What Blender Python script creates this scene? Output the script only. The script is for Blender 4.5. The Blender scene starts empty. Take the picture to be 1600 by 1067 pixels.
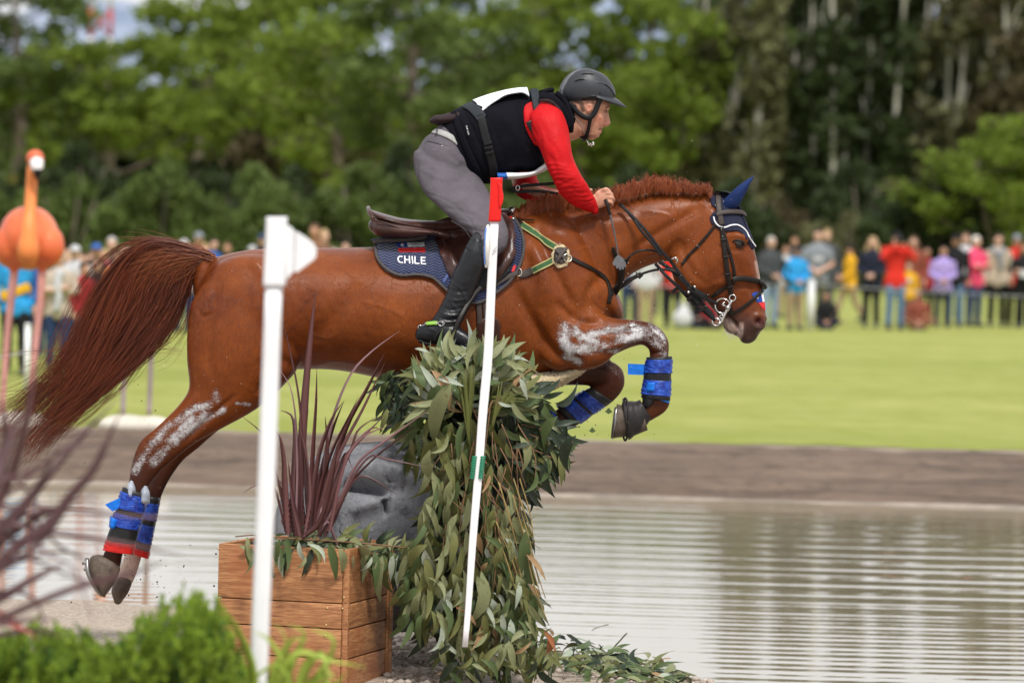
import bpy, bmesh, math, random
import numpy as np
from mathutils import Vector, Matrix
from mathutils.bvhtree import BVHTree
from mathutils.geometry import delaunay_2d_cdt
R = math.radians
sc = bpy.context.scene
COL = sc.collection
rng = np.random.default_rng(7)
random.seed(7)

# ---------------------------------------------------------------- camera
CAM = np.array([0.0, -20.0, 2.0]); FPX = 7000.0
PITCH = math.atan(189.5 / FPX); ROLL = R(1.5)
cam_d = bpy.data.cameras.new('camera'); cam = bpy.data.objects.new('camera', cam_d); COL.objects.link(cam)
cam_d.sensor_width = 36; cam_d.lens = 36 * FPX / 1600; cam_d.clip_start = 0.5; cam_d.clip_end = 6000
_f = Vector((0, math.cos(PITCH), -math.sin(PITCH))); _r = Vector((1, 0, 0)); _u = Vector((0, math.sin(PITCH), math.cos(PITCH)))
# clockwise roll of the scene = counter-clockwise roll of the camera
_r2 = _r * math.cos(ROLL) + _u * math.sin(ROLL); _u2 = -_r * math.sin(ROLL) + _u * math.cos(ROLL)
_m = Matrix((_r2, _u2, -_f)).transposed().to_4x4(); _m.translation = Vector(CAM); cam.matrix_world = _m
sc.camera = cam
cam_d.dof.use_dof = True; cam_d.dof.focus_distance = 19.75; cam_d.dof.aperture_fstop = 3.2
RV = np.array(_r2); UV = np.array(_u2); FV = np.array(_f)

def ray(px, py):
    d = RV * (px - 800) / FPX + UV * (533.5 - py) / FPX + FV
    return d
def P(px, py, Y=0.0):
    d = ray(px, py); return CAM + d * ((Y - CAM[1]) / d[1])
def PZ(px, py, z=0.0):
    d = ray(px, py); return CAM + d * ((z - CAM[2]) / d[2])
def proj(v):
    v = np.asarray(v, float) - CAM
    w = v @ FV
    return np.stack([800 + FPX * (v @ RV) / w, 533.5 - FPX * (v @ UV) / w], -1)

# ---------------------------------------------------------------- light
world = bpy.data.worlds.new('World'); sc.world = world; world.use_nodes = True
wn = world.node_tree.nodes; wl = world.node_tree.links; wn.clear()
SUN_EL, SUN_AZ = R(56), R(165)
sky = wn.new('ShaderNodeTexSky'); sky.sky_type = 'NISHITA'; sky.sun_disc = False
sky.sun_elevation = SUN_EL; sky.sun_rotation = SUN_AZ
hsv = wn.new('ShaderNodeHueSaturation'); hsv.inputs['Saturation'].default_value = 0.22; hsv.inputs['Value'].default_value = 1.0
tcw = wn.new('ShaderNodeTexCoord'); mpw = wn.new('ShaderNodeMapping'); mpw.inputs['Scale'].default_value = (1, 1, 3.5)
nzw = wn.new('ShaderNodeTexNoise'); nzw.inputs['Scale'].default_value = 2.2; nzw.inputs['Detail'].default_value = 5
rmpw = wn.new('ShaderNodeMapRange'); rmpw.inputs[1].default_value = 0.2; rmpw.inputs[2].default_value = 0.5
rmpw.inputs[3].default_value = 0.0; rmpw.inputs[4].default_value = 1.0
mixw = wn.new('ShaderNodeMix'); mixw.data_type = 'RGBA'
mixw.inputs[7].default_value = (10.9, 11.0, 11.4, 1)
bgw = wn.new('ShaderNodeBackground'); bgw.inputs['Strength'].default_value = 0.072
ow = wn.new('ShaderNodeOutputWorld')
wl.new(sky.outputs[0], hsv.inputs['Color']); wl.new(hsv.outputs[0], mixw.inputs[6])
wl.new(tcw.outputs['Generated'], mpw.inputs[0]); wl.new(mpw.outputs[0], nzw.inputs['Vector']); wl.new(nzw.outputs[0], rmpw.inputs[0])
wl.new(rmpw.outputs[0], mixw.inputs[0]); wl.new(mixw.outputs[2], bgw.inputs[0]); wl.new(bgw.outputs[0], ow.inputs[0])
sl = bpy.data.lights.new('sun', 'SUN'); sl.energy = 2.45; sl.angle = R(9); sl.color = (1.0, 0.965, 0.9)
so = bpy.data.objects.new('sun', sl); COL.objects.link(so)
# sun_rotation in Blender: direction from +Y clockwise
sd = Vector((math.sin(SUN_AZ) * math.cos(SUN_EL), math.cos(SUN_AZ) * math.cos(SUN_EL), math.sin(SUN_EL)))
so.rotation_euler = sd.to_track_quat('Z', 'Y').to_euler()
sc.view_settings.view_transform = 'Standard'; sc.view_settings.look = 'None'
sc.view_settings.exposure = 0.45; sc.view_settings.gamma = 1.0

# ---------------------------------------------------------------- helpers
def mesh(name, v, f, mat=None, parent=None, smooth=True, loc=None, mats=None, mi=None):
    me = bpy.data.meshes.new(name)
    v = np.asarray(v, dtype=float)
    me.from_pydata(v.tolist(), [], [list(map(int, q)) for q in f] if not isinstance(f, np.ndarray) else f.tolist())
    for m in (mats or ([mat] if mat else [])): me.materials.append(m)
    if mi is not None: me.polygons.foreach_set('material_index', np.asarray(mi, dtype=np.int32))
    if smooth: me.polygons.foreach_set('use_smooth', np.ones(len(me.polygons), dtype=bool))
    me.update()
    return link(name, me, parent, loc)
_shift = set()
def link(name, me, parent=None, loc=None):
    o = bpy.data.objects.new(name, me); COL.objects.link(o)
    if parent is not None:
        o.parent = parent
        if parent.name in _shift: o.location = -Vector(parent.location)
    if loc is not None: o.location = Vector(loc)
    return o
def thing(name, label, cat, loc=(0, 0, 0), group=None, rz=0.0, shift=True):
    """Empty at the thing's base; with shift, world coordinates can be used for the children."""
    o = bpy.data.objects.new(name, None); COL.objects.link(o); o.empty_display_size = 0.1
    o.location = Vector(loc); o.rotation_euler.z = rz
    o['label'] = label; o['category'] = cat
    if group: o['group'] = group
    if shift: _shift.add(o.name)
    return o
def tag(o, label=None, cat=None, group=None, kind=None):
    if label: o['label'] = label
    if cat: o['category'] = cat
    if group: o['group'] = group
    if kind: o['kind'] = kind
    return o
def cr(pts, n):
    """Catmull-Rom through rows of pts, n samples (chord length spaced on the first 3 columns)."""
    p = np.asarray(pts, float)
    if len(p) == 2:
        t = np.linspace(0, 1, n)[:, None]; return p[0] * (1 - t) + p[1] * t
    d = np.r_[0, np.cumsum(np.linalg.norm(np.diff(p[:, :3], axis=0), axis=1) + 1e-9)]
    t = np.linspace(0, d[-1], n)
    i = np.clip(np.searchsorted(d, t, 'right') - 1, 0, len(p) - 2)
    e = np.vstack([2 * p[0] - p[1], p, 2 * p[-1] - p[-2]])
    dd = np.r_[-(d[1]), d, 2 * d[-1] - d[-2]]
    h = (d[i + 1] - d[i]); u = ((t - d[i]) / h)[:, None]; h = h[:, None]
    m0 = (e[i + 2] - e[i]) / (dd[i + 2] - dd[i])[:, None] * h
    m1 = (e[i + 3] - e[i + 1]) / (dd[i + 3] - dd[i + 1])[:, None] * h
    u2, u3 = u * u, u * u * u
    return (2 * u3 - 3 * u2 + 1) * p[i] + (u3 - 2 * u2 + u) * m0 + (-2 * u3 + 3 * u2) * p[i + 1] + (u3 - u2) * m1
def grid_faces(n, k, close=True, caps=True, off=0):
    f = []
    kk = k if close else k - 1
    for i in range(n - 1):
        for j in range(kk):
            a = i * k + j; b = i * k + (j + 1) % k
            f.append((off + a, off + b, off + b + k, off + a + k))
    if caps:
        f.append(tuple(off + j for j in range(k))[::-1]); f.append(tuple(off + (n - 1) * k + j for j in range(k)))
    return f
def loft(st, n=40, k=28, ex=2.0, round_ends=True):
    """st rows: Tx,Ty,Tz, Bx,By,Bz, w  -> closed body whose sections are ellipses spanning T-B with half width w along Y"""
    s = cr(st, n)
    if round_ends:
        out = []
        for sgn, row, nxt in ((-1, s[0], s[1]), (1, s[-1], s[-2])):
            c = (row[:3] + row[3:6]) / 2; c2 = (nxt[:3] + nxt[3:6]) / 2
            t = c - c2; t = t / (np.linalg.norm(t) + 1e-9); r = np.linalg.norm(row[:3] - row[3:6]) / 2; r = min(r, row[6]) * .8
            L = []
            for a in (0.45, 0.8, 0.97, 1.0):
                q = math.sqrt(max(1 - a * a, 0.0)) if a < 1 else 0.02
                e = row.copy(); e[:3] = c + t * r * a + (row[:3] - c) * q; e[3:6] = c + t * r * a + (row[3:6] - c) * q; e[6] = row[6] * q
                L.append(e)
            out.append(L)
        s = np.vstack([np.array(out[0][::-1]), s, np.array(out[1])])
    th = np.linspace(0, 2 * np.pi, k, endpoint=False)
    ct, stt = np.cos(th), np.sin(th)
    if ex != 2.0:
        ct = np.sign(ct) * np.abs(ct) ** (2 / ex); stt = np.sign(stt) * np.abs(stt) ** (2 / ex)
    c = (s[:, :3] + s[:, 3:6]) / 2; a = (s[:, :3] - s[:, 3:6]) / 2
    v = c[:, None, :] + a[:, None, :] * ct[None, :, None]
    v[:, :, 1] += s[:, 6][:, None] * stt[None, :]
    return v.reshape(-1, 3), grid_faces(len(s), k)
def LP(rows, **kw):
    """rows: (Tpx,Tpy,Bpx,Bpy,w,Y[,YB])"""
    st = []
    for r in rows:
        YB = r[6] if len(r) > 6 else r[5]
        st.append(list(P(r[0], r[1], r[5])) + list(P(r[2], r[3], YB)) + [r[4]])
    return loft(st, **kw)
def tube(pts, rad, n=None, k=10, caps=True, flat=1.0, up=None):
    """tube through 3D pts; rad scalar or list"""
    p = np.asarray(pts, float); rad = np.full(len(p), rad) if np.isscalar(rad) else np.asarray(rad, float)
    q = np.column_stack([p, rad])
    if n: q = cr(q, n)
    p, rad = q[:, :3], np.maximum(q[:, 3], 1e-4)
    t = np.gradient(p, axis=0); t /= np.linalg.norm(t, axis=1)[:, None] + 1e-9
    u = np.array(up if up is not None else (0.13, 1, 0.07), float)
    N = u - (t @ u)[:, None] * t; N /= np.linalg.norm(N, axis=1)[:, None] + 1e-9
    B = np.cross(t, N)
    th = np.linspace(0, 2 * np.pi, k, endpoint=False)
    v = p[:, None] + rad[:, None, None] * (N[:, None] * np.cos(th)[None, :, None] * flat + B[:, None] * np.sin(th)[None, :, None])
    return v.reshape(-1, 3), grid_faces(len(p), k, caps=caps)
def tubeP(rows, **kw):
    """rows (px,py,Y,rad_px)"""
    pts = [P(r[0], r[1], r[2]) for r in rows]; rad = [r[3] * (20 + r[2]) / FPX for r in rows]
    return tube(pts, rad, **kw)
def join(parts):
    V, F, o = [], [], 0
    for v, f in parts:
        v = np.asarray(v)
        V.append(v); F += [tuple(i + o for i in q) for q in f]; o += len(v)
    return np.vstack(V), F
def ico(c, r, sub=2, sc3=(1, 1, 1), rot=None):
    bm = bmesh.new(); bmesh.ops.create_icosphere(bm, subdivisions=sub, radius=1.0)
    v = np.array([q.co for q in bm.verts]) * np.array(sc3) * r; f = [tuple(x.index for x in q.verts) for q in bm.faces]; bm.free()
    if rot is not None: v = v @ np.array(rot).T
    return v + np.asarray(c), f
def box(c, s, M=None, bev=0.0):
    c = np.asarray(c, float); s = np.asarray(s, float) / 2
    if bev > 0:
        bm = bmesh.new(); bmesh.ops.create_cube(bm, size=2.0)
        for q in bm.verts: q.co = Vector((q.co.x * s[0], q.co.y * s[1], q.co.z * s[2]))
        bmesh.ops.bevel(bm, geom=bm.edges[:], offset=bev, segments=2, affect='EDGES', profile=0.6)
        bm.verts.ensure_lookup_table(); v = np.array([q.co for q in bm.verts]); f = [tuple(x.index for x in q.verts) for q in bm.faces]; bm.free()
    else:
        v = np.array([(x, y, z) for x in (-1, 1) for y in (-1, 1) for z in (-1, 1)]) * s
        f = [(0, 1, 3, 2), (4, 6, 7, 5), (0, 4, 5, 1), (2, 3, 7, 6), (0, 2, 6, 4), (1, 5, 7, 3)]
    if M is not None: v = v @ np.array(M).T
    return v + c, f
def prism(poly, y0, y1, Yref=None):
    """poly in pixels extruded between two depths (measured at the middle depth)"""
    Ym = (y0 + y1) / 2 if Yref is None else Yref
    p = np.array([P(a, b, Ym) for a, b in poly]); n = len(p)
    a = p.copy(); a[:, 1] = y0; b = p.copy(); b[:, 1] = y1
    v = np.vstack([a, b]); f = [tuple(range(n)), tuple(range(2 * n - 1, n - 1, -1))]
    f += [(i, i + n, (i + 1) % n + n, (i + 1) % n) for i in range(n)]
    return v, f
def remesh(parts, vox, it=6, fac=0.5):
    v, f = join(parts)
    me = bpy.data.meshes.new('tmp'); me.from_pydata(v.tolist(), [], f); me.update()
    o = bpy.data.objects.new('tmp', me); COL.objects.link(o)
    m = o.modifiers.new('r', 'REMESH'); m.mode = 'VOXEL'; m.voxel_size = vox; m.adaptivity = 0
    if it: s = o.modifiers.new('s', 'SMOOTH'); s.iterations = it; s.factor = fac
    bpy.context.view_layer.update()
    dg = bpy.context.evaluated_depsgraph_get(); e = o.evaluated_get(dg); m2 = e.to_mesh()
    n = len(m2.vertices); V = np.empty(n * 3); m2.vertices.foreach_get('co', V); V = V.reshape(-1, 3)
    Fs = [tuple(p.vertices) for p in m2.polygons]
    e.to_mesh_clear(); bpy.data.objects.remove(o); bpy.data.meshes.remove(me)
    return V, Fs
def normals(V, F):
    Fq = np.array([q if len(q) == 4 else (q[0], q[1], q[2], q[2]) for q in F])
    a = V[Fq[:, 2]] - V[Fq[:, 0]]; b = V[Fq[:, 3]] - V[Fq[:, 1]]
    tri = Fq[:, 2] == Fq[:, 3]
    if tri.any(): b[tri] = V[Fq[tri, 2]] - V[Fq[tri, 1]]
    n = np.cross(a, b); N = np.zeros_like(V)
    for j in range(4): np.add.at(N, Fq[:, j], n)
    return N / (np.linalg.norm(N, axis=1)[:, None] + 1e-12)
def seg_dist(p, poly):
    """distance of 2D points p to polyline; also returns parameter 0..1 along it"""
    poly = np.asarray(poly, float); best = np.full(len(p), 1e9); par = np.zeros(len(p))
    L = np.r_[0, np.cumsum(np.linalg.norm(np.diff(poly, axis=0), axis=1))]
    for i in range(len(poly) - 1):
        a, b = poly[i], poly[i + 1]; ab = b - a; t = np.clip(((p - a) @ ab) / (ab @ ab + 1e-9), 0, 1)
        d = np.linalg.norm(p - (a + t[:, None] * ab), axis=1); m = d < best
        best[m] = d[m]; par[m] = (L[i] + t[m] * (L[i + 1] - L[i])) / L[-1]
    return best, par
def crease(V, N, pts, lines, side=-1, taper=True, nmin=0.0):
    """lines: (polyline px, half width px, depth m) – negative depth = groove, positive = ridge"""
    fac = np.clip(side * N[:, 1] * 3 + 0.3, 0, 1) if side else np.ones(len(V))
    D = np.zeros(len(V))
    for ln in lines:
        poly, w, dep = ln[:3]
        if len(poly) > 2: poly = cr(np.array([(a, b, 0) for a, b in poly], float), len(poly) * 5)[:, :2]
        lo = np.min(poly, 0) - 3 * w; hi = np.max(poly, 0) + 3 * w
        m = np.all((pts > lo) & (pts < hi), axis=1)
        if not m.any(): continue
        d, t = seg_dist(pts[m], poly)
        g = np.exp(-(d / w) ** 2)
        if taper: g *= np.clip(np.minimum(t, 1 - t) * 5, 0, 1) ** .7
        D[m] += dep * g
    return V + N * (D * fac)[:, None]
def inpoly(p, poly):
    poly = np.asarray(poly, float); x, y = p[:, 0], p[:, 1]; c = np.zeros(len(p), bool); j = len(poly) - 1
    for i in range(len(poly)):
        xi, yi = poly[i]; xj, yj = poly[j]
        m = ((yi > y) != (yj > y)) & (x < (xj - xi) * (y - yi) / (yj - yi + 1e-12) + xi); c ^= m; j = i
    return c
def blob(p, poly, soft):
    """soft mask around polyline"""
    d, _ = seg_dist(p, poly); return d
def setattr_f(me, name, arr):
    a = me.attributes.new(name, 'FLOAT', 'POINT'); a.data.foreach_set('value', np.asarray(arr, dtype=np.float32))

# ---------------------------------------------------------------- materials
class NT:
    def __init__(s, name):
        s.m = bpy.data.materials.new(name); s.m.use_nodes = True; s.t = s.m.node_tree; s.t.nodes.clear()
        s.o = s.n('ShaderNodeOutputMaterial'); s.b = s.n('ShaderNodeBsdfPrincipled'); s.l(s.b.outputs[0], s.o.inputs[0])
    def n(s, t, **k):
        x = s.t.nodes.new(t)
        for a, b in k.items(): setattr(x, a, b)
        return x
    def l(s, a, b): s.t.links.new(a, b)
    def coord(s, scale=(1, 1, 1), rot=(0, 0, 0), kind='Object'):
        c = s.n('ShaderNodeTexCoord'); m = s.n('ShaderNodeMapping'); m.inputs['Scale'].default_value = scale; m.inputs['Rotation'].default_value = rot
        s.l(c.outputs[kind], m.inputs[0]); return m.outputs[0]
    def noise(s, vec, scale, detail=4, rough=0.55, dist=0.0):
        x = s.n('ShaderNodeTexNoise'); x.inputs['Scale'].default_value = scale; x.inputs['Detail'].default_value = detail
        x.inputs['Roughness'].default_value = rough; x.inputs['Distortion'].default_value = dist
        if vec is not None: s.l(vec, x.inputs['Vector'])
        return x.outputs[0]
    def rng(s, val, a, b, c=0.0, d=1.0, smooth=False):
        x = s.n('ShaderNodeMapRange'); x.interpolation_type = 'SMOOTHSTEP' if smooth else 'LINEAR'
        for i, q in enumerate((a, b, c, d)): x.inputs[i + 1].default_value = q
        s.l(val, x.inputs[0]); return x.outputs[0]
    def mix(s, f, a, b, mode='MIX'):
        x = s.n('ShaderNodeMix'); x.data_type = 'RGBA'; x.blend_type = mode
        for i, q in ((0, f), (6, a), (7, b)):
            if isinstance(q, (int, float)): x.inputs[i].default_value = q
            elif isinstance(q, tuple): x.inputs[i].default_value = q + (1,) if len(q) == 3 else q
            else: s.l(q, x.inputs[i])
        return x.outputs[2]
    def math(s, op, a, b=0.0, c=None):
        x = s.n('ShaderNodeMath', operation=op)
        for i, q in enumerate((a, b, c)):
            if q is None: continue
            if isinstance(q, (int, float)): x.inputs[i].default_value = q
            else: s.l(q, x.inputs[i])
        return x.outputs[0]
    def attr(s, name):
        x = s.n('ShaderNodeAttribute'); x.attribute_name = name; return x.outputs['Fac']
    def bump(s, h, strength=0.3, dist=0.01, prev=None):
        x = s.n('ShaderNodeBump'); x.inputs['Strength'].default_value = strength; x.inputs['Distance'].default_value = dist
        s.l(h, x.inputs['Height'])
        if prev is not None: s.l(prev, x.inputs['Normal'])
        return x.outputs[0]
    def set(s, **k):
        for a, b in k.items():
            i = s.b.inputs[{'col': 'Base Color', 'rough': 'Roughness', 'metal': 'Metallic', 'nrm': 'Normal', 'spec': 'Specular IOR Level', 'sheen': 'Sheen Weight', 'coat': 'Coat Weight', 'sss': 'Subsurface Weight', 'ior': 'IOR', 'crough': 'Coat Roughness'}[a]]
            if isinstance(b, tuple): i.default_value = b + (1,) if len(b) == 3 else b
            elif isinstance(b, (int, float)): i.default_value = b
            else: s.l(b, i)
        return s.m
_mc = {}
def M(name, col, rough=0.6, var=0.25, ns=20.0, bs=0.15, bd=0.004, bsc=60.0, **kw):
    """plain surface: colour wandering by noise, fine bump"""
    key = (name, col)
    if key in _mc: return _mc[key]
    t = NT(name); v = t.coord()
    c2 = tuple(min(1, x * (1 + var)) for x in col); c1 = tuple(x * (1 - var) for x in col)
    kw.setdefault('spec', .5 if kw.get('metal') or rough < .2 else .25)
    t.set(col=t.mix(t.rng(t.noise(v, ns), 0.3, 0.7), c1, c2), rough=rough, **kw)
    if bs: t.set(nrm=t.bump(t.noise(v, bsc, 5), bs, bd))
    _mc[key] = t.m; return t.m
def fabric(name, col, rough=0.9, weave=900.0, wr=0.35, sheen=0.0, spec=0.15, var=.15):
    t = NT(name); v = t.coord()
    c = t.mix(t.rng(t.noise(v, 14), 0.3, 0.7), tuple(x * (1 - var) for x in col), tuple(min(1, x * (1 + var)) for x in col))
    h = t.noise(v, 22, 4, .5, .6); h2 = t.noise(v, weave, 2)
    t.set(col=c, rough=rough, sheen=sheen, spec=spec, nrm=t.bump(h2, 0.15, 0.001, t.bump(h, wr, 0.012)))
    return t.m
def leafmat(name, col, var=0.35, trans=0.35, rough=0.5, ns=9.0, bright=1.0):
    t = NT(name); v = t.coord()
    g = t.n('ShaderNodeNewGeometry')
    f = t.math('ADD', t.math('MULTIPLY', g.outputs['Random Per Island'], .6), t.math('MULTIPLY', t.rng(t.noise(v, ns), .3, .7), .4))
    c = t.mix(f, tuple(x * (1 - var) for x in col), tuple(min(1, x * (1 + var)) for x in col))
    t.set(col=c, rough=rough, spec=0.12)
    tr = t.n('ShaderNodeBsdfTranslucent'); t.l(c, tr.inputs[0])
    mx = t.n('ShaderNodeMixShader'); mx.inputs[0].default_value = trans
    t.l(t.b.outputs[0], mx.inputs[1]); t.l(tr.outputs[0], mx.inputs[2]); t.l(mx.outputs[0], t.o.inputs[0])
    return t.m
# ================================================================ SETTING
WZ = -0.3      # water level
def shore_y(X):   # near land ends (towards +Y) along this curve
    return np.interp(X, [-14, -9, -5, -3.2, -2, -1.0, 0.0, 0.5, 0.9, 1.3, 2.2, 4, 8], [4.4, 4.3, 4.6, 5.0, 4.9, 4.2, 3.2, 2.5, 1.6, 0.6, -1.2, -3.4, -6])
def hn(x, y, s=1.0):
    return (np.sin(x * 3.1 * s + 1.3) * np.cos(y * 2.7 * s + .4) + .5 * np.sin(x * 7.3 * s + y * 5.1 * s) + .25 * np.sin(x * 17 * s - y * 13 * s)) / 1.75
def ground_z(X, Y):
    d = shore_y(X) - Y      # >0 on land
    z = np.interp(d + 0.12 * hn(X, Y), [-3, -0.6, 0.0, 0.5, 1.6, 3.0], [-1.0, -.48, -.315, -.17, -.04, 0.0])
    return z + 0.012 * hn(X, Y, 2.3) * (d > -0.5)
def sheet(name, xs, ys, zf, m):
    X, Y = np.meshgrid(xs, ys); Z = zf(X, Y)
    v = np.stack([X, Y, Z], -1).reshape(-1, 3)
    o = mesh(name, v, grid_faces(len(ys), len(xs), close=False, caps=False), m); o['kind'] = 'structure'; return o
t = NT('gravelly_sand'); v = t.coord()
c = t.mix(t.rng(t.noise(v, 1.2, 5), .35, .65), (0.25, 0.195, 0.15), (0.36, 0.285, 0.22))
c = t.mix(t.rng(t.noise(v, 42, 3), .45, .62), c, (0.42, 0.36, 0.30))
vo = t.n('ShaderNodeTexVoronoi'); vo.inputs['Scale'].default_value = 55; t.l(v, vo.inputs['Vector'])
wet = t.n('ShaderNodeSeparateXYZ'); t.l(v, wet.inputs[0])
wf = t.rng(wet.outputs[2], -.30, -.2, 0.45, 1.0)
c = t.mix(1.0, c, wf, 'MULTIPLY')
t.set(col=c, rough=0.9, nrm=t.bump(vo.outputs[0], .7, .012, t.bump(t.noise(v, 9, 6), .5, .03)))
sheet('sand_ground', np.r_[np.linspace(-14, -4, 60), np.linspace(-3.9, 3.5, 150), np.linspace(3.7, 12, 30)], np.r_[np.linspace(-24, -3, 60), np.linspace(-2.9, 6.5, 150)], ground_z, t.m)
# dirt bank on the far side
t = NT('bank_dirt'); v = t.coord((1, 1.5, 2)); v1 = t.coord((.35, 2.2, 1))
c = t.mix(t.rng(t.noise(v1, 1.5, 6, .65), .35, .65), (0.092, 0.062, 0.043), (0.215, 0.150, 0.106))
c = t.mix(t.rng(t.noise(v, 5, 6, .7), .5, .72), c, (0.06, 0.038, 0.026))
sp = t.n('ShaderNodeSeparateXYZ'); cc = t.coord(); t.l(cc, sp.inputs[0])
c = t.mix(t.rng(t.math('ADD', sp.outputs[1], t.math('MULTIPLY', t.noise(v, 3), .5)), 21.0, 21.35), c, (0.40, 0.33, 0.25))
t.set(col=c, rough=0.92, nrm=t.bump(t.noise(v, 6, 7, .7), .9, .06))
def bank_z(X, Y):
    return np.interp(Y, [16.2, 17.4, 18.2, 19.6, 20.9, 21.6], [-.8, -.34, -.21, -.07, 0.0, -.01]) + .03 * hn(X * .7, Y * 1.3) * ((Y > 17.6) & (Y < 20.8)) + .015 * hn(X * 3, Y * 4) * ((Y > 17.6) & (Y < 20.8))
sheet('dirt_bank', np.linspace(-30, 40, 500), np.linspace(16.2, 21.6, 40), bank_z, t.m)
# pale liner edge along the far shore
xs = np.linspace(-30, 40, 200)
ky = 17.56 + .03 * np.sin(xs * 1.3) + .02 * np.sin(xs * 3.7)
pts = np.stack([xs, ky, np.full(200, -.30)], -1)
o = mesh('pond_edge', *tube(pts, 0.016 + .008 * np.sin(xs * 2.1) * np.sin(xs * .7), k=8, up=(0, 0, 1)), M('pond_edge_wet_stone', (0.33, 0.28, 0.24), .7, .3, 3)); o['kind'] = 'structure'
# lawn
t = NT('mown_lawn'); v = t.coord((1, .35, 1)); v2 = t.coord((0.06, .25, 1))
c = t.mix(t.rng(t.noise(v2, 1.0, 4), .35, .65), (0.240, 0.268, 0.066), (0.330, 0.345, 0.100))
c = t.mix(t.rng(t.noise(v, 1.7, 5, .7), .4, .75), c, (0.225, 0.255, 0.040))
t.set(col=c, rough=0.9, spec=.15, nrm=t.bump(t.noise(t.coord(), 30, 4, .7), .5, .03))
lo = sheet('lawn', np.r_[np.linspace(-90, -13, 30), np.linspace(-12, 16, 700), np.linspace(17, 110, 30)], np.r_[np.linspace(21.25, 24, 8), np.linspace(25, 60, 20), np.linspace(64, 520, 30)], lambda X, Y: 0.012 + .02 * hn(X * .1, Y * .1), t.m)
for q in lo.data.vertices:
    if q.co.y < 22: q.co.y += .16 * math.sin(q.co.x * 2.3) * math.sin(q.co.x * .9) + .07 * math.sin(q.co.x * 11.3) - (.0 if q.co.y > 21.4 else .05); q.co.z -= .02 * (q.co.y < 21.5)
t = NT('far_ground'); v = t.coord(); t.set(col=t.mix(t.noise(v, .05), (0.09, 0.12, 0.03), (0.12, 0.11, 0.05)), rough=.95)
sheet('terrain', np.linspace(-2500, 2500, 20), np.linspace(-200, 3600, 20), lambda X, Y: -1.4 + 0 * X, t.m)
# water, real ripples
xs = np.linspace(-16, 22, 170); ys = np.linspace(-8, 17.7, 560)
def water_z(X, Y):
    cx, cy = 2.5, 60.0
    r = np.hypot((X - cx) * .6, Y + 30)
    ph = 2 * np.pi * (r / 0.72 + .25 * np.sin(X * .35) + .06 * np.sin(X * 1.1 + Y))
    amp = .0018 * (0.35 + .65 * np.clip((X - 0.0) / 2.5, 0, 1)) * (0.55 + .45 * np.sin(Y * .55 + X * .3 + 1)) + .00035
    amp = amp * (1 - .8 * np.exp(-((X - .9) / 1.0) ** 2 - ((Y - 4.5) / 4.0) ** 2)) * (.75 + .35 * np.sin(X * .8 + 2 * np.sin(Y * .4)))
    return WZ + amp * np.sin(ph) + .00045 * np.sin(2 * np.pi * (Y / .27 + .4 * np.sin(X * .9))) + .0009 * np.sin(X * 1.9 + .5 * Y)
t = NT('muddy_pond_water'); v = t.coord((1, 3, 1))
t.set(col=t.mix(t.noise(t.coord(), .4), (0.24, 0.205, 0.135), (0.30, 0.26, 0.185)), rough=0.02, ior=1.38, spec=.5, nrm=t.bump(t.noise(v, 2.2, 3), .12, .004))
sheet('pond_water', xs, ys, water_z, t.m)
# mountain far behind, distance haze put into its blue-grey rock colour
def hillz(X, Y):
    ridge = 150 + 26 * np.sin(X / 170 + 1) + 12 * np.sin(X / 61) + 6 * np.sin(X / 23 + 2)
    return -5 + ridge * np.exp(-((Y - 3000) / 260) ** 2)
t = NT('mountain_rock_haze_tint'); v = t.coord(); t.set(col=t.mix(t.rng(t.noise(v, .012, 6, .65), .35, .65), (0.17, 0.215, 0.30), (0.33, 0.37, 0.46)), rough=1.0, spec=.05)
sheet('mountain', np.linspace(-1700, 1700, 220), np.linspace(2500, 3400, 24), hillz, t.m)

# ---------------------------------------------------------------- trees
def leafquads(c, r, n, size, flat=0.6, seed=0, updir=0.0):
    g = np.random.default_rng(seed)
    d = g.normal(size=(n, 3)); d /= np.linalg.norm(d, axis=1)[:, None]
    rad = g.random(n) ** .45
    p = np.asarray(c) + d * rad[:, None] * np.array([r, r, r * flat])
    return p
def quads_mesh(p, size, g, elong=1.6):
    n = len(p)
    a = g.normal(size=(n, 3)); a /= np.linalg.norm(a, axis=1)[:, None]
    b = np.cross(a, g.normal(size=(n, 3))); b /= np.linalg.norm(b, axis=1)[:, None] + 1e-9
    s = size * (0.6 + .8 * g.random(n))[:, None]
    a = a * s * elong / 2; b = b * s / 2
    v = np.stack([p - a, p + b * .9, p + a, p - b * .9], 1).reshape(-1, 3)
    f = np.arange(4 * n).reshape(-1, 4)
    return v, f
bark = M('bark_grey_brown', (0.21, 0.165, 0.135), .9, .35, 3, .6, .02, 12)
bark_pale = M('bark_pale_grey', (0.42, 0.40, 0.34), .9, .25, 2, .5, .02, 10)
LM = {'bright': leafmat('foliage_fresh_green', (0.165, 0.225, 0.033), .5, .45), 'mid': leafmat('foliage_mid_green', (0.108, 0.150, 0.040), .5, .35),
      'dark': leafmat('foliage_dark_green', (0.040, 0.058, 0.021), .5, .25), 'olive': leafmat('foliage_olive', (0.15, 0.15, 0.07), .5, .3),
      'yellow': leafmat('foliage_yellowing', (0.27, 0.22, 0.04), .4, .35), 'brown': leafmat('foliage_brownish', (0.105, 0.085, 0.045), .5, .25)}
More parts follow.
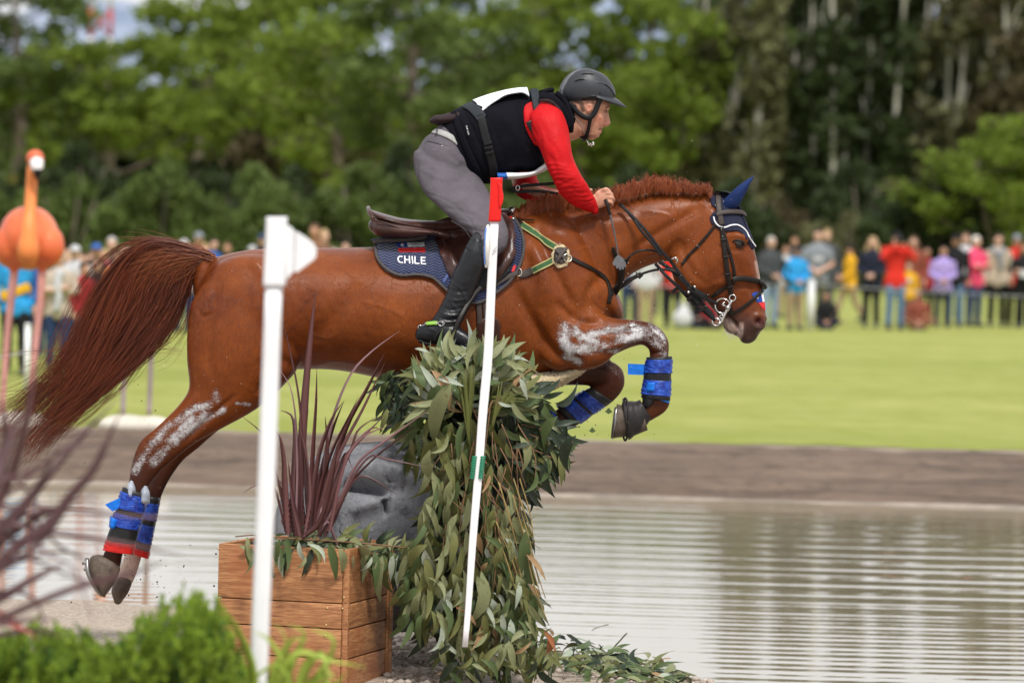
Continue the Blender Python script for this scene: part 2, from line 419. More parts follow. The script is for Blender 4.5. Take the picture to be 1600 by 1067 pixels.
def tree_meshes(kind, H, Rr, seed, nleaf=9000, size=.22):
    """returns (trunk v,f), (leaf v,f), unit tree at the origin"""
    g = np.random.default_rng(seed); br = []; pts = []
    if kind in ('airy', 'dense'):
        top = H * .8; lean = g.normal(size=2) * .35
        tp = [(0, 0, -.2)] + [(lean[0] * t + .15 * math.sin(5 * t + seed), lean[1] * t, top * t) for t in (.25, .5, .75, 1)]
        br.append(tube(np.array(tp), [.21 * H / 9, .18 * H / 9, .15 * H / 9, .10 * H / 9, .04], n=12, k=7))
        nb = 16 if kind == 'airy' else 24
        lo = .32 if kind == 'airy' else .12
        for i in range(nb):
            hh = lo + (1 - lo) * (i + g.random()) / nb; b0 = cr(np.array(tp), 20)[min(19, int(hh * 19))]
            an = i * 2.4 + g.random(); L = Rr * (1.05 - .62 * hh ** 1.5) * (.65 + .5 * g.random())
            e = b0 + np.array([math.cos(an) * L, math.sin(an) * L, L * (.25 + .5 * g.random())])
            br.append(tube([b0, (b0 + e) / 2 + [0, 0, -.08 * L], e], [.05, .035, .012], n=6, k=5))
            for q in (.55, .8, 1.0, 1.05):
                cc = b0 + (e - b0) * q + g.normal(size=3) * .25
                k = nleaf // (nb * 4); rr = Rr * (.25 if kind == 'airy' else .3) * (.8 + .5 * g.random())
                pts.append(leafquads(cc, rr, k, size, .5 if kind == 'airy' else .8, seed * 100 + i * 7 + int(q * 10)))
    elif kind == 'poplar':
        for s in range(9):
            x, y = g.normal(size=2) * Rr * .45; hh = H * (.7 + .35 * g.random()); l = g.normal(size=2) * .4
            br.append(tube([(x, y, -.2), (x + l[0] * .5, y + l[1] * .5, hh * .5), (x + l[0], y + l[1], hh)], [.075, .055, .02], n=8, k=6))
            for i in range(12):
                z = hh * (.1 + .88 * g.random()); 
                if g.random() < .35 and z > hh * .45: continue
                pts.append(leafquads((x + l[0] * z / hh, y + l[1] * z / hh, z), .55 * (1.2 - .6 * z / hh), nleaf // 80, size, 1.5, seed * 55 + s * 13 + i))
            for i in range(8):
                z = hh * (.3 + .6 * g.random()); a = g.random() * 6.3
                q = np.array((x + l[0] * z / hh, y + l[1] * z / hh, z)); br.append(tube([q, q + [math.cos(a) * .35, math.sin(a) * .35, .9]], [.025, .008], k=4))
    elif kind == 'shrub':
        for i in range(26):
            a = g.random() * 6.28; rr = Rr * g.random() ** .5; z = H * (.12 + .8 * g.random() * (1 - .5 * (rr / Rr) ** 2))
            pts.append(leafquads((math.cos(a) * rr, math.sin(a) * rr, z), Rr * .33, nleaf // 26, size, .8, seed * 31 + i))
        for i in range(5):
            a = i * 1.3; br.append(tube([(0.1 * math.cos(a), .1 * math.sin(a), -.1), (math.cos(a) * Rr * .4, math.sin(a) * Rr * .4, H * .8)], [.05, .02], k=5))
    p = np.vstack(pts); p = p[p[:, 2] > .03]
    return join(br), quads_mesh(p, size, g)
_tm = {}
kind_h = {'airy1': .97, 'airy2': .95, 'airy3': .98, 'dense1': .82, 'dense2': .80, 'pop1': .96, 'pop2': .98}
def place_tree(key, mats, px, D, s, label, group, sz=1.0, rot=0.0, name='tree', cat='tree'):
    K = float(np.interp(px, [300, 520], [2.35, 1.75]))
    if cat == 'shrub': K = 1.36
    D = D * K; ks = K * 1.02 if cat == 'tree' and name == 'tree' else K * .70
    s = s * ks; sz = sz * (1 + (2 - 2 * K) / (9.0 * ks)) if cat == 'tree' else sz
    X = P(px, 344, D - 20)[0]
    o = thing(name, label, cat, (X, D - 20, -.1), group, rot, shift=False)
    if cat == 'tree' and kind_h.get(key): sz *= kind_h[key]
    o.scale = (s, s, s * sz)
    tm, cm = _tm[key]
    tr = link('trunk', tm[mats[0]], o); cr_ = link('crown', cm[mats[1]], o)
    return o
def reg(key, kind, H, Rr, seed, n=9000, size=.22, trunks=(bark,), leaves=('mid',)):
    (tv, tf), (lv, lf) = tree_meshes(kind, H, Rr, seed, n, size)
    T, Cc = {}, {}
    for i, b in enumerate(trunks):
        me = bpy.data.meshes.new('trunk'); me.from_pydata(tv.tolist(), [], tf); me.materials.append(b); me.polygons.foreach_set('use_smooth', np.ones(len(me.polygons), bool)); T[b.name] = me
    base = None
    for lname in leaves:
        if base is None:
            me = bpy.data.meshes.new('crown'); me.from_pydata(lv.tolist(), [], lf.tolist()); base = me
        else: me = base.copy()
        me.materials.clear(); me.materials.append(LM[lname]); Cc[lname] = me
    _tm[key] = (T, Cc)
reg('airy1', 'airy', 9.5, 3.0, 11, 3500, .2, (bark,), ('bright', 'mid', 'olive', 'yellow'))
reg('airy2', 'airy', 10, 2.7, 12, 3200, .2, (bark,), ('bright', 'mid', 'olive', 'dark'))
reg('airy3', 'airy', 9, 3.3, 13, 3400, .2, (bark,), ('bright', 'mid', 'olive', 'dark'))
reg('dense1', 'dense', 9.5, 3.2, 21, 15000, .24, (bark,), ('dark', 'mid', 'olive', 'brown'))
reg('dense2', 'dense', 10.5, 2.9, 22, 15000, .24, (bark,), ('dark', 'mid', 'olive', 'brown'))
reg('pop1', 'poplar', 11, 2.4, 31, 7500, .2, (bark_pale,), ('olive', 'dark', 'mid', 'brown'))
reg('pop2', 'poplar', 10.5, 2.4, 32, 7500, .2, (bark_pale,), ('olive', 'dark', 'mid', 'brown'))
reg('shrub1', 'shrub', 2.6, 2.2, 41, 7000, .17, (bark,), ('dark', 'mid', 'bright', 'brown', 'olive'))
reg('shrub2', 'shrub', 3.4, 2.0, 42, 7000, .17, (bark,), ('dark', 'mid', 'bright', 'brown', 'olive'))
BK, PL = bark.name, bark_pale.name
ORD = ['leftmost', 'second', 'third', 'fourth', 'fifth', 'sixth', 'seventh', 'eighth', 'ninth', 'tenth', 'eleventh', 'twelfth', 'thirteenth', 'fourteenth', 'fifteenth', 'sixteenth', 'seventeenth', 'eighteenth', 'nineteenth', 'twentieth'] + ['twenty-' + w for w in ('first', 'second', 'third', 'fourth', 'fifth', 'sixth', 'seventh', 'eighth', 'ninth')] + ['thirtieth', 'thirty-first', 'thirty-second', 'thirty-third', 'rightmost']
nth = lambda i: ORD[i] + (' one' if i in (0, 33) else ' from the left')
side = lambda px: 'left edge' if px < 150 else 'left' if px < 500 else 'centre left' if px < 760 else 'centre right' if px < 1080 else 'right' if px < 1400 else 'right edge'
tl = [  # key, leaf, px, D, scale, zscale, adjectives
 ('airy2', 'mid', 20, 118, 1.0, .95, 'Mid green feathery tree above the flamingo statue'),
 ('airy1', 'mid', 95, 126, .9, .9, 'Loose green tree in front of the red and white mast'),
 ('airy3', 'bright', 190, 117, .82, .95, 'Fresh green spreading tree to the right of the flamingo statue'),
 ('airy1', 'bright', 300, 121, .95, 1.0, 'Fresh green tree behind the left crowd, one back from the horse\'s tail'),
 ('airy2', 'bright', 395, 117, .95, .98, 'Bright green airy tree directly above the white flag post'),
 ('airy1', 'bright', 470, 123, 1.0, 1.06, 'Bright green tree with dark trunk right of the white flag post'),
 ('airy3', 'bright', 560, 118, .9, 1.0, 'Bright layered tree above the saddle cantle'),
 ('airy2', 'mid', 628, 112, .93, 1.04, 'Open crowned tree with a bare straight trunk just left of the rider'),
 ('airy1', 'bright', 850, 124, .98, 1.1, 'Bright green tree behind the riding helmet'),
 ('airy3', 'bright', 905, 116, .8, .85, 'Low fresh green tree behind the rider\'s face'),
 ('airy2', 'bright', 990, 122, .95, 1.1, 'Bright green tree between helmet and the horse\'s ear'),
 ('airy3', 'bright', 1050, 118, .85, 1.15, 'Layered green tree above the horse\'s neck'),
 ('airy1', 'mid', 1165, 120, 1.0, 1.1, 'Mid green tree with slender grey trunk above the horse\'s ear'),
 ('airy2', 'mid', 1265, 124, 1.0, 1.1, 'Mid green tree left of the pale bare stems'),
 ('airy3', 'bright', 1560, 82, .50, .78, 'Bright green low branched tree before the dark wood at the right'),
 ('airy1', 'bright', 1612, 82, .56, .84, 'Bright green tree cut by the right edge of the photo'),
 ('airy2', 'bright', 700, 126, .92, 1.0, 'Thin bright green tree with blue gaps above the rider\'s back'),
 ('airy3', 'mid', 775, 121, .9, .98, 'Loose mid green tree between the rider\'s back and helmet'),
 ('airy1', 'yellow', 745, 128, .55, .62, 'Small yellowing tree behind the rider\'s back'),
 ('airy1', 'yellow', 30, 116, .45, .55, 'Small yellowish tree beside the flamingo\'s head'),
]
for i, (k, lf, px, D, s, sz, lab) in enumerate(tl):
    place_tree(k, (BK, lf), px, D, s, lab.replace('of the photo', 'of the view'), 'trees of the front row behind the crowd', sz, i * 1.7)
# second, darker rank
g2 = np.random.default_rng(5)
dk = [(-60, 'mid'), (60, 'dark'), (165, 'dark'), (250, 'dark'), (345, 'dark'), (430, 'dark'), (520, 'brown'), (600, 'dark'), (668, 'dark'), (830, 'brown'), (880, 'dark'), (960, 'dark'), (1040, 'mid'), (1110, 'dark'), (1190, 'olive'), (1260, 'dark'), (1330, 'olive'), (1400, 'dark'), (1475, 'dark'), (1550, 'olive'), (1640, 'dark')]
for i, (px, lf) in enumerate(dk):
    low = .82 if 640 < px < 800 else 1.0
    if px < 320: low = .86
    place_tree('dense1' if i % 2 else 'dense2', (BK, lf), px, 132 + 6 * (i % 3), .78 + .12 * g2.random() if px < 1150 else .95 + .1 * g2.random(), '%s dense tree of the second row, %s' % ({'mid': 'Green', 'dark': 'Dark green', 'olive': 'Olive', 'brown': 'Brownish'}[lf], nth(i)),
        'dark dense trees of the second row', low, i * 2.1)
for i, (px, lf) in enumerate([(1130, 'olive'), (1215, 'dark'), (1300, 'olive'), (1350, 'dark'), (1390, 'olive'), (1435, 'dark'), (1480, 'olive'), (1525, 'mid'), (1575, 'olive'), (1625, 'brown')]):
    place_tree('pop1' if i % 2 else 'pop2', (PL, lf), px, 116 + 5 * (i % 3), 1.0 + .1 * g2.random(), 'Clump of tall pale stems with thin %s leaves, %s' % ({'olive': 'olive', 'dark': 'dark green', 'brown': 'brownish', 'mid': 'green'}[lf], nth(i)),
        'tall pale stemmed trees at the right', 1.0, i * 1.1)
for i in range(34):
    px = -60 + i * 51 + g2.normal() * 10; lf = ['mid', 'dark', 'dark', 'mid', 'dark', 'bright'][i % 6] if px < 1150 else ['dark', 'brown', 'dark', 'olive'][i % 4]
    place_tree('shrub1' if i % 2 else 'shrub2', (BK, lf), px, 106 + 7 * (i % 3), .8 + .35 * g2.random(), '%s shrub along the foot of the wood, %s' % ({'dark': 'Dark green', 'mid': 'Mid green', 'brown': 'Brownish', 'olive': 'Olive', 'bright': 'Fresh green'}[lf], nth(i)),
        'shrubs along the foot of the wood', 1.0 + .5 * g2.random(), i * 1.3, 'shrub', 'shrub')
for i in range(24):
    px = -80 + i * 74 + g2.normal() * 14; lf = ['dark', 'brown', 'dark', 'olive'][i % 4]
    place_tree('dense1' if i % 2 else 'shrub2', (BK, lf), px, 146 + 4 * (i % 2), (.62 if i % 2 else 2.0), '%s undergrowth tree deep in the wood, %s' % ({'dark': 'Dark green', 'brown': 'Brownish', 'olive': 'Olive'}[lf], nth(i)),
        'undergrowth deep in the wood', 1.0, i * 1.9, 'undergrowth_tree', 'tree')
# the wood goes on as one mass to both sides, outside the frame
gw = np.random.default_rng(77); pw_ = []
for (a, b) in ((-1700, -130), (1720, 3300)):
    for i in range(60):
        px = a + (b - a) * i / 59 + gw.normal() * 15; Y = 190 + 30 * gw.random(); h_ = 11 + 4 * gw.random(); x = P(px, 344, Y)[0]
        for z in np.linspace(1.2, h_ - 2, 6): pw_.append(leafquads((x + gw.normal() * 1.3, Y + gw.normal(), z), 3.6 * (1.05 - .4 * z / h_), 200, .5, .8, i * 9 + int(z)))
v_, f_ = quads_mesh(np.vstack(pw_), .55, gw)
o = mesh('distant_wood', v_, f_, LM['mid'], smooth=False); o['kind'] = 'stuff'; o['label'] = 'Green wood continuing past both sides of the field'
# red and white lattice mast at the far left
mt = thing('lattice_mast', 'Red and white lattice mast behind the trees at the far left', 'mast', (P(150, 344, 330)[0], 330, 0))
mr, mw = M('mast_red_paint', (0.5, 0.07, 0.05), .6), M('mast_white_paint', (0.75, 0.75, 0.75), .6)
X0 = mt.location.x
for i in range(14):
    z0, z1 = i * 2.2, (i + 1) * 2.2; pr = []
    for sx in (-1, 1):
        for sy in (-1, 1): pr.append(tube([(X0 + sx * .8, 330 + sy * .8, z0), (X0 + sx * .8, 330 + sy * .8, z1)], .09, k=6))
    for sy in (-1, 1): pr.append(tube([(X0 - .8, 330 + sy * .8, z0), (X0 + .8, 330 + sy * .8, z1)], .06, k=5)); pr.append(tube([(X0 + .8, 330 + sy * .8, z0), (X0 - .8, 330 + sy * .8, z1)], .06, k=5))
    for sx in (-1, 1): pr.append(tube([(X0 + sx * .8, 329.15, z0 + .05), (X0 + sx * .8, 330.85, z0 + .05)], .07, k=5))
    mesh('mast_section', *join(pr), mr if i % 2 else mw, mt)
# crowd barrier: posts and rope
wp = M('barrier_post_white', (0.78, 0.78, 0.80), .45, .06, 5, .05)
rp = M('barrier_rope_pale', (0.42, 0.43, 0.46), .7)
def post(px, ytop, ybot, w, lab):
    b = PZ(px, ybot, 0.02); D = b[1] + 20; h = (ybot - ytop) * D / FPX; r = w * D / FPX / 2
    o = thing('barrier_post', lab, 'post', b, 'white posts of the crowd barrier')
    mesh('post_shaft', *tube([b, b + [0, 0, h - .03]], r, k=14), wp, o)
    mesh('post_cap', *tube([b + [0, 0, h - .03], b + [0, 0, h]], [r * 1.12, r * .9], k=14), wp, o); return b, h
bR = post(1266, 436, 515, 11, 'White round post in front of the right crowd, left of the sitting spectator')
bL = post(41, 505, 610, 9, 'White post between the flamingo legs at the far left')
bM = post(-160, 505, 612, 9, 'White post outside the left edge of the photo')
def rope(a, b, lab):
    p = [a + (b - a) * t - np.array([0, 0, .10 * 4 * t * (1 - t)]) for t in np.linspace(0, 1, 14)]
    o = mesh('barrier_rope', *tube(p, .009, k=6), rp); tag(o, lab, 'rope', 'ropes of the crowd barrier')
rb = bR[0] + [0, 0, bR[1] - .1]
rr_ = P(2050, 470, bR[0][1] - 1); rl_ = P(720, 432, bR[0][1] - 8)
rope(rb, rr_, 'Thin pale rope strung in front of the right crowd, from the white post rightwards')
rope(rl_, rb, 'Thin pale rope running left from the white post behind the horse\'s head')
lb = bL[0] + [0, 0, bL[1] - .3]
rope(bM[0] + [0, 0, bM[1] - .3], lb, 'Thin pale rope at the far left behind the flamingo legs')
# ================================================================ SPECTATORS
def fig_parts(pose):
    """joints of a 1.72 m figure facing -Y; returns dict of part geometry lists"""
    sh, hipz = 1.42, .90
    L = {'sh': (-.185, 0, sh), 'hip': (-.09, 0, hipz)}
    def mir(p): return (-p[0], p[1], p[2])
    if pose == 'stand': el, ha = (-.25, .02, 1.13), (-.25, -.06, .87); er, hr = mir(el), (.25, -.06, .87)
    elif pose == 'clasp': el, ha = (-.27, -.02, 1.14), (-.04, -.22, 1.0); er, hr = mir(el), (.04, -.24, 1.01)
    elif pose == 'photo': el, ha = (-.30, -.20, 1.27), (-.075, -.24, 1.53); er, hr = mir(el), (.075, -.24, 1.53)
    elif pose == 'fold': el, ha = (-.27, -.06, 1.16), (.10, -.20, 1.20); er, hr = mir(el), (-.10, -.23, 1.17)
    elif pose == 'walk': el, ha = (-.24, .12, 1.15), (-.24, .02, .92); er, hr = (.24, -.08, 1.14), (.22, -.28, 1.02)
    elif pose == 'sit': el, ha = (-.27, -.10, 1.14), (-.05, -.34, .98); er, hr = mir(el), (.05, -.34, .98)
    kl, fl = (-.10, -.02, .49), (-.11, .02, .06); kr, fr = mir(kl), mir(fl)
    if pose == 'walk': kl, fl = (-.09, -.18, .52), (-.09, -.30, .07); kr, fr = (.09, .10, .48), (.10, .34, .12)
    if pose == 'sit': kl, fl = (-.36, -.36, 1.0), (.05, -.50, .80); kr, fr = (.36, -.36, 1.0), (-.08, -.44, .80)
    hl, hr_ = L['hip'], mir(L['hip']); sl, sr = L['sh'], mir(L['sh'])
    def arm(s, e, h, k=1.0, end=1.0, r0=.052):
        s, e, h = map(np.array, (s, e, h)); w = e + (h - e) * end
        return tube([s, (s + e) / 2, e, (e + w) / 2, w], [r0 * k, .046 * k, .039 * k, .038 * k, .029 * k if end > .9 else .036 * k], n=14, k=10)
    def hand(e, h):
        e, h = np.array(e), np.array(h); d = (h - e); d /= np.linalg.norm(d)
        out = [tube([h - d * .02, h + d * .04, h + d * .085], [.028, .038, .030], k=8)]
        n = np.cross(d, (1, 0, .3)); n /= np.linalg.norm(n)
        for q in (-1.5, -.5, .5, 1.5): out.append(tube([h + d * .07 + n * q * .018, h + d * .13 + n * q * .02 - np.array([0, .012, 0]), h + d * .165 + n * q * .02 - np.array([0, .03, 0])], [.0105, .0095, .007], k=6))
        out.append(tube([h + d * .02 + n * .03, h + d * .07 + n * .06, h + d * .10 + n * .062], [.012, .011, .008], k=6))
        return out
    def leg(a, b, c, k=1.0, lo=1.0):
        a, b, c = map(np.array, (a, b, c)); c = b + (c - b) * lo
        return tube([a, (a + b) / 2, b, b + (c - b) * .35, c], [.088 * k, .078 * k, .056 * k, .056 * k, .040 * k if k == 1 else .052 * k], n=16, k=10)
    def foot(k, c):
        k, c = np.array(k), np.array(c); s = 1
        return tube([c + [0, .05, -.02], c + [0, -.02, -.02], c + [0, -.12, -.035], c + [0, -.18, -.04]], [.036, .042, .040, .022], k=8)
    def tor(k=1.0):
        st = [(0, 0, .80, .19, .10), (0, 0, .92, .175, .115), (0, 0, 1.05, .145, .10), (0, 0, 1.22, .17, .115), (0, 0, 1.36, .185, .11), (0, 0, 1.45, .14, .08), (0, .0, 1.50, .06, .06)]
        rows = [[x - w * k, y, z, x + w * k, y, z, d * k] for x, y, z, w, d in st]
        return loft(rows, n=18, k=20, ex=2.3)
    dh = .0
    head = [ico((0, -.02, 1.63), .1, 3, (.76, .92, 1.15)), tube([(0, .01, 1.44), (0, -.005, 1.56)], [.058, .052], k=10), ico((0, -.035, 1.57), .062, 2, (.85, 1, .9)),
            ico((0, -.118, 1.615), .018, 1, (.8, 1, 1.3)), ico((-.077, -.01, 1.62), .022, 1, (.4, .8, 1.3)), ico((.077, -.01, 1.62), .022, 1, (.4, .8, 1.3))]
    P_ = {}
    P_['body'] = head + [tor(.86), arm(sl, el, ha), arm(sr, er, hr), leg(hl, kl, fl), leg(hr_, kr, fr), foot(kl, fl), foot(kr, fr)] + hand(el, ha) + hand(er, hr)
    P_['long_sleeved_top'] = [tor(1.13), arm(sl, el, ha, 1.35, .93, .062), arm(sr, er, hr, 1.35, .93, .062)]
    P_['short_sleeved_top'] = [tor(1.1), arm(sl, el, np.array(el) + (np.array(sl) - np.array(el)) * .01, 1.3, .3, .062), arm(sr, er, np.array(er), 1.3, .3, .062)] if False else [tor(1.1)] + [tube([np.array(a), np.array(a) + (np.array(b) - np.array(a)) * .8], [.07, .062], k=10) for a, b in ((sl, el), (sr, er))]
    pel = loft([[-.17, 0, .99, .17, 0, .99, .12], [-.185, 0, .90, .185, 0, .90, .125], [-.17, 0, .82, .17, 0, .82, .115]], n=8, k=16)
    P_['trousers'] = [pel, leg(hl, kl, fl, 1.22, .95), leg(hr_, kr, fr, 1.22, .95)]
    sh_ = []
    for c in (fl, fr):
        c = np.array(c); sh_.append(tube([c + [0, .065, -.015], c + [0, -.02, -.012], c + [0, -.13, -.03], c + [0, -.2, -.035]], [.042, .05, .047, .028], k=10))
    P_['shoes'] = sh_
    P_['hair_short'] = [ico((0, -.005, 1.665), .1, 3, (.82, .93, .98))]
    P_['hair_long'] = [ico((0, -.005, 1.66), .1, 3, (.86, .96, 1.0)), tube([(-.07, .02, 1.64), (-.10, .0, 1.5), (-.09, -.03, 1.36)], [.04, .045, .02], n=8, k=8), tube([(.07, .02, 1.64), (.10, .0, 1.5), (.09, -.03, 1.36)], [.04, .045, .02], n=8, k=8), tube([(0, .07, 1.64), (0, .09, 1.5), (0, .08, 1.34)], [.07, .07, .03], n=8, k=8)]
    P_['cap'] = [ico((0, -.01, 1.675), .1, 3, (.86, .98, .86)), box((0, -.145, 1.675), (.13, .11, .014), bev=.006)]
    return P_
_fm = {}
def fig_mesh(pose, part):
    k = (pose, part)
    if k in _fm: return _fm[k]
    geo = fig_parts(pose)[part]
    big = part in ('body', 'long_sleeved_top', 'short_sleeved_top', 'trousers')
    v, f = remesh(geo, .017 if big else .012, 2)
    if part.startswith('hair'):   # open the face
        face = (v[:, 1] < -.055) & (v[:, 2] < 1.69) & (np.abs(v[:, 0]) < .075); v[face, 1] = -.05
    if 'top' in part or part == 'trousers':
        N = normals(v, f); v = v + N * (.006 * np.sin(v[:, 2] * 46 + 9 * np.sin(v[:, 0] * 14)) * np.sin(v[:, 0] * 25 + v[:, 2] * 9))[:, None]
    me = bpy.data.meshes.new(part); me.from_pydata(v.tolist(), [], f); me.polygons.foreach_set('use_smooth', np.ones(len(me.polygons), bool))
    me.materials.append(None); me.update(); _fm[k] = me; return me
def fm(name, col, r=.85): return M('cloth_' + name, col, r, .12, 6, .4, .01, 14)
CL = {'red': (.62, .03, .02), 'darkred': (.28, .02, .025), 'navy': (.014, .018, .035), 'black': (.012, .012, .014), 'grey': (.22, .24, .27), 'yellow': (.68, .36, .02), 'khaki': (.33, .24, .15), 'jeans': (.10, .17, .28), 'lightjeans': (.25, .34, .45), 'cyan': (.03, .30, .66),
      'lilac': (.38, .29, .62), 'pink': (.72, .07, .16), 'white': (.52, .52, .54), 'beige': (.48, .40, .32), 'brown': (.20, .10, .055), 'darkgrey': (.06, .065, .07), 'blue': (.04, .11, .36), 'olive': (.10, .10, .06), 'darkblue': (.025, .045, .11), 'orange': (.6, .2, .05), 'rust': (.25, .07, .045)}
HAIRC = {'grey': (.45, .43, .40), 'dark': (.02, .014, .01), 'brown': (.10, .055, .03), 'blonde': (.42, .29, .15), 'white': (.7, .68, .63)}
skin_m = [M('spectator_skin_%s' % n, c, .6, .1, 8, 0) for n, c in (('fair', (.60, .36, .27)), ('tan', (.48, .26, .17)), ('brown', (.34, .17, .10)))]
def objmat(o, m): o.material_slots[0].link = 'OBJECT'; o.material_slots[0].material = m
def person(px, top, feet, label, group, topc, trc, hair='short', hc='dark', cap=None, pose='stand', rz=0, sk=0, sleeve='long', D=None, extra=None):
    if D is None: b = PZ(px, feet, 0.02)
    else: b = P(px, feet, D - 20); b[2] = 0.02
    Dd = b[1] + 20; hor = 344 + (px - 800) * math.tan(ROLL)
    zt = 2 - (top - hor) * Dd / FPX
    s = zt / 1.745 if pose != 'sit' else (zt / (1.745 - .78))
    s = min(max(s, .55), 1.12)
    o = thing('person', label, 'person', b, group, R(rz), shift=False); o.scale = (s,) * 3
    dz = -.78 if pose == 'sit' else 0
    for part, m in (('body', skin_m[sk]), ('long_sleeved_top' if sleeve == 'long' else 'short_sleeved_top', fm(topc, CL[topc])), ('trousers', fm(trc, CL[trc])), ('shoes', fm('darkgrey', CL['darkgrey'])),
                    ('hair_long' if hair == 'long' else 'hair_short', M('hair_' + hc, HAIRC[hc], .7, .3, 30)), ('cap', None if cap is None else fm(cap, CL[cap]))):
        if m is None: continue
        q = link(part, fig_mesh(pose, part), o, (0, 0, dz)); objmat(q, m)
    if extra: extra(o)
    return o
GR = 'spectators behind the rope at the right'; GL = 'spectators behind the barrier at the left'
def add_box(name, c, s, m, bev=.01):
    def fn(o): mesh(name, *box(c, s, bev=bev), m, o)
    return fn
def bag(o): pass
cream = fm('beige', CL['beige'])
person(1201, 372, 512, 'Grey haired man in dark jacket and pale jeans nearest the horse\'s nose', GR, 'darkgrey', 'lightjeans', hc='grey', pose='clasp', rz=25)
person(1224, 385, 508, 'Person in white shirt between the grey haired man and the blue topped one', GR, 'white', 'khaki', hc='brown', sk=1, D=98, rz=20)
person(1238, 371, 505, 'Brown haired head showing behind the blue topped spectator', GR, 'darkgrey', 'darkgrey', hc='brown', sk=1, D=101)
def vest_open(c, s=.0):
    def fn(o):
        m = fm(c, CL[c])
        for x in (-.13, .13): mesh('jacket_front', *box((x, -.13, 1.2), (.14, .06, .46), bev=.02), m, o)
    return fn
person(1241, 386, 515, 'Person in bright blue shirt, open black jacket, dark cap and khaki trousers', GR, 'cyan', 'khaki', cap='navy', sk=1, rz=15, pose='clasp', extra=lambda o: [mesh('jacket_sleeve', *tube([(-.2, 0, 1.43), (-.27, .0, 1.14), (-.2, -.12, 1.0)], [.075, .065, .055], n=10, k=10), fm('black', CL['black']), o), mesh('jacket_side', *box((-.15, 0.02, 1.12), (.12, .2, .6), bev=.04), fm('black', CL['black']), o)])
person(1274, 352, 512, 'Tall man in grey T-shirt, forearms crossed before him, behind the white post', GR, 'grey', 'olive', hc='dark', pose='clasp', sleeve='short', extra=lambda o: mesh('shirt_print', *box((0, -.135, 1.22), (.17, .012, .07), bev=.004), fm('white', CL['white']), o))
person(1288, 361, 505, 'Fair haired head peeping over the shoulder of the tall grey T-shirt man', GR, 'darkgrey', 'darkgrey', hc='blonde', D=97)
person(1326, 384, 505, 'Person in yellow hoodie and dark cap walking left in brown trousers', GR, 'yellow', 'khaki', cap='black', sk=1, pose='walk', rz=-70)
person(1290, 458, 514, 'Child in black top sitting on the grass beside the white post', GR, 'black', 'navy', hc='dark', pose='sit', sk=1)
person(1360, 372, 511, 'Long haired blonde woman in dark navy coat and black trousers', GR, 'navy', 'black', hair='long', hc='blonde', pose='clasp', rz=-10)
cam_m = M('camera_black', (.015, .015, .017), .4)
def camera_extra(o):
    mesh('held_camera', *join([box((0, -.27, 1.60), (.14, .07, .095), bev=.012), tube([(0, -.30, 1.6), (0, -.38, 1.6)], .036, k=12)]), cam_m, o)
person(1397, 364, 515, 'Person in bright red jacket and jeans raising a camera to the eyes', GR, 'red', 'jeans', cap='black', pose='photo', extra=camera_extra, rz=8)
person(1424, 371, 508, 'Woman with long brown hair in rust top, just right of the red jacket', GR, 'rust', 'darkgrey', hair='long', hc='brown', D=95, rz=-15)
person(1417, 412, 512, 'Child in yellow top with a round white badge, below the long haired woman', GR, 'yellow', 'olive', hc='brown', D=91, extra=lambda o: mesh('badge', *tube([(0, -.13, 1.25), (0, -.15, 1.25)], .07, k=14), fm('white', CL['white']), o))
person(1433, 455, 515, 'Child in rust brown clothes sitting on the grass left of the lilac sweater', GR, 'rust', 'brown', hc='brown', pose='sit', sk=1)
person(1445, 388, 508, 'Person in white and dark red top half hidden by the lilac sweater', GR, 'darkred', 'black', hc='dark', D=96, sk=1)
person(1471, 386, 511, 'Woman in lilac sweater with hands clasped, dark trousers', GR, 'lilac', 'navy', hc='dark', pose='clasp', sk=1)
person(1490, 368, 508, 'Person in black jacket and dark cap behind the lilac sweater', GR, 'black', 'jeans', cap='black', sk=1, D=93)
person(1505, 357, 505, 'Tall man in white shirt between the lilac and the pink tops', GR, 'white', 'darkblue', hc='brown', D=96)
person(1521, 371, 510, 'Woman in hot pink jacket with pale hair and dark jeans', GR, 'pink', 'darkblue', hc='white', rz=35, pose='fold')
person(1556, 360, 510, 'Person in beige vest with grey scarf and black trousers', GR, 'beige', 'black', hc='dark', pose='stand', extra=lambda o: mesh('scarf', *join([tube([(-.1, .03, 1.46), (-.08, -.1, 1.42), (.02, -.15, 1.3), (.04, -.16, 1.05)], [.05, .05, .045, .03], n=14, k=10), tube([(.1, .03, 1.46), (.07, -.1, 1.42), (.02, -.15, 1.33)], [.05, .05, .04], n=10, k=10)]), fm('grey', CL['grey']), o))
person(1585, 358, 508, 'Person in red jacket with pale grey cap behind the beige vest', GR, 'red', 'black', cap='grey', D=95)
person(1598, 382, 512, 'Brown haired person in black with a white folded sheet, at the right edge', GR, 'black', 'black', hair='long', hc='brown', pose='fold', sk=1, extra=add_box('folded_sheet', (0, -.24, 1.12), (.26, .05, .16), fm('white', CL['white'])))
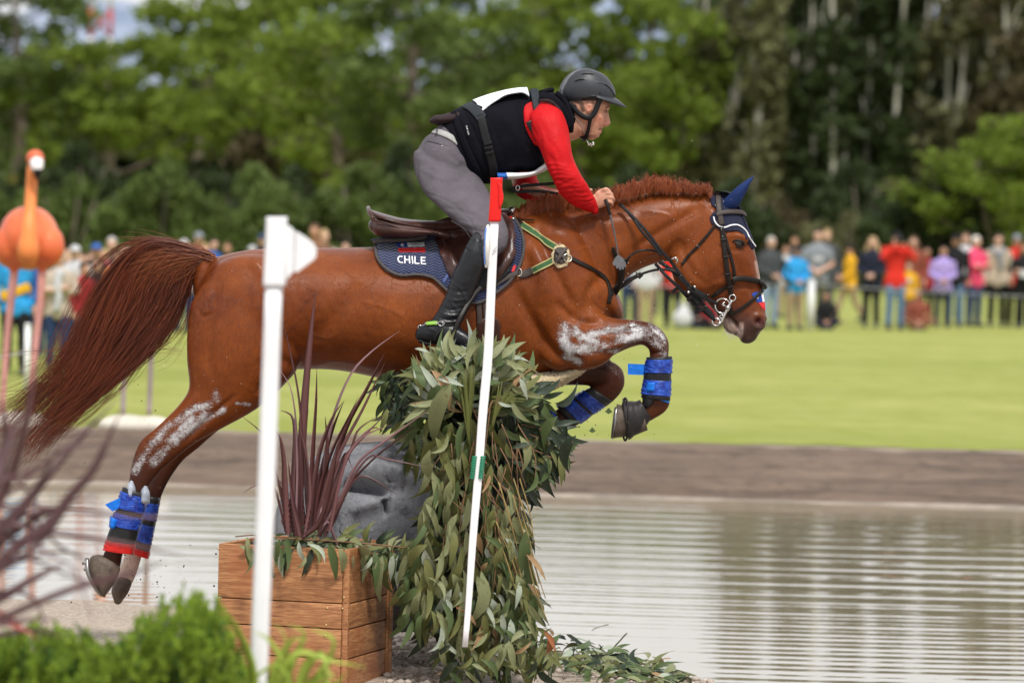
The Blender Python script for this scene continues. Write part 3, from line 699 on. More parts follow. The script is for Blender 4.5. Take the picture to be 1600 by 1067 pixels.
# seen under the horse's neck and behind its head
person(983, 380, 509, 'Spectator in dark blue jeans, only legs visible below the horse\'s neck', GR, 'darkblue', 'darkblue', hc='dark')
person(1008, 378, 511, 'Spectator in white shirt and khaki trousers under the horse\'s throat', GR, 'white', 'khaki', hc='brown')
person(1050, 376, 512, 'Spectator in red top and black trousers behind the reins', GR, 'red', 'black', hc='dark', pose='clasp')
person(1030, 380, 506, 'Spectator in dark green jacket between the white and red tops', GR, 'olive', 'navy', hc='dark', D=97)
person(1093, 440, 512, 'Person in black sitting on the grass behind the bit rings', GR, 'black', 'navy', hc='dark', pose='sit')
person(1130, 376, 508, 'Spectator in lilac cardigan hidden behind the horse\'s head', GR, 'lilac', 'navy', hc='dark', D=94)
person(1115, 455, 513, 'Person in dark red sitting on the grass below the horse\'s chin', GR, 'darkred', 'black', hc='dark', pose='sit', sk=1)
wb = thing('white_bag', 'White plastic bag on the grass behind the bit rings', 'bag', PZ(1066, 513, .02), 'bags on the grass')
b0 = np.array(wb.location)
mesh('bag_body', *remesh([ico(b0 + [0, 0, .18], .2, 3, (1, .7, .95)), ico(b0 + [.03, 0, .36], .1, 2, (1, .7, 1))], .03, 1), fm('white', CL['white']), wb)
mesh('bag_handle', *tube([b0 + [-.08, 0, .34], b0 + [-.05, 0, .5], b0 + [.06, 0, .5], b0 + [.09, 0, .36]], .014, n=12, k=6), fm('white', CL['white']), wb)
# left crowd
person(22, 375, 606, 'Person in blue jersey with a yellow sash behind the flamingo legs', GL, 'cyan', 'black', hc='dark', pose='stand', D=53, sk=1, extra=lambda o: [mesh('yellow_sash', *box((0, -.115, 1.06), (.40, .05, .12), np.array(Matrix.Rotation(-.38, 3, 'Y')), bev=.02), fm('yellow', CL['yellow']), o), mesh('blue_sleeve', *tube([(.2, 0, 1.43), (.27, .0, 1.13), (.27, -.06, .93)], [.075, .062, .05], n=10, k=10), fm('blue', CL['blue']), o)])
person(88, 395, 600, 'Woman in cream jacket with pale scarf right of the flamingo legs', GL, 'beige', 'darkblue', hc='grey', pose='fold', D=55, extra=lambda o: mesh('scarf', *tube([(.05, -.12, 1.47), (0, -.16, 1.3), (.02, -.17, 1.05), (-.02, -.16, .85)], [.07, .06, .06, .05], n=12, k=10), fm('white', CL['white']), o))
person(127, 412, 590, 'Dark haired person in a red shirt facing right beside the horse\'s tail', GL, 'darkred', 'darkblue', hc='dark', D=57, rz=50, sk=1)
person(66, 405, 596, 'Person in brown top half hidden behind the right flamingo leg', GL, 'brown', 'darkblue', hc='dark', D=58)
person(113, 386, 590, 'Person in white cap above the red shirt', GL, 'white', 'darkblue', cap='white', D=60)
person(146, 383, 590, 'Person in bright blue cap left of the horse\'s tail', GL, 'black', 'black', cap='blue', D=61, sk=1)
person(125, 398, 590, 'Person in lilac top with hair tied back between the two caps', GL, 'lilac', 'navy', hc='brown', D=63)
person(148, 407, 590, 'Fair skinned person in black behind the red shirt', GL, 'black', 'black', hc='brown', D=59)
person(104, 400, 590, 'Fair haired person in beige left of the white cap', GL, 'beige', 'khaki', hc='blonde', D=62)
person(170, 373, 580, 'Grey haired person in dark coat above the tail, tallest of its cluster', GL, 'darkgrey', 'black', hc='grey', D=66)
person(190, 386, 580, 'Brown haired person in white top just above the tail', GL, 'white', 'jeans', hc='brown', D=66)
person(206, 400, 580, 'Person in orange top mostly hidden by the tail', GL, 'orange', 'jeans', hc='dark', D=67, sk=1)
for px, tp, lab, tc, hc, cp in [(284, 377, 'White capped head seen just right of the horse\'s tail dock', 'white', 'grey', 'white'), (306, 365, 'Head in grey cap, tallest of those over the horse\'s tail dock', 'rust', 'dark', 'grey'),
                                (316, 383, 'Pink skinned face low over the croup', 'blue', 'blonde', None), (329, 375, 'Dark haired person in blue top over the croup', 'blue', 'dark', None), (351, 381, 'Lone brown haired head over the croup', 'navy', 'brown', None),
                                (391, 386, 'Person in round white hat left of the flag post', 'white', 'grey', 'white'), (406, 367, 'Person in dark blue cap right beside the flag post', 'navy', 'dark', 'darkblue'),
                                (487, 352, 'Taller brown haired spectator right of the white flag', 'brown', 'brown', None), (501, 361, 'Fair faced spectator with sunglasses right of the white flag', 'beige', 'blonde', None), (497, 378, 'Pale headed child below the two spectators by the flag', 'white', 'blonde', None),
                                (537, 379, 'Dark haired head just above the horse\'s back before the saddle', 'navy', 'dark', None), (262, 388, 'Spectator in dark top hidden by the raised tail hair', 'black', 'dark', None)]:
    person(px, tp, 560, lab, GL, tc, 'darkblue', hc=hc, cap=cp, D=74, sk=1 if hc == 'brown' else 0, rz=(px * 37) % 60 - 30)
for px, tp, ft, lab, tc, hc, cp, D in [(72, 392, 590, 'Person in red cap between the flamingo legs and the scarf wearer', 'navy', 'dark', 'red', 64), (98, 388, 590, 'Head with dark brown hair over the cream jacket', 'olive', 'dark', None, 66), (137, 396, 590, 'Person in grey top behind the red shirt and blue cap', 'grey', 'brown', None, 65),
        (160, 392, 585, 'Person in pink top just below the grey haired tall person', 'pink', 'blonde', None, 64), (178, 396, 585, 'Person in peach orange top beside the tail', 'orange', 'brown', None, 63), (198, 392, 580, 'White haired head above the middle of the tail', 'lilac', 'white', None, 69),
        (116, 402, 592, 'Child sized head between the red shirt and the scarf wearer', 'white', 'blonde', None, 61), (222, 388, 578, 'Person in dark blue cap above the arched tail', 'blue', 'dark', 'navy', 70), (240, 392, 578, 'Brown haired person in red above the arched tail', 'red', 'brown', None, 71), (52, 400, 592, 'Person in dark jacket seen between the flamingo legs', 'darkgrey', 'dark', None, 60)]:
    person(px, tp, ft, lab, GL, tc, 'darkblue', hc=hc, cap=cp, D=D, sk=px % 3 % 2, rz=(px * 53) % 80 - 40, pose=['stand', 'clasp', 'fold'][px % 3])
# ================================================================ HORSE
torso = LP([(330, 405, 305, 470, .09, 0), (350, 398, 312, 530, .20, 0), (385, 391, 345, 575, .265, 0), (425, 388, 398, 588, .285, 0), (470, 387, 455, 578, .28, 0), (530, 387, 522, 578, .29, 0), (600, 385, 600, 592, .31, 0),
            (680, 380, 682, 606, .315, 0), (740, 368, 750, 608, .30, 0), (790, 347, 815, 600, .275, 0), (835, 330, 868, 588, .255, 0), (872, 326, 915, 560, .235, 0), (900, 345, 940, 530, .205, 0), (925, 400, 953, 500, .15, 0)], n=70, k=40)
neck = LP([(800, 345, 880, 545, .17, 0), (850, 325, 938, 492, .145, 0), (905, 320, 964, 452, .12, 0), (958, 314, 990, 427, .105, 0), (1010, 305, 1022, 413, .098, 0), (1055, 302, 1050, 408, .092, 0), (1095, 306, 1075, 405, .085, 0)], n=36, k=32)
head = LP([(1112, 303, 1050, 385, .075, 0), (1148, 318, 1056, 405, .098, 0), (1166, 350, 1060, 420, .105, 0), (1176, 378, 1069, 432, .108, 0), (1182, 404, 1083, 447, .098, 0), (1187, 428, 1098, 466, .080, 0), (1191, 452, 1113, 483, .066, 0),
           (1194, 474, 1128, 498, .060, 0), (1197, 493, 1140, 512, .058, 0), (1194, 510, 1148, 522, .052, 0), (1184, 525, 1156, 528, .040, 0)], n=50, k=30, ex=2.25)
lip = LP([(1131, 486, 1122, 496, .03, 0), (1142, 496, 1129, 508, .036, 0), (1152, 510, 1134, 519, .034, 0), (1154, 522, 1146, 523, .022, 0)], n=14, k=16)
nearY, farY = -.155, .16
hn_ = [(330, 425, 452, 425, .10, -.12), (300, 470, 470, 500, .135, -.145), (292, 520, 470, 562, .14, -.155), (292, 566, 440, 604, .125, -.158), (295, 606, 400, 640, .095, -.158), (282, 629, 350, 668, .07, -.158),
       (262, 650, 309, 690, .054, -.158), (241, 670, 281, 711, .043, -.158), (222, 685, 262, 727, .036, -.158), (211, 705, 248, 740, .034, -.158), (204, 730, 235, 757, .031, -.158), (200, 758, 228, 772, .030, -.158), (190, 800, 217, 807, .026, -.158),
       (178, 838, 205, 846, .027, -.158), (162, 862, 192, 866, .030, -.158), (158, 876, 189, 884, .027, -.158), (150, 893, 180, 903, .03, -.158)]
hf_ = [(330, 430, 452, 430, .09, .12), (300, 480, 470, 505, .13, .15), (297, 525, 470, 565, .135, .16), (310, 580, 440, 606, .11, .165), (322, 606, 408, 634, .085, .165), (303, 640, 364, 655, .062, .165), (283, 664, 327, 685, .05, .165),
       (263, 684, 308, 702, .041, .165), (247, 704, 288, 718, .035, .165), (238, 728, 271, 740, .033, .165), (230, 755, 257, 765, .031, .165), (222, 785, 247, 792, .027, .165), (209, 830, 234, 838, .026, .165), (196, 862, 223, 866, .029, .165), (187, 888, 214, 896, .026, .165), (180, 908, 205, 915, .028, .165)]
fn_ = [(850, 400, 800, 500, .08, -.12), (900, 440, 835, 555, .10, -.15), (938, 488, 872, 580, .092, -.165), (958, 496, 915, 572, .074, -.165), (985, 499, 952, 558, .056, -.165), (1010, 502, 984, 544, .047, -.165), (1032, 513, 1003, 539, .044, -.165),
       (1045, 533, 1013, 546, .043, -.165), (1045, 556, 1015, 558, .034, -.165), (1044, 588, 1014, 589, .027, -.165), (1044, 612, 1013, 611, .027, -.165), (1047, 632, 1008, 622, .034, -.165), (1038, 645, 1002, 628, .031, -.165), (1022, 655, 994, 633, .028, -.165), (1005, 664, 985, 640, .03, -.165)]
ff_ = [(850, 470, 820, 560, .08, .13), (895, 545, 862, 600, .07, .16), (925, 560, 905, 602, .055, .165), (950, 562, 928, 603, .046, .165), (972, 576, 938, 604, .045, .165), (976, 602, 932, 604, .044, .165), (962, 624, 922, 606, .036, .165), (938, 642, 908, 614, .028, .165), (905, 662, 882, 632, .027, .165), (880, 676, 858, 646, .031, .165), (860, 690, 838, 662, .028, .165), (840, 700, 822, 676, .03, .165)]
parts = [torso, neck, head, lip] + [LP(q, n=64, k=22) for q in (hn_, hf_, fn_, ff_)]
for s in (-1, 1):   # cheek, eye socket, croup, shoulder, buttock
    parts.append(ico(P(1088, 420, s * .055), .125, 3, (.9, .38, .95)))
    parts.append(ico(P(1152, 374, s * .085), .045, 2, (1.25, .5, .7)))
    parts.append(ico(P(860, 460, s * .16), .27, 3, (.75, .42, 1.0)))
    parts.append(ico(P(905, 545, s * .17), .13, 3, (1.2, .55, .75)))
    parts.append(ico(P(385, 500, s * .15), .25, 3, (.95, .42, .95)))
    parts.append(ico(P(1180, 504, s * .045), .05, 2, (.9, .45, 1.0)))
parts.append(LP([(335, 399, 330, 440, .05, 0), (315, 393, 318, 420, .035, 0), (285, 392, 290, 412, .028, 0), (250, 402, 258, 418, .02, 0), (222, 425, 232, 436, .012, 0)], n=20, k=12))   # dock
HV, HF = remesh(parts, .0085, 9)
HN = normals(HV, HF); HP = proj(HV)
groove = [  # polyline, half width px, depth m
 ([(838, 350), (855, 400), (880, 450), (905, 495)], 9, -.012), ([(800, 440), (830, 500), (862, 548), (905, 578)], 10, -.014), ([(890, 500), (905, 515), (900, 545), (915, 560)], 6, .007),
 ([(868, 470), (900, 500), (940, 505)], 7, -.012), ([(940, 430), (920, 460), (918, 495)], 8, -.009), ([(925, 330), (960, 380), (975, 410)], 9, .006), ([(985, 395), (1020, 370), (1060, 345), (1098, 322)], 7, -.009), ([(1000, 410), (1040, 400), (1062, 372)], 6, -.008),
 ([(1063, 372), (1070, 400), (1085, 430), (1108, 447)], 6, -.007), ([(1110, 446), (1130, 440), (1160, 440)], 4, .006), ([(1108, 458), (1130, 452), (1165, 448), (1180, 462)], 5, -.006), ([(1138, 392), (1150, 410), (1162, 436)], 5, -.005), ([(1165, 395), (1172, 420), (1180, 445)], 4, .004),
 ([(1138, 372), (1150, 366), (1163, 374)], 3.2, .007), ([(1140, 390), (1152, 391), (1163, 386)], 3, -.006), ([(1178, 395), (1183, 430)], 4, .003),
 ([(1148, 512), (1160, 505), (1168, 490)], 4, -.004), ([(1126, 492), (1140, 497), (1150, 508), (1157, 522)], 2.2, -.011),
 ([(1176, 494), (1190, 492), (1197, 501), (1192, 512), (1180, 510), (1175, 500)], 2.6, .007), ([(1182, 500), (1188, 503)], 4.5, -.022),
 ([(440, 470), (430, 520), (440, 560), (470, 575)], 9, -.012), ([(345, 430), (330, 500), (325, 560), (335, 600)], 8, -.008), ([(310, 480), (316, 495), (330, 488)], 3, -.004), ([(405, 560), (415, 590), (400, 618)], 6, -.008),
 ([(560, 440), (520, 500), (470, 540)], 16, -.007), ([(600, 540), (690, 575), (780, 590)], 12, -.006), ([(480, 575), (520, 560), (600, 575)], 7, .006),
 ([(390, 400), (420, 440), (418, 470)], 9, .008), ([(370, 615), (330, 650), (285, 695)], 4, -.006), ([(310, 615), (270, 660), (235, 695)], 4, .004), ([(225, 690), (240, 700), (238, 722)], 4, -.006), ([(216, 710), (210, 735)], 3, .004),
 ([(930, 520), (965, 520), (1005, 510)], 4, -.007), ([(925, 545), (965, 540), (1000, 525)], 5, .005), ([(960, 552), (990, 538)], 3, -.005), ([(1020, 510), (1032, 525), (1036, 545)], 3, -.005),
 ([(1010, 545), (1020, 552), (1040, 548)], 2.5, -.005), ([(810, 360), (850, 420), (850, 480)], 14, .008), ([(760, 560), (800, 575), (850, 590)], 8, -.006), ([(905, 340), (940, 350), (1000, 345)], 14, .006),
]
for k_ in range(10): groove.append(([(690 + k_ * 3 - 250 + k_ * 16, 440 + k_ * 3), (462 + k_ * 20, 500), (470 + k_ * 22, 550)], 4.5, -.0010))
vein = [([(905, 430), (925, 445), (930, 470), (950, 485)], 1.6, .004), ([(880, 440), (895, 455), (890, 480)], 1.6, .003), ([(1120, 395), (1135, 420), (1140, 445), (1155, 470)], 1.5, .004), ([(1135, 420), (1150, 428)], 1.3, .003),
        ([(560, 470), (600, 480), (640, 500)], 1.6, .003), ([(830, 410), (845, 430), (840, 450)], 1.5, .003), ([(930, 360), (945, 372), (950, 390)], 1.5, .003), ([(1010, 330), (1040, 335), (1060, 345)], 1.5, .003), ([(380, 600), (395, 612), (402, 606)], 1.6, .003), ([(480, 520), (510, 530), (530, 520)], 1.5, .002),
        ([(700, 520), (715, 540), (700, 560)], 1.5, .002), ([(870, 375), (895, 390), (930, 385)], 1.5, .003)]
groove = [(a, b, c_ * 1.45 if a[0][0] < 1055 else c_) for a, b, c_ in groove]; HV = crease(HV, HN, HP, groove); HN = normals(HV, HF); HV = crease(HV, HN, HP, vein); HN = normals(HV, HF); HP = proj(HV)
def sm(x, a, b):
    t_ = np.clip((x - a) / (b - a), 0, 1); return t_ * t_ * (3 - 2 * t_)
px_, py_ = HP[:, 0], HP[:, 1]
nearm = HV[:, 1] < 0
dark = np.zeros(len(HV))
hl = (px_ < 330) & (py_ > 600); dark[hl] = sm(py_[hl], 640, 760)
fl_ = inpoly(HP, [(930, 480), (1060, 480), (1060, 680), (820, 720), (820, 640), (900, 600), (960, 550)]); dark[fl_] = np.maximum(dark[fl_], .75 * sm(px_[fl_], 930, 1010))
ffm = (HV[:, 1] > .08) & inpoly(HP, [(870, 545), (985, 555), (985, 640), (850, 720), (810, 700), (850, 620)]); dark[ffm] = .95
dark = np.maximum(dark, .5 * sm(-np.abs(HV[:, 1] * 0) + py_, 560, 625) * ((px_ > 480) & (px_ < 860)))  # belly darkened: underside shade put into the coat colour, partly its own tone
mz = sm(py_ - .35 * (px_ - 1150), 462, 508) * (px_ > 1110) * (py_ < 545)
dn = seg_dist(HP, [(1183, 500), (1189, 503)])[0]; nost = np.clip(1 - sm(dn, 3.5, 7.5), 0, 1) * (px_ > 1160) * (px_ < 1205)
wh = np.zeros(len(HV)); d, _ = seg_dist(HP, [(1158, 508), (1157, 521), (1153, 530)]); wh = np.maximum(wh, (1 - sm(d, 2, 6)) * .9 * (py_ > 500))
d, _ = seg_dist(HP, [(1136, 505), (1146, 515)]); wh = np.maximum(wh, (1 - sm(d, 4, 10)) * .6 * (py_ > 495) * (px_ < 1156))
m = (py_ > 862) & (HV[:, 1] > 0); wh[m] = .95
d, _ = seg_dist(HP, [(1181, 410), (1187, 440)]); wh = np.maximum(wh, (1 - sm(d, 1, 4)) * .5)
foam = np.zeros(len(HV))
for pl, w_ in (([(882, 508), (880, 530), (890, 548)], 13), ([(890, 545), (930, 545), (970, 530), (1010, 520), (1030, 535)], 11), ([(900, 510), (908, 500)], 8), ([(905, 528), (950, 515), (1000, 515)], 8), ([(1018, 512), (1035, 530), (1036, 552)], 9), ([(884, 555), (905, 566)], 8), ([(900, 520), (930, 535), (960, 548)], 9), ([(940, 520), (990, 508)], 6), ([(1158, 515), (1150, 528)], 4)):
    d, _ = seg_dist(HP, pl); foam = np.maximum(foam, (1 - sm(d, w_ * .0, w_ * 1.9)) * (HN[:, 1] < .25) * (HV[:, 1] < .02))
for pl, w_ in (([(336, 618), (330, 630), (300, 640), (262, 668), (232, 700), (212, 735)], 9), ([(335, 615), (338, 625)], 9), ([(320, 650), (270, 690), (240, 720)], 11), ([(370, 630), (390, 632)], 4), ([(300, 655), (262, 690)], 9), ([(350, 640), (320, 655)], 7)):
    d, _ = seg_dist(HP, pl); foam = np.maximum(foam, (1 - sm(d, w_ * .0, w_ * 1.9)) * .88 * (HN[:, 1] < .2) * (HV[:, 1] < .02))
d, _ = seg_dist(HP, [(952, 570), (975, 590)]); foam = np.maximum(foam, (1 - sm(d, 3, 12)) * .45 * (HV[:, 1] > 0.08))
t = NT('chestnut_coat'); v = t.coord()
big = t.noise(v, 3.5, 4, .6); fine = t.noise(t.coord((1, 1, 1)), 28, 5, .65)
c = t.mix(t.rng(big, .3, .7), (0.092, 0.018, 0.0036), (0.315, 0.082, 0.0135))
c = t.mix(t.rng(fine, .35, .75), c, (0.185, 0.042, 0.0075))
vg = t.noise(t.coord((1, 1, 1)), 9, 6, .6, 1.4); vline = t.math('SUBTRACT', 1.0, t.rng(t.math('ABSOLUTE', t.math('SUBTRACT', vg, .5)), 0.0, .012))
c = t.mix(t.math('MULTIPLY', vline, .28), c, (0.085, 0.016, 0.005))
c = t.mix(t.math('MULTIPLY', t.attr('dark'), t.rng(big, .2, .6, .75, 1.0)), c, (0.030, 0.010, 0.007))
c = t.mix(t.attr('muzzle'), c, (0.055, 0.038, 0.034)); c = t.mix(t.attr('white'), c, (0.60, 0.45, 0.38))
c = t.mix(t.attr('nostril'), c, (0.045, 0.006, 0.006))
st1 = t.noise(t.coord((1.0, 1, 3.5), (0, R(-22), 0)), 60, 7, .88, 1.2); st2 = t.noise(t.coord((1.0, 1, 2.5), (0, R(-30), 0)), 170, 4, .7); st3 = t.noise(v, 11, 3, .6)
fo = t.math('MULTIPLY', t.attr('foam'), t.rng(st3, .38, .58, .55, 1.1))
thr = t.math('ADD', t.math('MULTIPLY', st1, .72), t.math('MULTIPLY', st2, .28))
ff = t.math('MULTIPLY', t.rng(t.math('ADD', t.math('MULTIPLY', fo, .25), thr), .65, .745), t.rng(t.attr('foam'), .02, .2))
c = t.mix(ff, c, (0.80, 0.80, 0.82))
sv = t.noise(v, 60, 2, .5); speck = t.rng(sv, .775, .79)
c = t.mix(t.math('MULTIPLY', speck, .8), c, (0.6, 0.55, 0.5))
hb = t.noise(t.coord((1, 1, .25), (0, R(40), 0)), 260, 4, .6)
hc = t.noise(t.coord((1, 1, .16), (0, R(52), 0)), 210, 3, .6); c = t.mix(t.rng(hc, .35, .7, 0, .38), c, (0.06, 0.014, 0.006)); hc2 = t.noise(v, 5.5, 5, .7); c = t.mix(t.rng(hc2, .52, .75, 0, .45), c, (0.105, 0.022, 0.008))
rgh = t.mix(t.rng(big, .3, .7), (.30,) * 3, (.44,) * 3)
t.set(col=c, rough=rgh, spec=.2, sheen=.0, nrm=t.bump(ff, .6, .006, t.bump(hb, .22, .0018, t.bump(vline, .35, .004, t.bump(t.noise(v, 24, 5, .6), .25, .006)))))
horse = thing('horse', 'Chestnut horse with dark red tail leaping rightwards over the leafy jump, foam on its legs', 'horse', (0, 0, .2))
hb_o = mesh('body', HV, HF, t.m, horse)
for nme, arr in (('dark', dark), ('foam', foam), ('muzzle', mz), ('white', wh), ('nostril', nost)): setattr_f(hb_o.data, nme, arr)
HB = BVHTree.FromPolygons([tuple(x) for x in HV], HF)
def hit(px, py, far=False, bvh=None, off=0.0, default=None):
    d = ray(px, py); d = d / np.linalg.norm(d)
    if far: o_ = CAM + d * 40; r = (bvh or HB).ray_cast(Vector(o_), Vector(-d))
    else: r = (bvh or HB).ray_cast(Vector(CAM), Vector(d))
    if r[0] is None: return (None, None) if default is None else (P(px, py, default), np.array((0, -1.0, 0)))
    n = np.array(r[1]);
    if (n @ (-d if not far else d)) < 0: n = -n
    return np.array(r[0]) + n * off, n
# eyes
eye_m = M('horse_eye', (.008, .006, .006), .06, 0, 5, 0, coat=1.0)
lid_m = M('eyelid_dark', (.025, .014, .011), .45, .2, 40, .2)
for s in (False, True):
    p_, n_ = hit(1154, 381, s, default=-.1)
    c0 = p_ - n_ * .011
    e = mesh('eye', *ico(c0, .0205, 3, (1.12, .8, .88)), eye_m, horse)
    rx = np.array((1, 0, -.12)); rx /= np.linalg.norm(rx); rz_ = np.cross(rx, n_); rz_ /= np.linalg.norm(rz_)
    ring = [c0 + n_ * (.011 - .003 * abs(math.cos(a))) + rx * math.cos(a) * .0255 + rz_ * math.sin(a) * .0165 for a in np.linspace(0, 2 * np.pi, 25)]
    mesh('eyelid', *tube(ring, .0052, k=8, caps=False, up=tuple(n_)), lid_m, e)
# hooves
hoof_m = M('hoof_horn', (0.10, 0.075, 0.058), .55, .4, 30, .5, .004, 40); sole_m = M('hoof_sole_mud', (0.21, 0.17, 0.12), .9, .4, 40, .7, .006, 50); shoe_m = M('steel_shoe', (.30, .29, .28), .35, .2, 20, .1, metal=.9)
hoof_near = mesh('hoof', *LP([(140, 872, 188, 890, .045, -.158), (138, 886, 182, 905, .052, -.158), (143, 902, 174, 918, .050, -.158), (154, 922, 165, 930, .032, -.158)], n=16, k=20, ex=2.4), hoof_m, horse)
mesh('horseshoe', *tubeP([(136, 872, -.19, 3), (138, 895, -.215, 3), (150, 920, -.20, 3), (158, 929, -.158, 3), (150, 920, -.115, 3), (137, 895, -.10, 3), (135, 873, -.125, 3)], n=30, k=8), shoe_m, hoof_near)
mesh('stud', *tubeP([(137, 878, -.19, 3), (128, 880, -.19, 2.4)], k=8), shoe_m, hoof_near)
mesh('stud', *tubeP([(140, 886, -.13, 3), (131, 890, -.13, 2.4)], k=8), shoe_m, hoof_near)
mesh('hoof', *LP([(180, 906, 206, 912, .042, .165), (174, 922, 200, 926, .047, .165), (178, 938, 190, 940, .03, .165)], n=14, k=20, ex=2.4), hoof_m, horse)
hfn = mesh('hoof', *LP([(1004, 640, 1012, 672, .046, -.165), (985, 636, 990, 680, .052, -.165), (968, 632, 962, 684, .058, -.165), (964, 631, 958, 685, .058, -.165)], n=16, k=24, ex=2.3, round_ends=False), hoof_m, horse)
sc_, sr_ = P(962, 658, -.168), .056
ang = np.linspace(-2.5, 2.5, 40)
def solept(a, k): 
    b = P(962.5, 658, -.165); u = (P(958, 685, -.165) - P(965, 631, -.165)) / 2
    return b + u * math.cos(a) * k + np.array((-.002, 1, 0)) * math.sin(a) * .056 * k
mesh('horseshoe', *tube([solept(a, .93) + np.array((-.006, 0, 0)) for a in ang], .008, k=8), shoe_m, hfn)
sv_ = np.array([solept(a, .86) + np.array((.000, 0, 0)) for a in np.linspace(0, 2 * np.pi, 24, endpoint=False)]); sv_ = np.vstack([sv_ + [-.003, 0, 0], [solept(0, 0) + [.006, 0, 0]]])
mesh('sole', sv_, [(i, (i + 1) % 24, 24) for i in range(24)], sole_m, hfn)
mesh('hoof', *LP([(846, 705, 826, 672, .042, .165), (828, 715, 808, 680, .05, .165), (818, 720, 800, 688, .045, .165)], n=12, k=18), hoof_m, horse)
# ---- hair
def hairmat(name, a, b):
    t = NT(name); g = t.n('ShaderNodeNewGeometry'); v = t.coord()
    t.set(col=t.mix(t.math('ADD', t.math('MULTIPLY', g.outputs['Random Per Island'], .65), t.math('MULTIPLY', t.rng(t.noise(v, 4), .3, .7), .35)), a, b), rough=.38, spec=.5); return t.m
tail_m = hairmat('tail_hair', (0.030, 0.006, 0.004), (0.27, 0.056, 0.014)); mane_m = hairmat('mane_hair', (0.11, 0.020, 0.006), (0.42, 0.10, 0.024))
def strands(curves, rads, k=3):
    """curves: (n,m,3) radii (n,m) -> tubes with k sides"""
    n, m, _ = curves.shape; t_ = np.gradient(curves, axis=1); t_ /= np.linalg.norm(t_, axis=2)[..., None] + 1e-9
    u = np.array((0.1, 1, 0.1)); N = u - (t_ @ u)[..., None] * t_; N /= np.linalg.norm(N, axis=2)[..., None] + 1e-9; B = np.cross(t_, N)
    th = np.arange(k) * 2 * np.pi / k + np.pi / 2
    v = curves[:, :, None] + rads[:, :, None, None] * (N[:, :, None] * np.cos(th)[:, None] + B[:, :, None] * np.sin(th)[:, None])
    base = np.arange(n)[:, None, None] * m * k + np.arange(m - 1)[None, :, None] * k; j = np.arange(k)
    a = base + j; b = base + (j + 1) % k
    f = np.stack([a, b, b + k, a + k], -1).reshape(-1, 4)
    return v.reshape(-1, 3), f
g = np.random.default_rng(3)
def rowspline(rows, m): return cr(np.array(rows, float), m)
# tail guides: a family of traced paths, interpolated across the tail. coordinate s: 0 upper/left edge .. 1 lower/right edge
TG = [ # each: px,py along the hair
 [(330, 398), (285, 382), (240, 376), (200, 390), (168, 418), (135, 462), (98, 520), (58, 570), (12, 612), (-32, 640)],
 [(330, 402), (285, 387), (243, 384), (208, 405), (182, 440), (150, 490), (113, 548), (70, 600), (26, 645), (-14, 676)],
 [(332, 406), (290, 394), (252, 396), (222, 425), (200, 468), (168, 522), (130, 576), (84, 625), (45, 664), (16, 700)],
 [(334, 410), (298, 401), (267, 410), (245, 445), (225, 492), (190, 545), (148, 594), (100, 636), (62, 675), (38, 712)],
 [(334, 416), (305, 411), (284, 430), (268, 470), (247, 512), (208, 562), (164, 608), (116, 648), (80, 684), (56, 722)],
 [(334, 420), (313, 418), (300, 440), (292, 470), (281, 505), (258, 538), (222, 566), (186, 592), (150, 622), (118, 650)],
]
m = 30; TGs = np.array([rowspline([(a, b, 0) for a, b in q], m)[:, :2] for q in TG])
def tailcurves(n, smin, smax, rad, ln=(.75, 1.0), wav=4.0, ysp=.075, clump=None):
    s = smin + (smax - smin) * g.random(n)
    if clump is not None:
        cs = np.sort(smin + (smax - smin) * g.random(clump)); idx = g.integers(0, clump, n); tgt = cs[idx]
    else: tgt = s; idx = np.zeros(n, int)
    yc = g.normal(size=(clump or 1)) * ysp * .8
    L = ln[0] + (ln[1] - ln[0]) * g.random(n)
    tt = np.linspace(0, 1, m)[None] * L[:, None]
    w = np.clip(tt * 1.5 - .3, 0, 1) * .9
    ss = s[:, None] * (1 - w) + tgt[:, None] * w
    ss = np.clip(ss + g.normal(size=(n, 1)) * .045 * tt, -.08, 1.08)
    f = ss * (len(TG) - 1); i0 = np.clip(np.floor(f).astype(int), 0, len(TG) - 2); fr = (f - i0)
    fi = tt * (m - 1); j0 = np.clip(fi.astype(int), 0, m - 2); fj = fi - j0
    def smp(i): return TGs[i, j0] * (1 - fj)[..., None] + TGs[i, j0 + 1] * fj[..., None]
    p2 = smp(i0) * (1 - fr)[..., None] + smp(i0 + 1) * fr[..., None]
    ph = g.random((n, 2)) * 6.28 * .25 + (idx[:, None] * 1.7)
    p2[..., 0] += wav * tt * np.sin(tt * 9 + ph[:, :1]) + g.normal(size=(n, 1)) * 2.5 * tt
    p2[..., 1] += wav * tt * np.cos(tt * 8 + ph[:, 1:]) + g.normal(size=(n, 1)) * 2.5 * tt
    Y = (g.normal(size=(n, 1)) * .018 + (yc[idx] if clump else 0)[:, None] * tt if clump else g.normal(size=(n, 1)) * .02) + g.normal(size=(n, 1)) * ysp * np.sqrt(tt) * np.sin(np.minimum(tt * 2.2, 1.57))
    # at the root the hair wraps round the dock
    flat_ = p2.reshape(-1, 2); Yf = np.asarray(Y).reshape(-1)
    d = RV[None] * ((flat_[:, 0] - 800) / FPX)[:, None] + UV[None] * ((533.5 - flat_[:, 1]) / FPX)[:, None] + FV[None]
    tpar = (Yf - CAM[1]) / d[:, 1]
    pts = (CAM + d * tpar[:, None]).reshape(n, m, 3)
    r = rad * (1 - tt / L[:, None] * .75) * (.7 + .6 * g.random((n, 1)))
    return pts, r
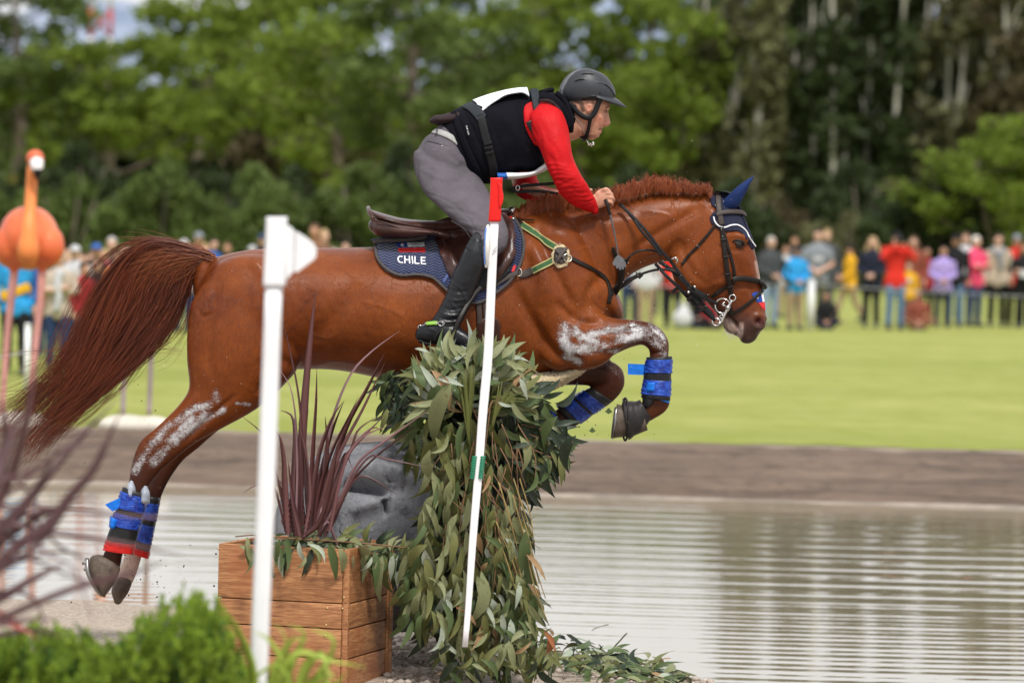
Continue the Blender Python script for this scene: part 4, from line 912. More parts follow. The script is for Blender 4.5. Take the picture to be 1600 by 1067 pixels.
ta = [tailcurves(1900, 0, 1, .0017, (.45, 1.0), 5, .05, 20), tailcurves(800, .0, .85, .0015, (.6, 1.04), 9, .06, 12), tailcurves(600, .5, 1.0, .0013, (.3, .72), 8, .07, 14), tailcurves(320, -.1, 1.0, .0009, (.8, 1.12), 17, .08)]
vv, fo_ = [], []; off = 0
for cu, ra in ta:
    v_, f_ = strands(cu, ra); vv.append(v_); fo_.append(f_ + off); off += len(v_)
# loose wisps
def wisps(rows_list, n, rad, spread, m2=24):
    C, Rr_ = [], []
    for rows in rows_list:
        b = rowspline([(a, c_, 0) for a, c_ in rows], m2)[:, :2]
        for i in range(n):
            tt = np.linspace(0, 1, m2); o_ = g.normal(size=2) * spread
            q = b + o_ * (.3 + tt[:, None]) + np.stack([np.sin(tt * 5 + g.random() * 6), np.cos(tt * 4 + g.random() * 6)], 1) * spread * tt[:, None]
            Y = g.normal() * .06
            C.append([P(x, y, Y) for x, y in q]); Rr_.append(rad * (1 - .7 * tt))
    return np.array(C), np.array(Rr_)
wl_ = [[(300, 470), (285, 510), (262, 535), (230, 545), (205, 548)], [(300, 440), (296, 480), (290, 520), (262, 560), (235, 572)], [(210, 560), (160, 552), (90, 560), (30, 575)], [(190, 520), (120, 540), (50, 548), (0, 552)], [(150, 600), (90, 600), (40, 612), (0, 620)],
       [(120, 640), (90, 660), (95, 655), (130, 645)], [(60, 690), (85, 692), (75, 685)], [(50, 680), (40, 705), (46, 718)], [(75, 640), (100, 650), (128, 645)], [(230, 560), (250, 545), (288, 552)], [(160, 560), (120, 580), (60, 600), (10, 650)], [(215, 470), (160, 500), (100, 515)]]
cu, ra = wisps(wl_, 7, .0011, 3.5); v_, f_ = strands(cu, ra); vv.append(v_); fo_.append(f_ + off)
tl_o = mesh('tail', np.vstack(vv), np.vstack(fo_), tail_m, horse)
# lighter short hairs on top of the dock
dock_m = hairmat('dock_hair', (0.20, 0.052, 0.016), (0.40, 0.13, 0.04))
C, Rr_ = [], []
for i in range(1100):
    s_ = g.random(); q = g.random(); x0 = 338 - 60 * q; y0 = 396 + 6 * g.random() + 12 * s_ - 6 * q
    L = 45 + 55 * g.random(); a = -.18 + .75 * s_ + .25 * g.normal() * .4
    tt = np.linspace(0, 1, 8); xx = x0 - L * tt * math.cos(a * .7); yy = y0 + L * tt * math.sin(a) - 9 * np.sin(tt * 3.1) * (1 - s_)
    yo = -.034 * math.sin(s_ * 2.6) + .01 * g.normal()
    C.append([P(x, y, yo - .01 * t2) for x, y, t2 in zip(xx, yy, tt)]); Rr_.append(.0016 * (1 - .8 * tt))
mesh('dock_hair', *strands(np.array(C), np.array(Rr_)), dock_m, horse)
# mane: short wavy hair standing on the crest and falling on the near side
C, Rr_ = [], []
crest = rowspline([(803, 338, 0), (850, 324, 0), (905, 318, 0), (955, 310, 0), (1010, 301, 0), (1060, 299, 0), (1112, 305, 0)], 60)[:, :2]
top_h = lambda x: np.interp(x, [800, 840, 900, 945, 960, 1000, 1030, 1045, 1070, 1105, 1115], [12, 20, 24, 18, 20, 24, 26, 20, 17, 16, 10])
m3 = 14
for i in range(3600):
    q = g.random() * 59; j = min(58, int(q)); b = crest[j] + (crest[j + 1] - crest[j]) * (q - j)
    if 920 < b[0] < 956 and g.random() < .7: continue
    h = top_h(b[0]) * (.6 + .5 * g.random() + .35 * (g.random() > .94)) * (1 + .12 * math.sin(b[0] * .23) + .1 * math.sin(b[0] * .61)); side_ = g.random()
    tt = np.linspace(0, 1, m3); kq = int(b[0] / 4.5 + .35 * g.normal()); ph = kq * 2.4 + .5 * g.normal(); wv = 1.9 + .8 * math.sin(kq * 1.7); wl = 8 + 2.5 * math.sin(kq * 3.1)
    lean = g.normal() * 1.6 + 6 * math.sin(kq * 2.9)
    if side_ < .72:    # up and over to the near side
        fall = (12 + 18 * g.random()) * np.interp(b[0], [800, 940, 1000, 1110], [1.25, 1.2, .9, .45])
        xx = b[0] + lean * tt + wv * np.sin(tt * wl + ph); yy = b[1] - h * np.sin(np.minimum(tt * 2.3, 1.9)) + fall * np.clip(tt - .42, 0, 1) * 1.7
        Y = -.012 - .055 * np.clip(tt * 1.4, 0, 1) - .012 * g.random() + .003 * np.cos(tt * wl + ph)
    else:
        xx = b[0] + lean * tt + wv * np.sin(tt * wl + ph); yy = b[1] + 4 - h * tt * .95; Y = g.normal() * .012 + .02 * tt * g.normal()
    C.append([P(x, y, y2) for x, y, y2 in zip(xx, yy, Y * np.ones(m3))]); Rr_.append(.0014 * (1.1 - .85 * tt))
mn = strands(np.array(C), np.array(Rr_))
C, Rr_ = [], []
for (bx, by, n_, hh, dx) in ((1022, 292, 60, 26, -14), (1030, 290, 50, 22, 8), (1040, 291, 40, 16, 14), (1104, 300, 50, 20, -6), (1015, 292, 30, 22, -20), (805, 330, 40, 12, -12)):
    for i in range(n_):
        tt = np.linspace(0, 1, m3); ph = g.random() * 6.28; s_ = g.normal() * 4; k2 = .5 + .6 * g.random()
        xx = bx + s_ + (dx * tt ** 1.3 + 2 * np.sin(tt * 6 + ph)) * k2 + g.normal() * 2 * tt; yy = by + 6 - hh * k2 * tt ** .9 + 2 * np.cos(tt * 5 + ph)
        C.append([P(x, y, g.normal() * .001 - .005) for x, y in zip(xx, yy)]); Rr_.append(.0011 * (1.1 - .9 * tt))
v2_, f2_ = strands(np.array(C), np.array(Rr_))
mesh('mane', np.vstack([mn[0], v2_]), np.vstack([mn[1], f2_ + len(mn[0])]), mane_m, horse)
# whiskers under the chin
C = []
for i in range(26):
    a = g.random(); x0, y0 = 1132 + 20 * a, 513 + 10 * a; dx, dy = g.normal() * 5 - 2, 7 + 6 * g.random()
    C.append([P(x0 + dx * t2, y0 + dy * t2, -.02 + .03 * g.normal() * 0) for t2 in np.linspace(0, 1, 5)])
mesh('whiskers', *strands(np.array(C), np.full((26, 5), .0006)), M('whisker_pale', (.6, .55, .5), .5), horse)
# ================================================================ TACK
def ribbon(p, n, w, th=.003, k_round=True):
    """flat strap through p with surface normals n, widths w"""
    p = np.asarray(p); n = np.asarray(n); w = np.broadcast_to(w, len(p))[:, None] / 2
    t_ = np.gradient(p, axis=0); t_ /= np.linalg.norm(t_, axis=1)[:, None] + 1e-9
    b = np.cross(t_, n); b /= np.linalg.norm(b, axis=1)[:, None] + 1e-9; n = np.cross(b, t_)
    sec = [(-1, 0), (-.9, .7), (-.6, 1), (.6, 1), (.9, .7), (1, 0), (.8, -.4), (-.8, -.4)]
    v = np.stack([p + b * w * x + n * th * z for x, z in sec], 1)
    return v.reshape(-1, 3), grid_faces(len(p), len(sec))
def strap_pts(pts, off=.004, n=40, far=False, bvh=None, ysm=5, default=None):
    q = cr(np.array([(a[0], a[1], 0) for a in pts], float), n)[:, :2]
    pos, nor = [], []
    last = None
    for i, (x, y) in enumerate(q):
        h_, nn = hit(x, y, far, bvh, 0.0)
        if h_ is None: pos.append(None); nor.append(last if last is not None else np.array((0, -1., 0)))
        else: pos.append(h_); nor.append(nn); last = nn
    ok = [i for i, a in enumerate(pos) if a is not None]
    if not ok: pos = [P(x, y, default if default is not None else -.1) for x, y in q]; ok = list(range(n))
    Y = np.interp(np.arange(n), ok, [pos[i][1] for i in ok])
    ker = np.ones(ysm) / ysm
    Y = np.convolve(np.pad(Y, ysm // 2, 'edge'), ker, 'valid')[:n]
    nor = np.array(nor); nor = np.stack([np.convolve(np.pad(nor[:, i], ysm // 2, 'edge'), ker, 'valid')[:n] for i in range(3)], 1); nor /= np.linalg.norm(nor, axis=1)[:, None]
    p = np.array([P(x, y, Y[i]) for i, (x, y) in enumerate(q)]) + nor * off
    return p, nor
def strap(name, pts, wpx, m, parent, off=.004, th=.003, n=40, **kw):
    p, nn = strap_pts(pts, off, n, **kw)
    return mesh(name, *ribbon(p, nn, wpx * 20 / FPX, th), m, parent)
def air(name, rows, wpx, m, parent, th=.003, n=40, nrm=(0, -1, 0.15), rnd=False):
    """strap through the air, rows px,py,Y"""
    p = cr(np.array([P(*r) for r in rows]), n)
    if rnd: return mesh(name, *tube(p, wpx * 10 / FPX, k=8), m, parent)
    return mesh(name, *ribbon(p, np.tile(nrm, (n, 1)), wpx * 20 / FPX, th), m, parent)
def drape(poly, off=.01, th=.006, sp=4.0, bvh=None, far=False, shape=None, default=None, smooth=3, extra_off=None):
    """sheet cut to a pixel outline and laid on the horse"""
    poly = np.array(poly, float); L = np.linalg.norm(np.roll(poly, -1, 0) - poly, axis=1)
    B = []
    for i in range(len(poly)):
        k = max(1, int(L[i] / sp))
        for j in range(k): B.append(poly[i] + (poly[(i + 1) % len(poly)] - poly[i]) * j / k)
    B = np.array(B); lo, hi = B.min(0), B.max(0)
    gx, gy = np.meshgrid(np.arange(lo[0], hi[0], sp), np.arange(lo[1], hi[1], sp * .87)); gx = gx + (np.arange(gx.shape[0]) % 2)[:, None] * sp / 2
    G = np.stack([gx.ravel(), gy.ravel()], 1); G = G[inpoly(G, poly)]
    dd = seg_dist(G, np.vstack([poly, poly[:1]]))[0]; G = G[dd > sp * .55]
    pts = [Vector(a) for a in np.vstack([B, G])]; nb = len(B)
    r = delaunay_2d_cdt(pts, [(i, (i + 1) % nb) for i in range(nb)], [], 1, 1e-4)
    co = np.array(r[0]); tri = [tuple(t_) for t_ in r[2]]
    Y = np.full(len(co), np.nan)
    for i, (x, y) in enumerate(co):
        h_, nn = hit(x, y, far, bvh)
        if h_ is not None: Y[i] = h_[1]
    ok = ~np.isnan(Y)
    if not ok.any(): Y[:] = default; ok = ~np.isnan(Y)
    bad = np.where(~ok)[0]
    for i in bad:
        j = np.argmin(((co[ok] - co[i]) ** 2).sum(1)); Y[i] = Y[ok][j]
    adj = [[] for _ in co]
    for a, b, c_ in tri: adj[a] += [b, c_]; adj[b] += [a, c_]; adj[c_] += [a, b]
    for _ in range(smooth): Y = np.array([.4 * Y[i] + .6 * np.mean(Y[adj[i]]) if adj[i] else Y[i] for i in range(len(Y))])
    V = np.array([P(x, y, Y[i]) for i, (x, y) in enumerate(co)])
    N = normals(V, tri); sgn = 1 if far else -1
    N[N[:, 1] * sgn < 0] *= -1
    if shape is not None: o_ = off + shape(co)
    else: o_ = np.full(len(co), off)
    A = V + N * o_[:, None]; Bk = V + N * (o_ - th)[:, None]
    n0 = len(V); ed = {}
    for t_ in tri:
        for a, b in ((t_[0], t_[1]), (t_[1], t_[2]), (t_[2], t_[0])):
            ed[(a, b)] = 1
    be = [(a, b) for (a, b) in ed if (b, a) not in ed]
    f = [t_ for t_ in tri] + [tuple(n0 + i for i in t_[::-1]) for t_ in tri] + [(b, a, a + n0, b + n0) for a, b in be]
    v = np.vstack([A, Bk])
    return v, f
def smoothpoly(pts, n=60):
    p = np.array([(a, b, 0) for a, b in list(pts) + [pts[0]]], float); return cr(p, n)[:-1, :2]
def ring_at(c, r, tr, n_, m, name, parent, sx=1.0, a0=0, a1=2 * np.pi):
    n_ = np.array(n_) / np.linalg.norm(n_); u = np.cross(n_, (0, 0, 1)); u /= np.linalg.norm(u); w = np.cross(n_, u)
    a = np.linspace(a0, a1, 30)
    p = [c + u * math.cos(q) * r * sx + w * math.sin(q) * r for q in a]
    return mesh(name, *tube(p, tr, k=8, caps=False, up=tuple(n_)), m, parent)
leather = M('brown_black_leather', (0.011, 0.008, 0.0065), .42, .3, 30, .35, .0015, 220)
leather_grey = M('worn_grey_brown_leather', (0.050, 0.038, 0.034), .5, .2, 30, .3, .0015, 200)
rein_m = M('rubber_rein', (0.008, 0.0075, 0.0085), .5, .2, 30, .4, .0015, 300)
steel = M('polished_steel', (.62, .60, .57), .18, .1, 20, 0, metal=1.0); brass = M('pale_brass', (.7, .62, .5), .25, .1, 20, 0, metal=1.0)
webg = M('green_webbing', (0.035, 0.10, 0.035), .7, .2, 40, .4, .001, 500); webt = M('tan_webbing', (0.38, 0.33, 0.15), .7, .2, 40, .3, .001, 500)
fleece = NT('sheepskin'); v = fleece.coord(); fleece.set(col=fleece.mix(fleece.noise(v, 25), (.62, .47, .25), (.78, .63, .38)), rough=.95, sheen=.5, nrm=fleece.bump(fleece.noise(v, 110, 4, .7), 1.0, .012)); fleece = fleece.m
navy_knit = NT('navy_crochet'); v = navy_knit.coord((1, 1, 1), (0, R(12), 0)); w1 = navy_knit.n('ShaderNodeTexWave'); w1.inputs['Scale'].default_value = 60; w1.bands_direction = 'X'; w1.inputs['Distortion'].default_value = .5; navy_knit.l(v, w1.inputs[0])
w2 = navy_knit.n('ShaderNodeTexWave'); w2.inputs['Scale'].default_value = 70; w2.bands_direction = 'Z'; navy_knit.l(v, w2.inputs[0]); hh = navy_knit.math('MULTIPLY', w1.outputs[1], w2.outputs[1])
navy_knit.set(col=navy_knit.mix(hh, (.008, .010, .032), (.022, .03, .085)), rough=.85, nrm=navy_knit.bump(hh, .8, .003)); navy_knit = navy_knit.m
navy_soft = fabric('navy_jersey', (0.012, 0.028, 0.11), .75, 700, .4); white_trim = M('white_cord', (.78, .78, .82), .7, .1, 90, .4, .001, 400)
def quilt(name, col, col2):
    t = NT(name); v = t.coord((1, 1, 1)); w1 = t.n('ShaderNodeTexWave'); w1.bands_direction = 'Z'; w1.inputs['Scale'].default_value = 26; w1.inputs['Distortion'].default_value = 0
    # zigzag: offset z by triangle wave of x
    sp_ = t.n('ShaderNodeSeparateXYZ'); t.l(v, sp_.inputs[0]); tri_ = t.math('PINGPONG', sp_.outputs[0], .022)
    z = t.math('ADD', sp_.outputs[2], t.math('MULTIPLY', tri_, .5)); cb = t.n('ShaderNodeCombineXYZ'); t.l(z, cb.inputs[2]); t.l(cb.outputs[0], w1.inputs[0])
    t.set(col=t.mix(w1.outputs[1], col, col2), rough=.8, sheen=.3, nrm=t.bump(w1.outputs[1], .9, .006, t.bump(t.noise(v, 500), .2, .001))); return t.m
pad_m = quilt('quilted_navy_cotton', (0.004, 0.009, 0.042), (0.010, 0.026, 0.115)); pad_edge = M('grey_binding', (.065, .058, .058), .7, .15, 60, .3, .001, 400)
sad_m = NT('saddle_brown_leather'); v = sad_m.coord(); sad_m.set(col=sad_m.mix(sad_m.rng(sad_m.noise(v, 12, 5), .3, .7), (0.026, 0.009, 0.007), (0.072, 0.026, 0.019)), rough=.34, spec=.4, nrm=sad_m.bump(sad_m.noise(v, 180, 4), .3, .0015, sad_m.bump(sad_m.noise(v, 14, 4, .6, .5), .35, .008))); sad_m = sad_m.m
# ---- saddle pad
padp = smoothpoly([(579, 374), (586, 386), (590, 408), (604, 424), (625, 433.5), (652, 432.5), (676, 437), (692, 450), (712, 466), (745, 474), (775, 458), (800, 436), (814, 412), (820, 388), (816, 365), (803, 344), (788, 334), (740, 352), (690, 366), (640, 370), (600, 371)], 110)
pad = thing('saddle_pad', 'Navy quilted saddle pad with flag and CHILE lettering under the brown saddle', 'saddle pad', P(690, 430, -.3))
pad_o = mesh('quilted_cloth', *drape(padp, .016, .013, 4), pad_m, pad)
mesh('quilted_cloth', *drape(padp, .016, .013, 7, far=True), pad_m, pad)
pp, pn = strap_pts(list(padp[3:82]), .018, 120, ysm=9); mesh('binding', *ribbon(pp, pn, .0135, .006), pad_edge, pad)
pp, pn = strap_pts([(583, 379), (600, 376), (640, 374), (668, 369)], .02, 20); mesh('binding', *tube(pp, .011, k=8), pad_edge, pad)
PB = BVHTree.FromPolygons([tuple(x) for x in np.array([q.co[:] for q in pad_o.data.vertices]) + 0], [tuple(q.vertices) for q in pad_o.data.polygons])
blue = M('flag_blue', (.02, .06, .30), .6, .1, 60, .3, .001, 500); fred = M('flag_red', (.60, .03, .03), .6, .1, 60, .3, .001, 500); fwh = M('flag_white', (.80, .80, .82), .6, .05, 60, .3, .001, 500)
def on(poly, m, name, parent, bvh=PB, off=.002, th=.0015, sp=3.0, default=None): return mesh(name, *drape(poly, off, th, sp, bvh=bvh, smooth=1, default=default), m, parent, smooth=False)
flag = on([(620, 380.3), (636, 379.6), (636.5, 387.6), (621.5, 388)], blue, 'embroidered_flag_canton', pad)
on([(636.2, 379.6), (663, 379), (664, 387.2), (636.7, 387.6)], fwh, 'embroidered_flag_white_band', pad)
on([(621.6, 388.2), (664, 387.4), (665, 396.4), (623, 396.2)], fred, 'embroidered_flag_red_band', pad)
def star(cx, cy, r, rot=0): return [(cx + (r if i % 2 == 0 else r * .4) * math.sin(i * math.pi / 5 + rot), cy - (r if i % 2 == 0 else r * .4) * math.cos(i * math.pi / 5 + rot)) for i in range(10)]
on(star(628.6, 383.8, 3.4), fwh, 'embroidered_star', pad, off=.0042, sp=1.5)
# CHILE as embroidered strokes
def bar(a, b, w):
    a, b = np.array(a, float), np.array(b, float); d = (b - a) / np.linalg.norm(b - a); n_ = np.array((-d[1], d[0])) * w / 2; return [tuple(a + n_), tuple(b + n_), tuple(b - n_), tuple(a - n_)]
def letter_geo():
    x0, y0, hgt, w = 620.5, 399.5, 11.6, 2.0; sl = .055   # slight downward slope to the right
    def Q(x, y): return (x0 + x + y * .08, y0 + y + x * sl)
    out = []
    # C
    arc = [Q(5 - 4.6 * math.cos(a) - .0, hgt / 2 + (hgt / 2) * math.sin(a)) for a in np.linspace(-1.05, 1.05, 12)]
    o_ = [Q(5 - 4.9 * math.cos(a), hgt / 2 + (hgt / 2) * math.sin(a)) for a in np.linspace(-1.3, 1.3, 12)] + [Q(8.6, hgt - .2), Q(8.4, hgt - 2.2)]
    i_ = [Q(5.2 - 3.0 * math.cos(a), hgt / 2 + (hgt / 2 - 1.9) * math.sin(a)) for a in np.linspace(1.3, -1.3, 12)] + [Q(8.4, 2.2), Q(8.6, .2)]
    out.append(o_ + i_)
    for a, b in (((11.6, 0), (11.6, hgt)), ((19.0, 0), (19.0, hgt)), ((12.4, hgt / 2), (18.2, hgt / 2)), ((23.4, 0), (23.4, hgt)), ((27.6, 0), (27.6, hgt)), ((28.4, hgt - .95), (34.2, hgt - .95)), ((37.4, 0), (37.4, hgt)), ((38.3, .95), (44.4, .95)), ((38.3, hgt / 2), (43.6, hgt / 2)), ((38.3, hgt - .95), (44.6, hgt - .95))):
        out.append(bar(Q(*a), Q(*b), w))
    return out
for i, pl in enumerate(letter_geo()): on(pl, fwh, 'embroidered_letter_stroke', pad, off=.0025 + .00015 * (i % 3), sp=2.0)
# small brand tab at the pad's lower edge
on([(690.5, 440), (701, 424), (703, 428), (694, 444)], M('tab_blue', (.03, .06, .2), .5), 'side_tab', pad, off=.004)
on([(799, 424), (803, 414), (806.5, 415.5), (803, 426)], fred, 'red_tab', pad, off=.004)
# ---- saddle
sad = thing('saddle', 'Dark brown leather jumping saddle with raised cantle under the rider', 'saddle', P(680, 360, -.2))
seat = LP([(577, 327, 581, 341, .05, 0), (584, 329, 586, 343, .13, 0), (600, 334, 601, 349, .17, 0), (625, 340.5, 628, 357, .17, 0), (655, 344, 657, 363, .145, 0), (690, 345, 693, 366, .115, 0), (725, 341, 728, 362, .10, 0), (758, 332, 760, 356, .095, 0), (785, 326, 787, 345, .075, 0), (797, 328, 797, 340, .05, 0)], n=46, k=34, ex=2.4)
sv0, sf0 = seat
sv0 = sv0.copy(); up = sv0[:, 2] > np.interp(sv0[:, 0], [P(577, 0)[0], P(797, 0)[0]], [P(577, 335)[2], P(797, 335)[2]])
sv0[:, 2] -= np.clip(.035 - sv0[:, 1] ** 2 * 4, 0, 1) * .5 * (np.abs(sv0[:, 1]) < .09) * up * 0
mesh('seat', sv0, sf0, sad_m, sad)
mesh('cantle_rim', *tube([P(583, 343, -.165), P(578, 332, -.13), P(575.5, 326, -.05), P(575.5, 325, .03), P(577, 330, .13), P(583, 342, .165)], .009, n=24, k=8), sad_m, sad)
for s in (-1, 1):
    mesh('panel', *LP([(582, 344, 581, 362, .035, s * .11), (596, 344, 592, 370, .06, s * .13), (630, 352, 630, 371, .06, s * .16), (668, 358, 670, 368, .05, s * .18), (700, 362, 702, 374, .03, s * .2)], n=24, k=20), sad_m, sad)
    mesh('piping', *tubeP([(580, 343, s * .17, 1.4), (600, 348, s * .195, 1.4), (632, 358, s * .21, 1.4), (662, 361, s * .22, 1.4), (685, 364, s * .235, 1.2)], n=24, k=8), sad_m, sad)
def flapshape(co):
    d, _ = seg_dist(co, [(795, 350), (803, 375), (797, 405), (780, 425)]); d2, _ = seg_dist(co, [(690, 372), (705, 405), (720, 440)])
    return .028 * np.exp(-(d / 12) ** 2) + .012 * np.exp(-(d2 / 5) ** 2) + .004 * np.sin(co[:, 0] * .35 + co[:, 1] * .12) * np.exp(-(seg_dist(co, [(690, 390), (715, 430)])[0] / 20) ** 2)
flapp = smoothpoly([(672, 362), (684, 388), (692, 410), (702, 432), (722, 450), (745, 456), (768, 446), (786, 430), (800, 408), (806, 385), (804, 362), (792, 344), (770, 336), (735, 345), (700, 357)], 80)
for far in (False, True):
    mesh('flap', *drape(flapp, .030, .009, 4.5 if not far else 8, far=far, shape=flapshape), sad_m, sad)
mesh('skirt_flap', *drape(smoothpoly([(668, 350), (690, 372), (712, 380), (730, 368), (745, 350), (740, 334), (700, 340)], 40), .052, .006, 5), sad_m, sad)
mesh('knee_grip', *drape(smoothpoly([(745, 410), (760, 398), (798, 414), (792, 430), (775, 443), (755, 452), (735, 452), (728, 440)], 40), .036, .005, 4), M('grip_black', (.018, .018, .02), .6, .2, 60, .3, .001, 300), sad)

strap('stirrup_strap', [(792, 338), (812, 346), (820, 347), (836, 347.5)], 3.2, leather, sad, off=.012, bvh=None)
mesh('pommel_stud', *tubeP([(800, 325, -.05, 5), (801, 334, -.06, 4.2)], k=12), steel, sad)
# white/grey label wraps on the rider side of the flap
# ---- girth with stud guard
gir = thing('girth', 'Dark girth strapped under the belly with a tan sheepskin stud guard behind the elbow', 'girth', P(800, 560, -.3))
for x in (747, 757): strap('girth_strap', [(x, 452), (x + 1, 480), (x + 2, 506)], 8, leather_grey, gir, off=.012)
mesh('buckle_guard', *drape(smoothpoly([(745, 505), (752, 498), (776, 498), (781, 508), (780, 545), (778, 575), (748, 575), (746, 540)], 40), .016, .012, 4.5), M('girth_leather', (.05, .02, .015), .4, .3, 20, .3), gir)
strap('girth_fold', [(768, 502), (771, 530), (771, 560)], 3, leather, gir, off=.020)
mesh('belly_band', *drape([(748, 565), (780, 565), (800, 596), (790, 604), (750, 608)], .012, .008, 5), leather, gir)
guard = remesh([LP([(815, 582, 822, 606, .10, -.06), (845, 580, 850, 613, .125, -.06), (875, 576, 882, 600, .12, -.06), (905, 569, 908, 584, .10, -.08), (920, 567, 921, 571, .05, -.09)], n=24, k=24)], .006, 2)
gN = normals(*guard); gv = guard[0] + gN * (.003 * np.random.default_rng(1).normal(size=(len(gN), 1)))
mesh('stud_guard', gv, guard[1], fleece, gir)
# ---- breastplate
bp = thing('breastplate', 'Green and tan striped elastic breastplate with fleece ring on the horse\'s shoulder', 'breastplate', P(876, 400, -.25))
for nm, a, b, w in (('upper_strap', (815, 352.5), (871, 390), 11), ('lower_strap', (867, 406), (832, 424), 11)):
    pts = [a, ((a[0] + b[0]) / 2, (a[1] + b[1]) / 2), b]
    s_ = strap(nm, pts, w, webg, bp, off=.006)
    d = np.array(b) - np.array(a); d = d / np.linalg.norm(d); nn_ = np.array((-d[1], d[0]))
    for q in (-4.2, 4.2): strap('tan_stripe', [tuple(np.array(p_) + nn_ * q) for p_ in pts], 2.3, webt, s_, off=.0078)
strap('leather_strap', [(797, 334), (806, 346), (816, 353)], 8, leather, bp, off=.012)
strap('leather_strap', [(833, 423), (822, 428), (811, 430)], 12, leather_grey, bp, off=.009)
strap('leather_strap', [(809, 428), (795, 434), (780, 442), (772, 447)], 8, leather_grey, bp, off=.022)
h_, n_ = hit(810, 427); ring_at(h_ + n_ * .014, .0175, .0025, n_, brass, 'buckle', bp, .8)
h_, n_ = hit(803, 347); ring_at(h_ + n_ * .02, .012, .0025, n_, brass, 'buckle', bp)
strap('red_clip', [(798, 340), (801, 348)], 5, fred, bp, off=.022)
h_, n_ = hit(876, 400)
fl_pad = drape(smoothpoly([(876 + 15.5 * math.cos(a) * .92 + .8 * math.sin(9 * a), 401 + 18 * math.sin(a) + .8 * math.cos(7 * a)) for a in np.linspace(0, 6.28, 30)[:-1]], 60), .009, .009, 3)
mesh('fleece_pad', *fl_pad, fleece, bp)
mesh('ring_leather', *drape(smoothpoly([(876 + 10.5 * math.cos(a), 400 + 13 * math.sin(a)) for a in np.linspace(0, 6.28, 20)[:-1]], 40), .014, .005, 3), leather_grey, bp)
strap('cross_band', [(868, 392), (876, 400), (884, 408)], 6, leather_grey, bp, off=.019); strap('cross_band', [(870, 411), (876, 400), (883, 391)], 6, leather_grey, bp, off=.021)
c_, n_ = hit(885, 405); ring_at(c_ + n_ * .018, .018, .0028, n_, brass, 'ring', bp)
strap('chest_strap', [(889, 403), (905, 411), (928, 423), (946, 437), (952, 455), (951, 474)], 7, leather, bp, off=.006)
strap('chest_strap', [(958, 386), (962, 402), (966, 420), (966, 436), (958, 452), (953, 462)], 6, leather, bp, off=.008)
# ---- ear bonnet
bon = thing('ear_bonnet', 'Navy crochet ear bonnet with white cord edge over the horse\'s poll and forehead', 'ear bonnet', P(1130, 330, 0))
bpoly = [(1107.5, 307), (1120, 299), (1140, 302), (1152, 316), (1160, 335), (1166, 352), (1173, 370), (1178, 387), (1173, 390), (1167, 379), (1161, 368), (1153, 362), (1143, 361.5), (1130, 362.5), (1122, 358), (1112, 350), (1109, 340), (1114, 333), (1121, 329), (1112, 321)]
for far in (False, True):
    mesh('crochet_cloth', *drape(bpoly, .008, .005, 3.0 if not far else 5, far=far, smooth=1), navy_knit, bon)
# front band joins both sides over the forehead
fr_ = []
for (x, y) in cr(np.array([(1108, 304, 0), (1120, 298, 0), (1140, 300.5, 0), (1153, 315, 0), (1161, 334, 0), (1168, 352, 0), (1175, 370, 0), (1180, 388, 0)], float), 26)[:, :2]:
    fr_.append([P(x - (0 if abs(w_) < .5 else 2.4), y, .052 * w_) for w_ in (-1, -.5, 0, .5, 1)])
fr_ = np.array(fr_); v_ = fr_.reshape(-1, 3); v_ = np.vstack([v_, v_ - np.array([.01, 0, .006])]); ff1 = grid_faces(26, 5, False, False); mesh('crochet_cloth', v_, ff1 + [tuple(i + 130 for i in q[::-1]) for q in ff1], navy_knit, bon)
strap('white_cord', [(1115, 340), (1117, 347), (1122, 353), (1131, 356), (1142, 352.5), (1152, 353), (1162, 361), (1169, 374), (1177, 386)], 2.4, white_trim, bon, off=.011, th=.003, n=60)
def ear(s):
    Y0 = s * .045
    rows = [(1128, 322, 1146, 328, .030, Y0), (1131, 313, 1155, 321, .036, Y0 + s * .01), (1140, 303, 1163, 305, .033, Y0 + s * .02), (1152, 292, 1169, 293, .024, Y0 + s * .025), (1165, 282.5, 1174, 284, .013, Y0 + s * .025), (1175, 276.5, 1177, 278.5, .004, Y0 + s * .022)]
    v_, f_ = LP(rows, n=30, k=24)
    N_ = normals(v_, f_); q = proj(v_); return crease(v_, N_, q, [([(1141, 327), (1155, 308), (1168, 290)], 3.0, -.012), ([(1136, 318), (1150, 300)], 4, .004)], side=-1 if s < 0 else 1), f_
for s in (-1, 1): mesh('ear_cover', *ear(s), navy_soft, bon)
# ---- bridle
br = thing('bridle', 'Black leather bridle with figure-eight noseband, bit rings and double reins on the horse\'s head', 'bridle', P(1140, 450, -.1))
strap('headpiece', [(1121, 299), (1121.5, 315), (1124, 335), (1127, 352)], 9, leather_grey, br, off=.014)
strap('browband', [(1119, 337.5), (1130, 334), (1145, 333), (1156, 335), (1160, 339)], 7.5, leather_grey, br, off=.018)
strap('cheekpiece', [(1126, 345), (1128.5, 362), (1131, 385), (1134, 410), (1138, 435), (1141, 452), (1144, 464)], 7.5, leather, br, off=.011)
strap('noseband_headstrap', [(1129, 358), (1135, 378), (1141, 400), (1146, 420), (1148, 433)], 4.6, leather, br, off=.006)
for p_ in ((1130, 376), (1134, 402), (1137, 428), (1140, 446)): strap('keeper', [(p_[0] - 5, p_[1]), (p_[0] + 5, p_[1] - 1)], 3.2, leather, br, off=.016, n=8)
strap('throatlatch', [(1122, 346), (1110, 362), (1095, 380), (1078, 398), (1065, 414)], 4.2, leather, br, off=.007)
strap('noseband', [(1144, 438), (1150, 436), (1163, 435.5), (1178, 438), (1188, 443)], 8.5, leather, br, off=.009, th=.007)
strap('noseband', [(1147, 440), (1135, 447), (1124, 455), (1113, 464)], 6, leather, br, off=.007)
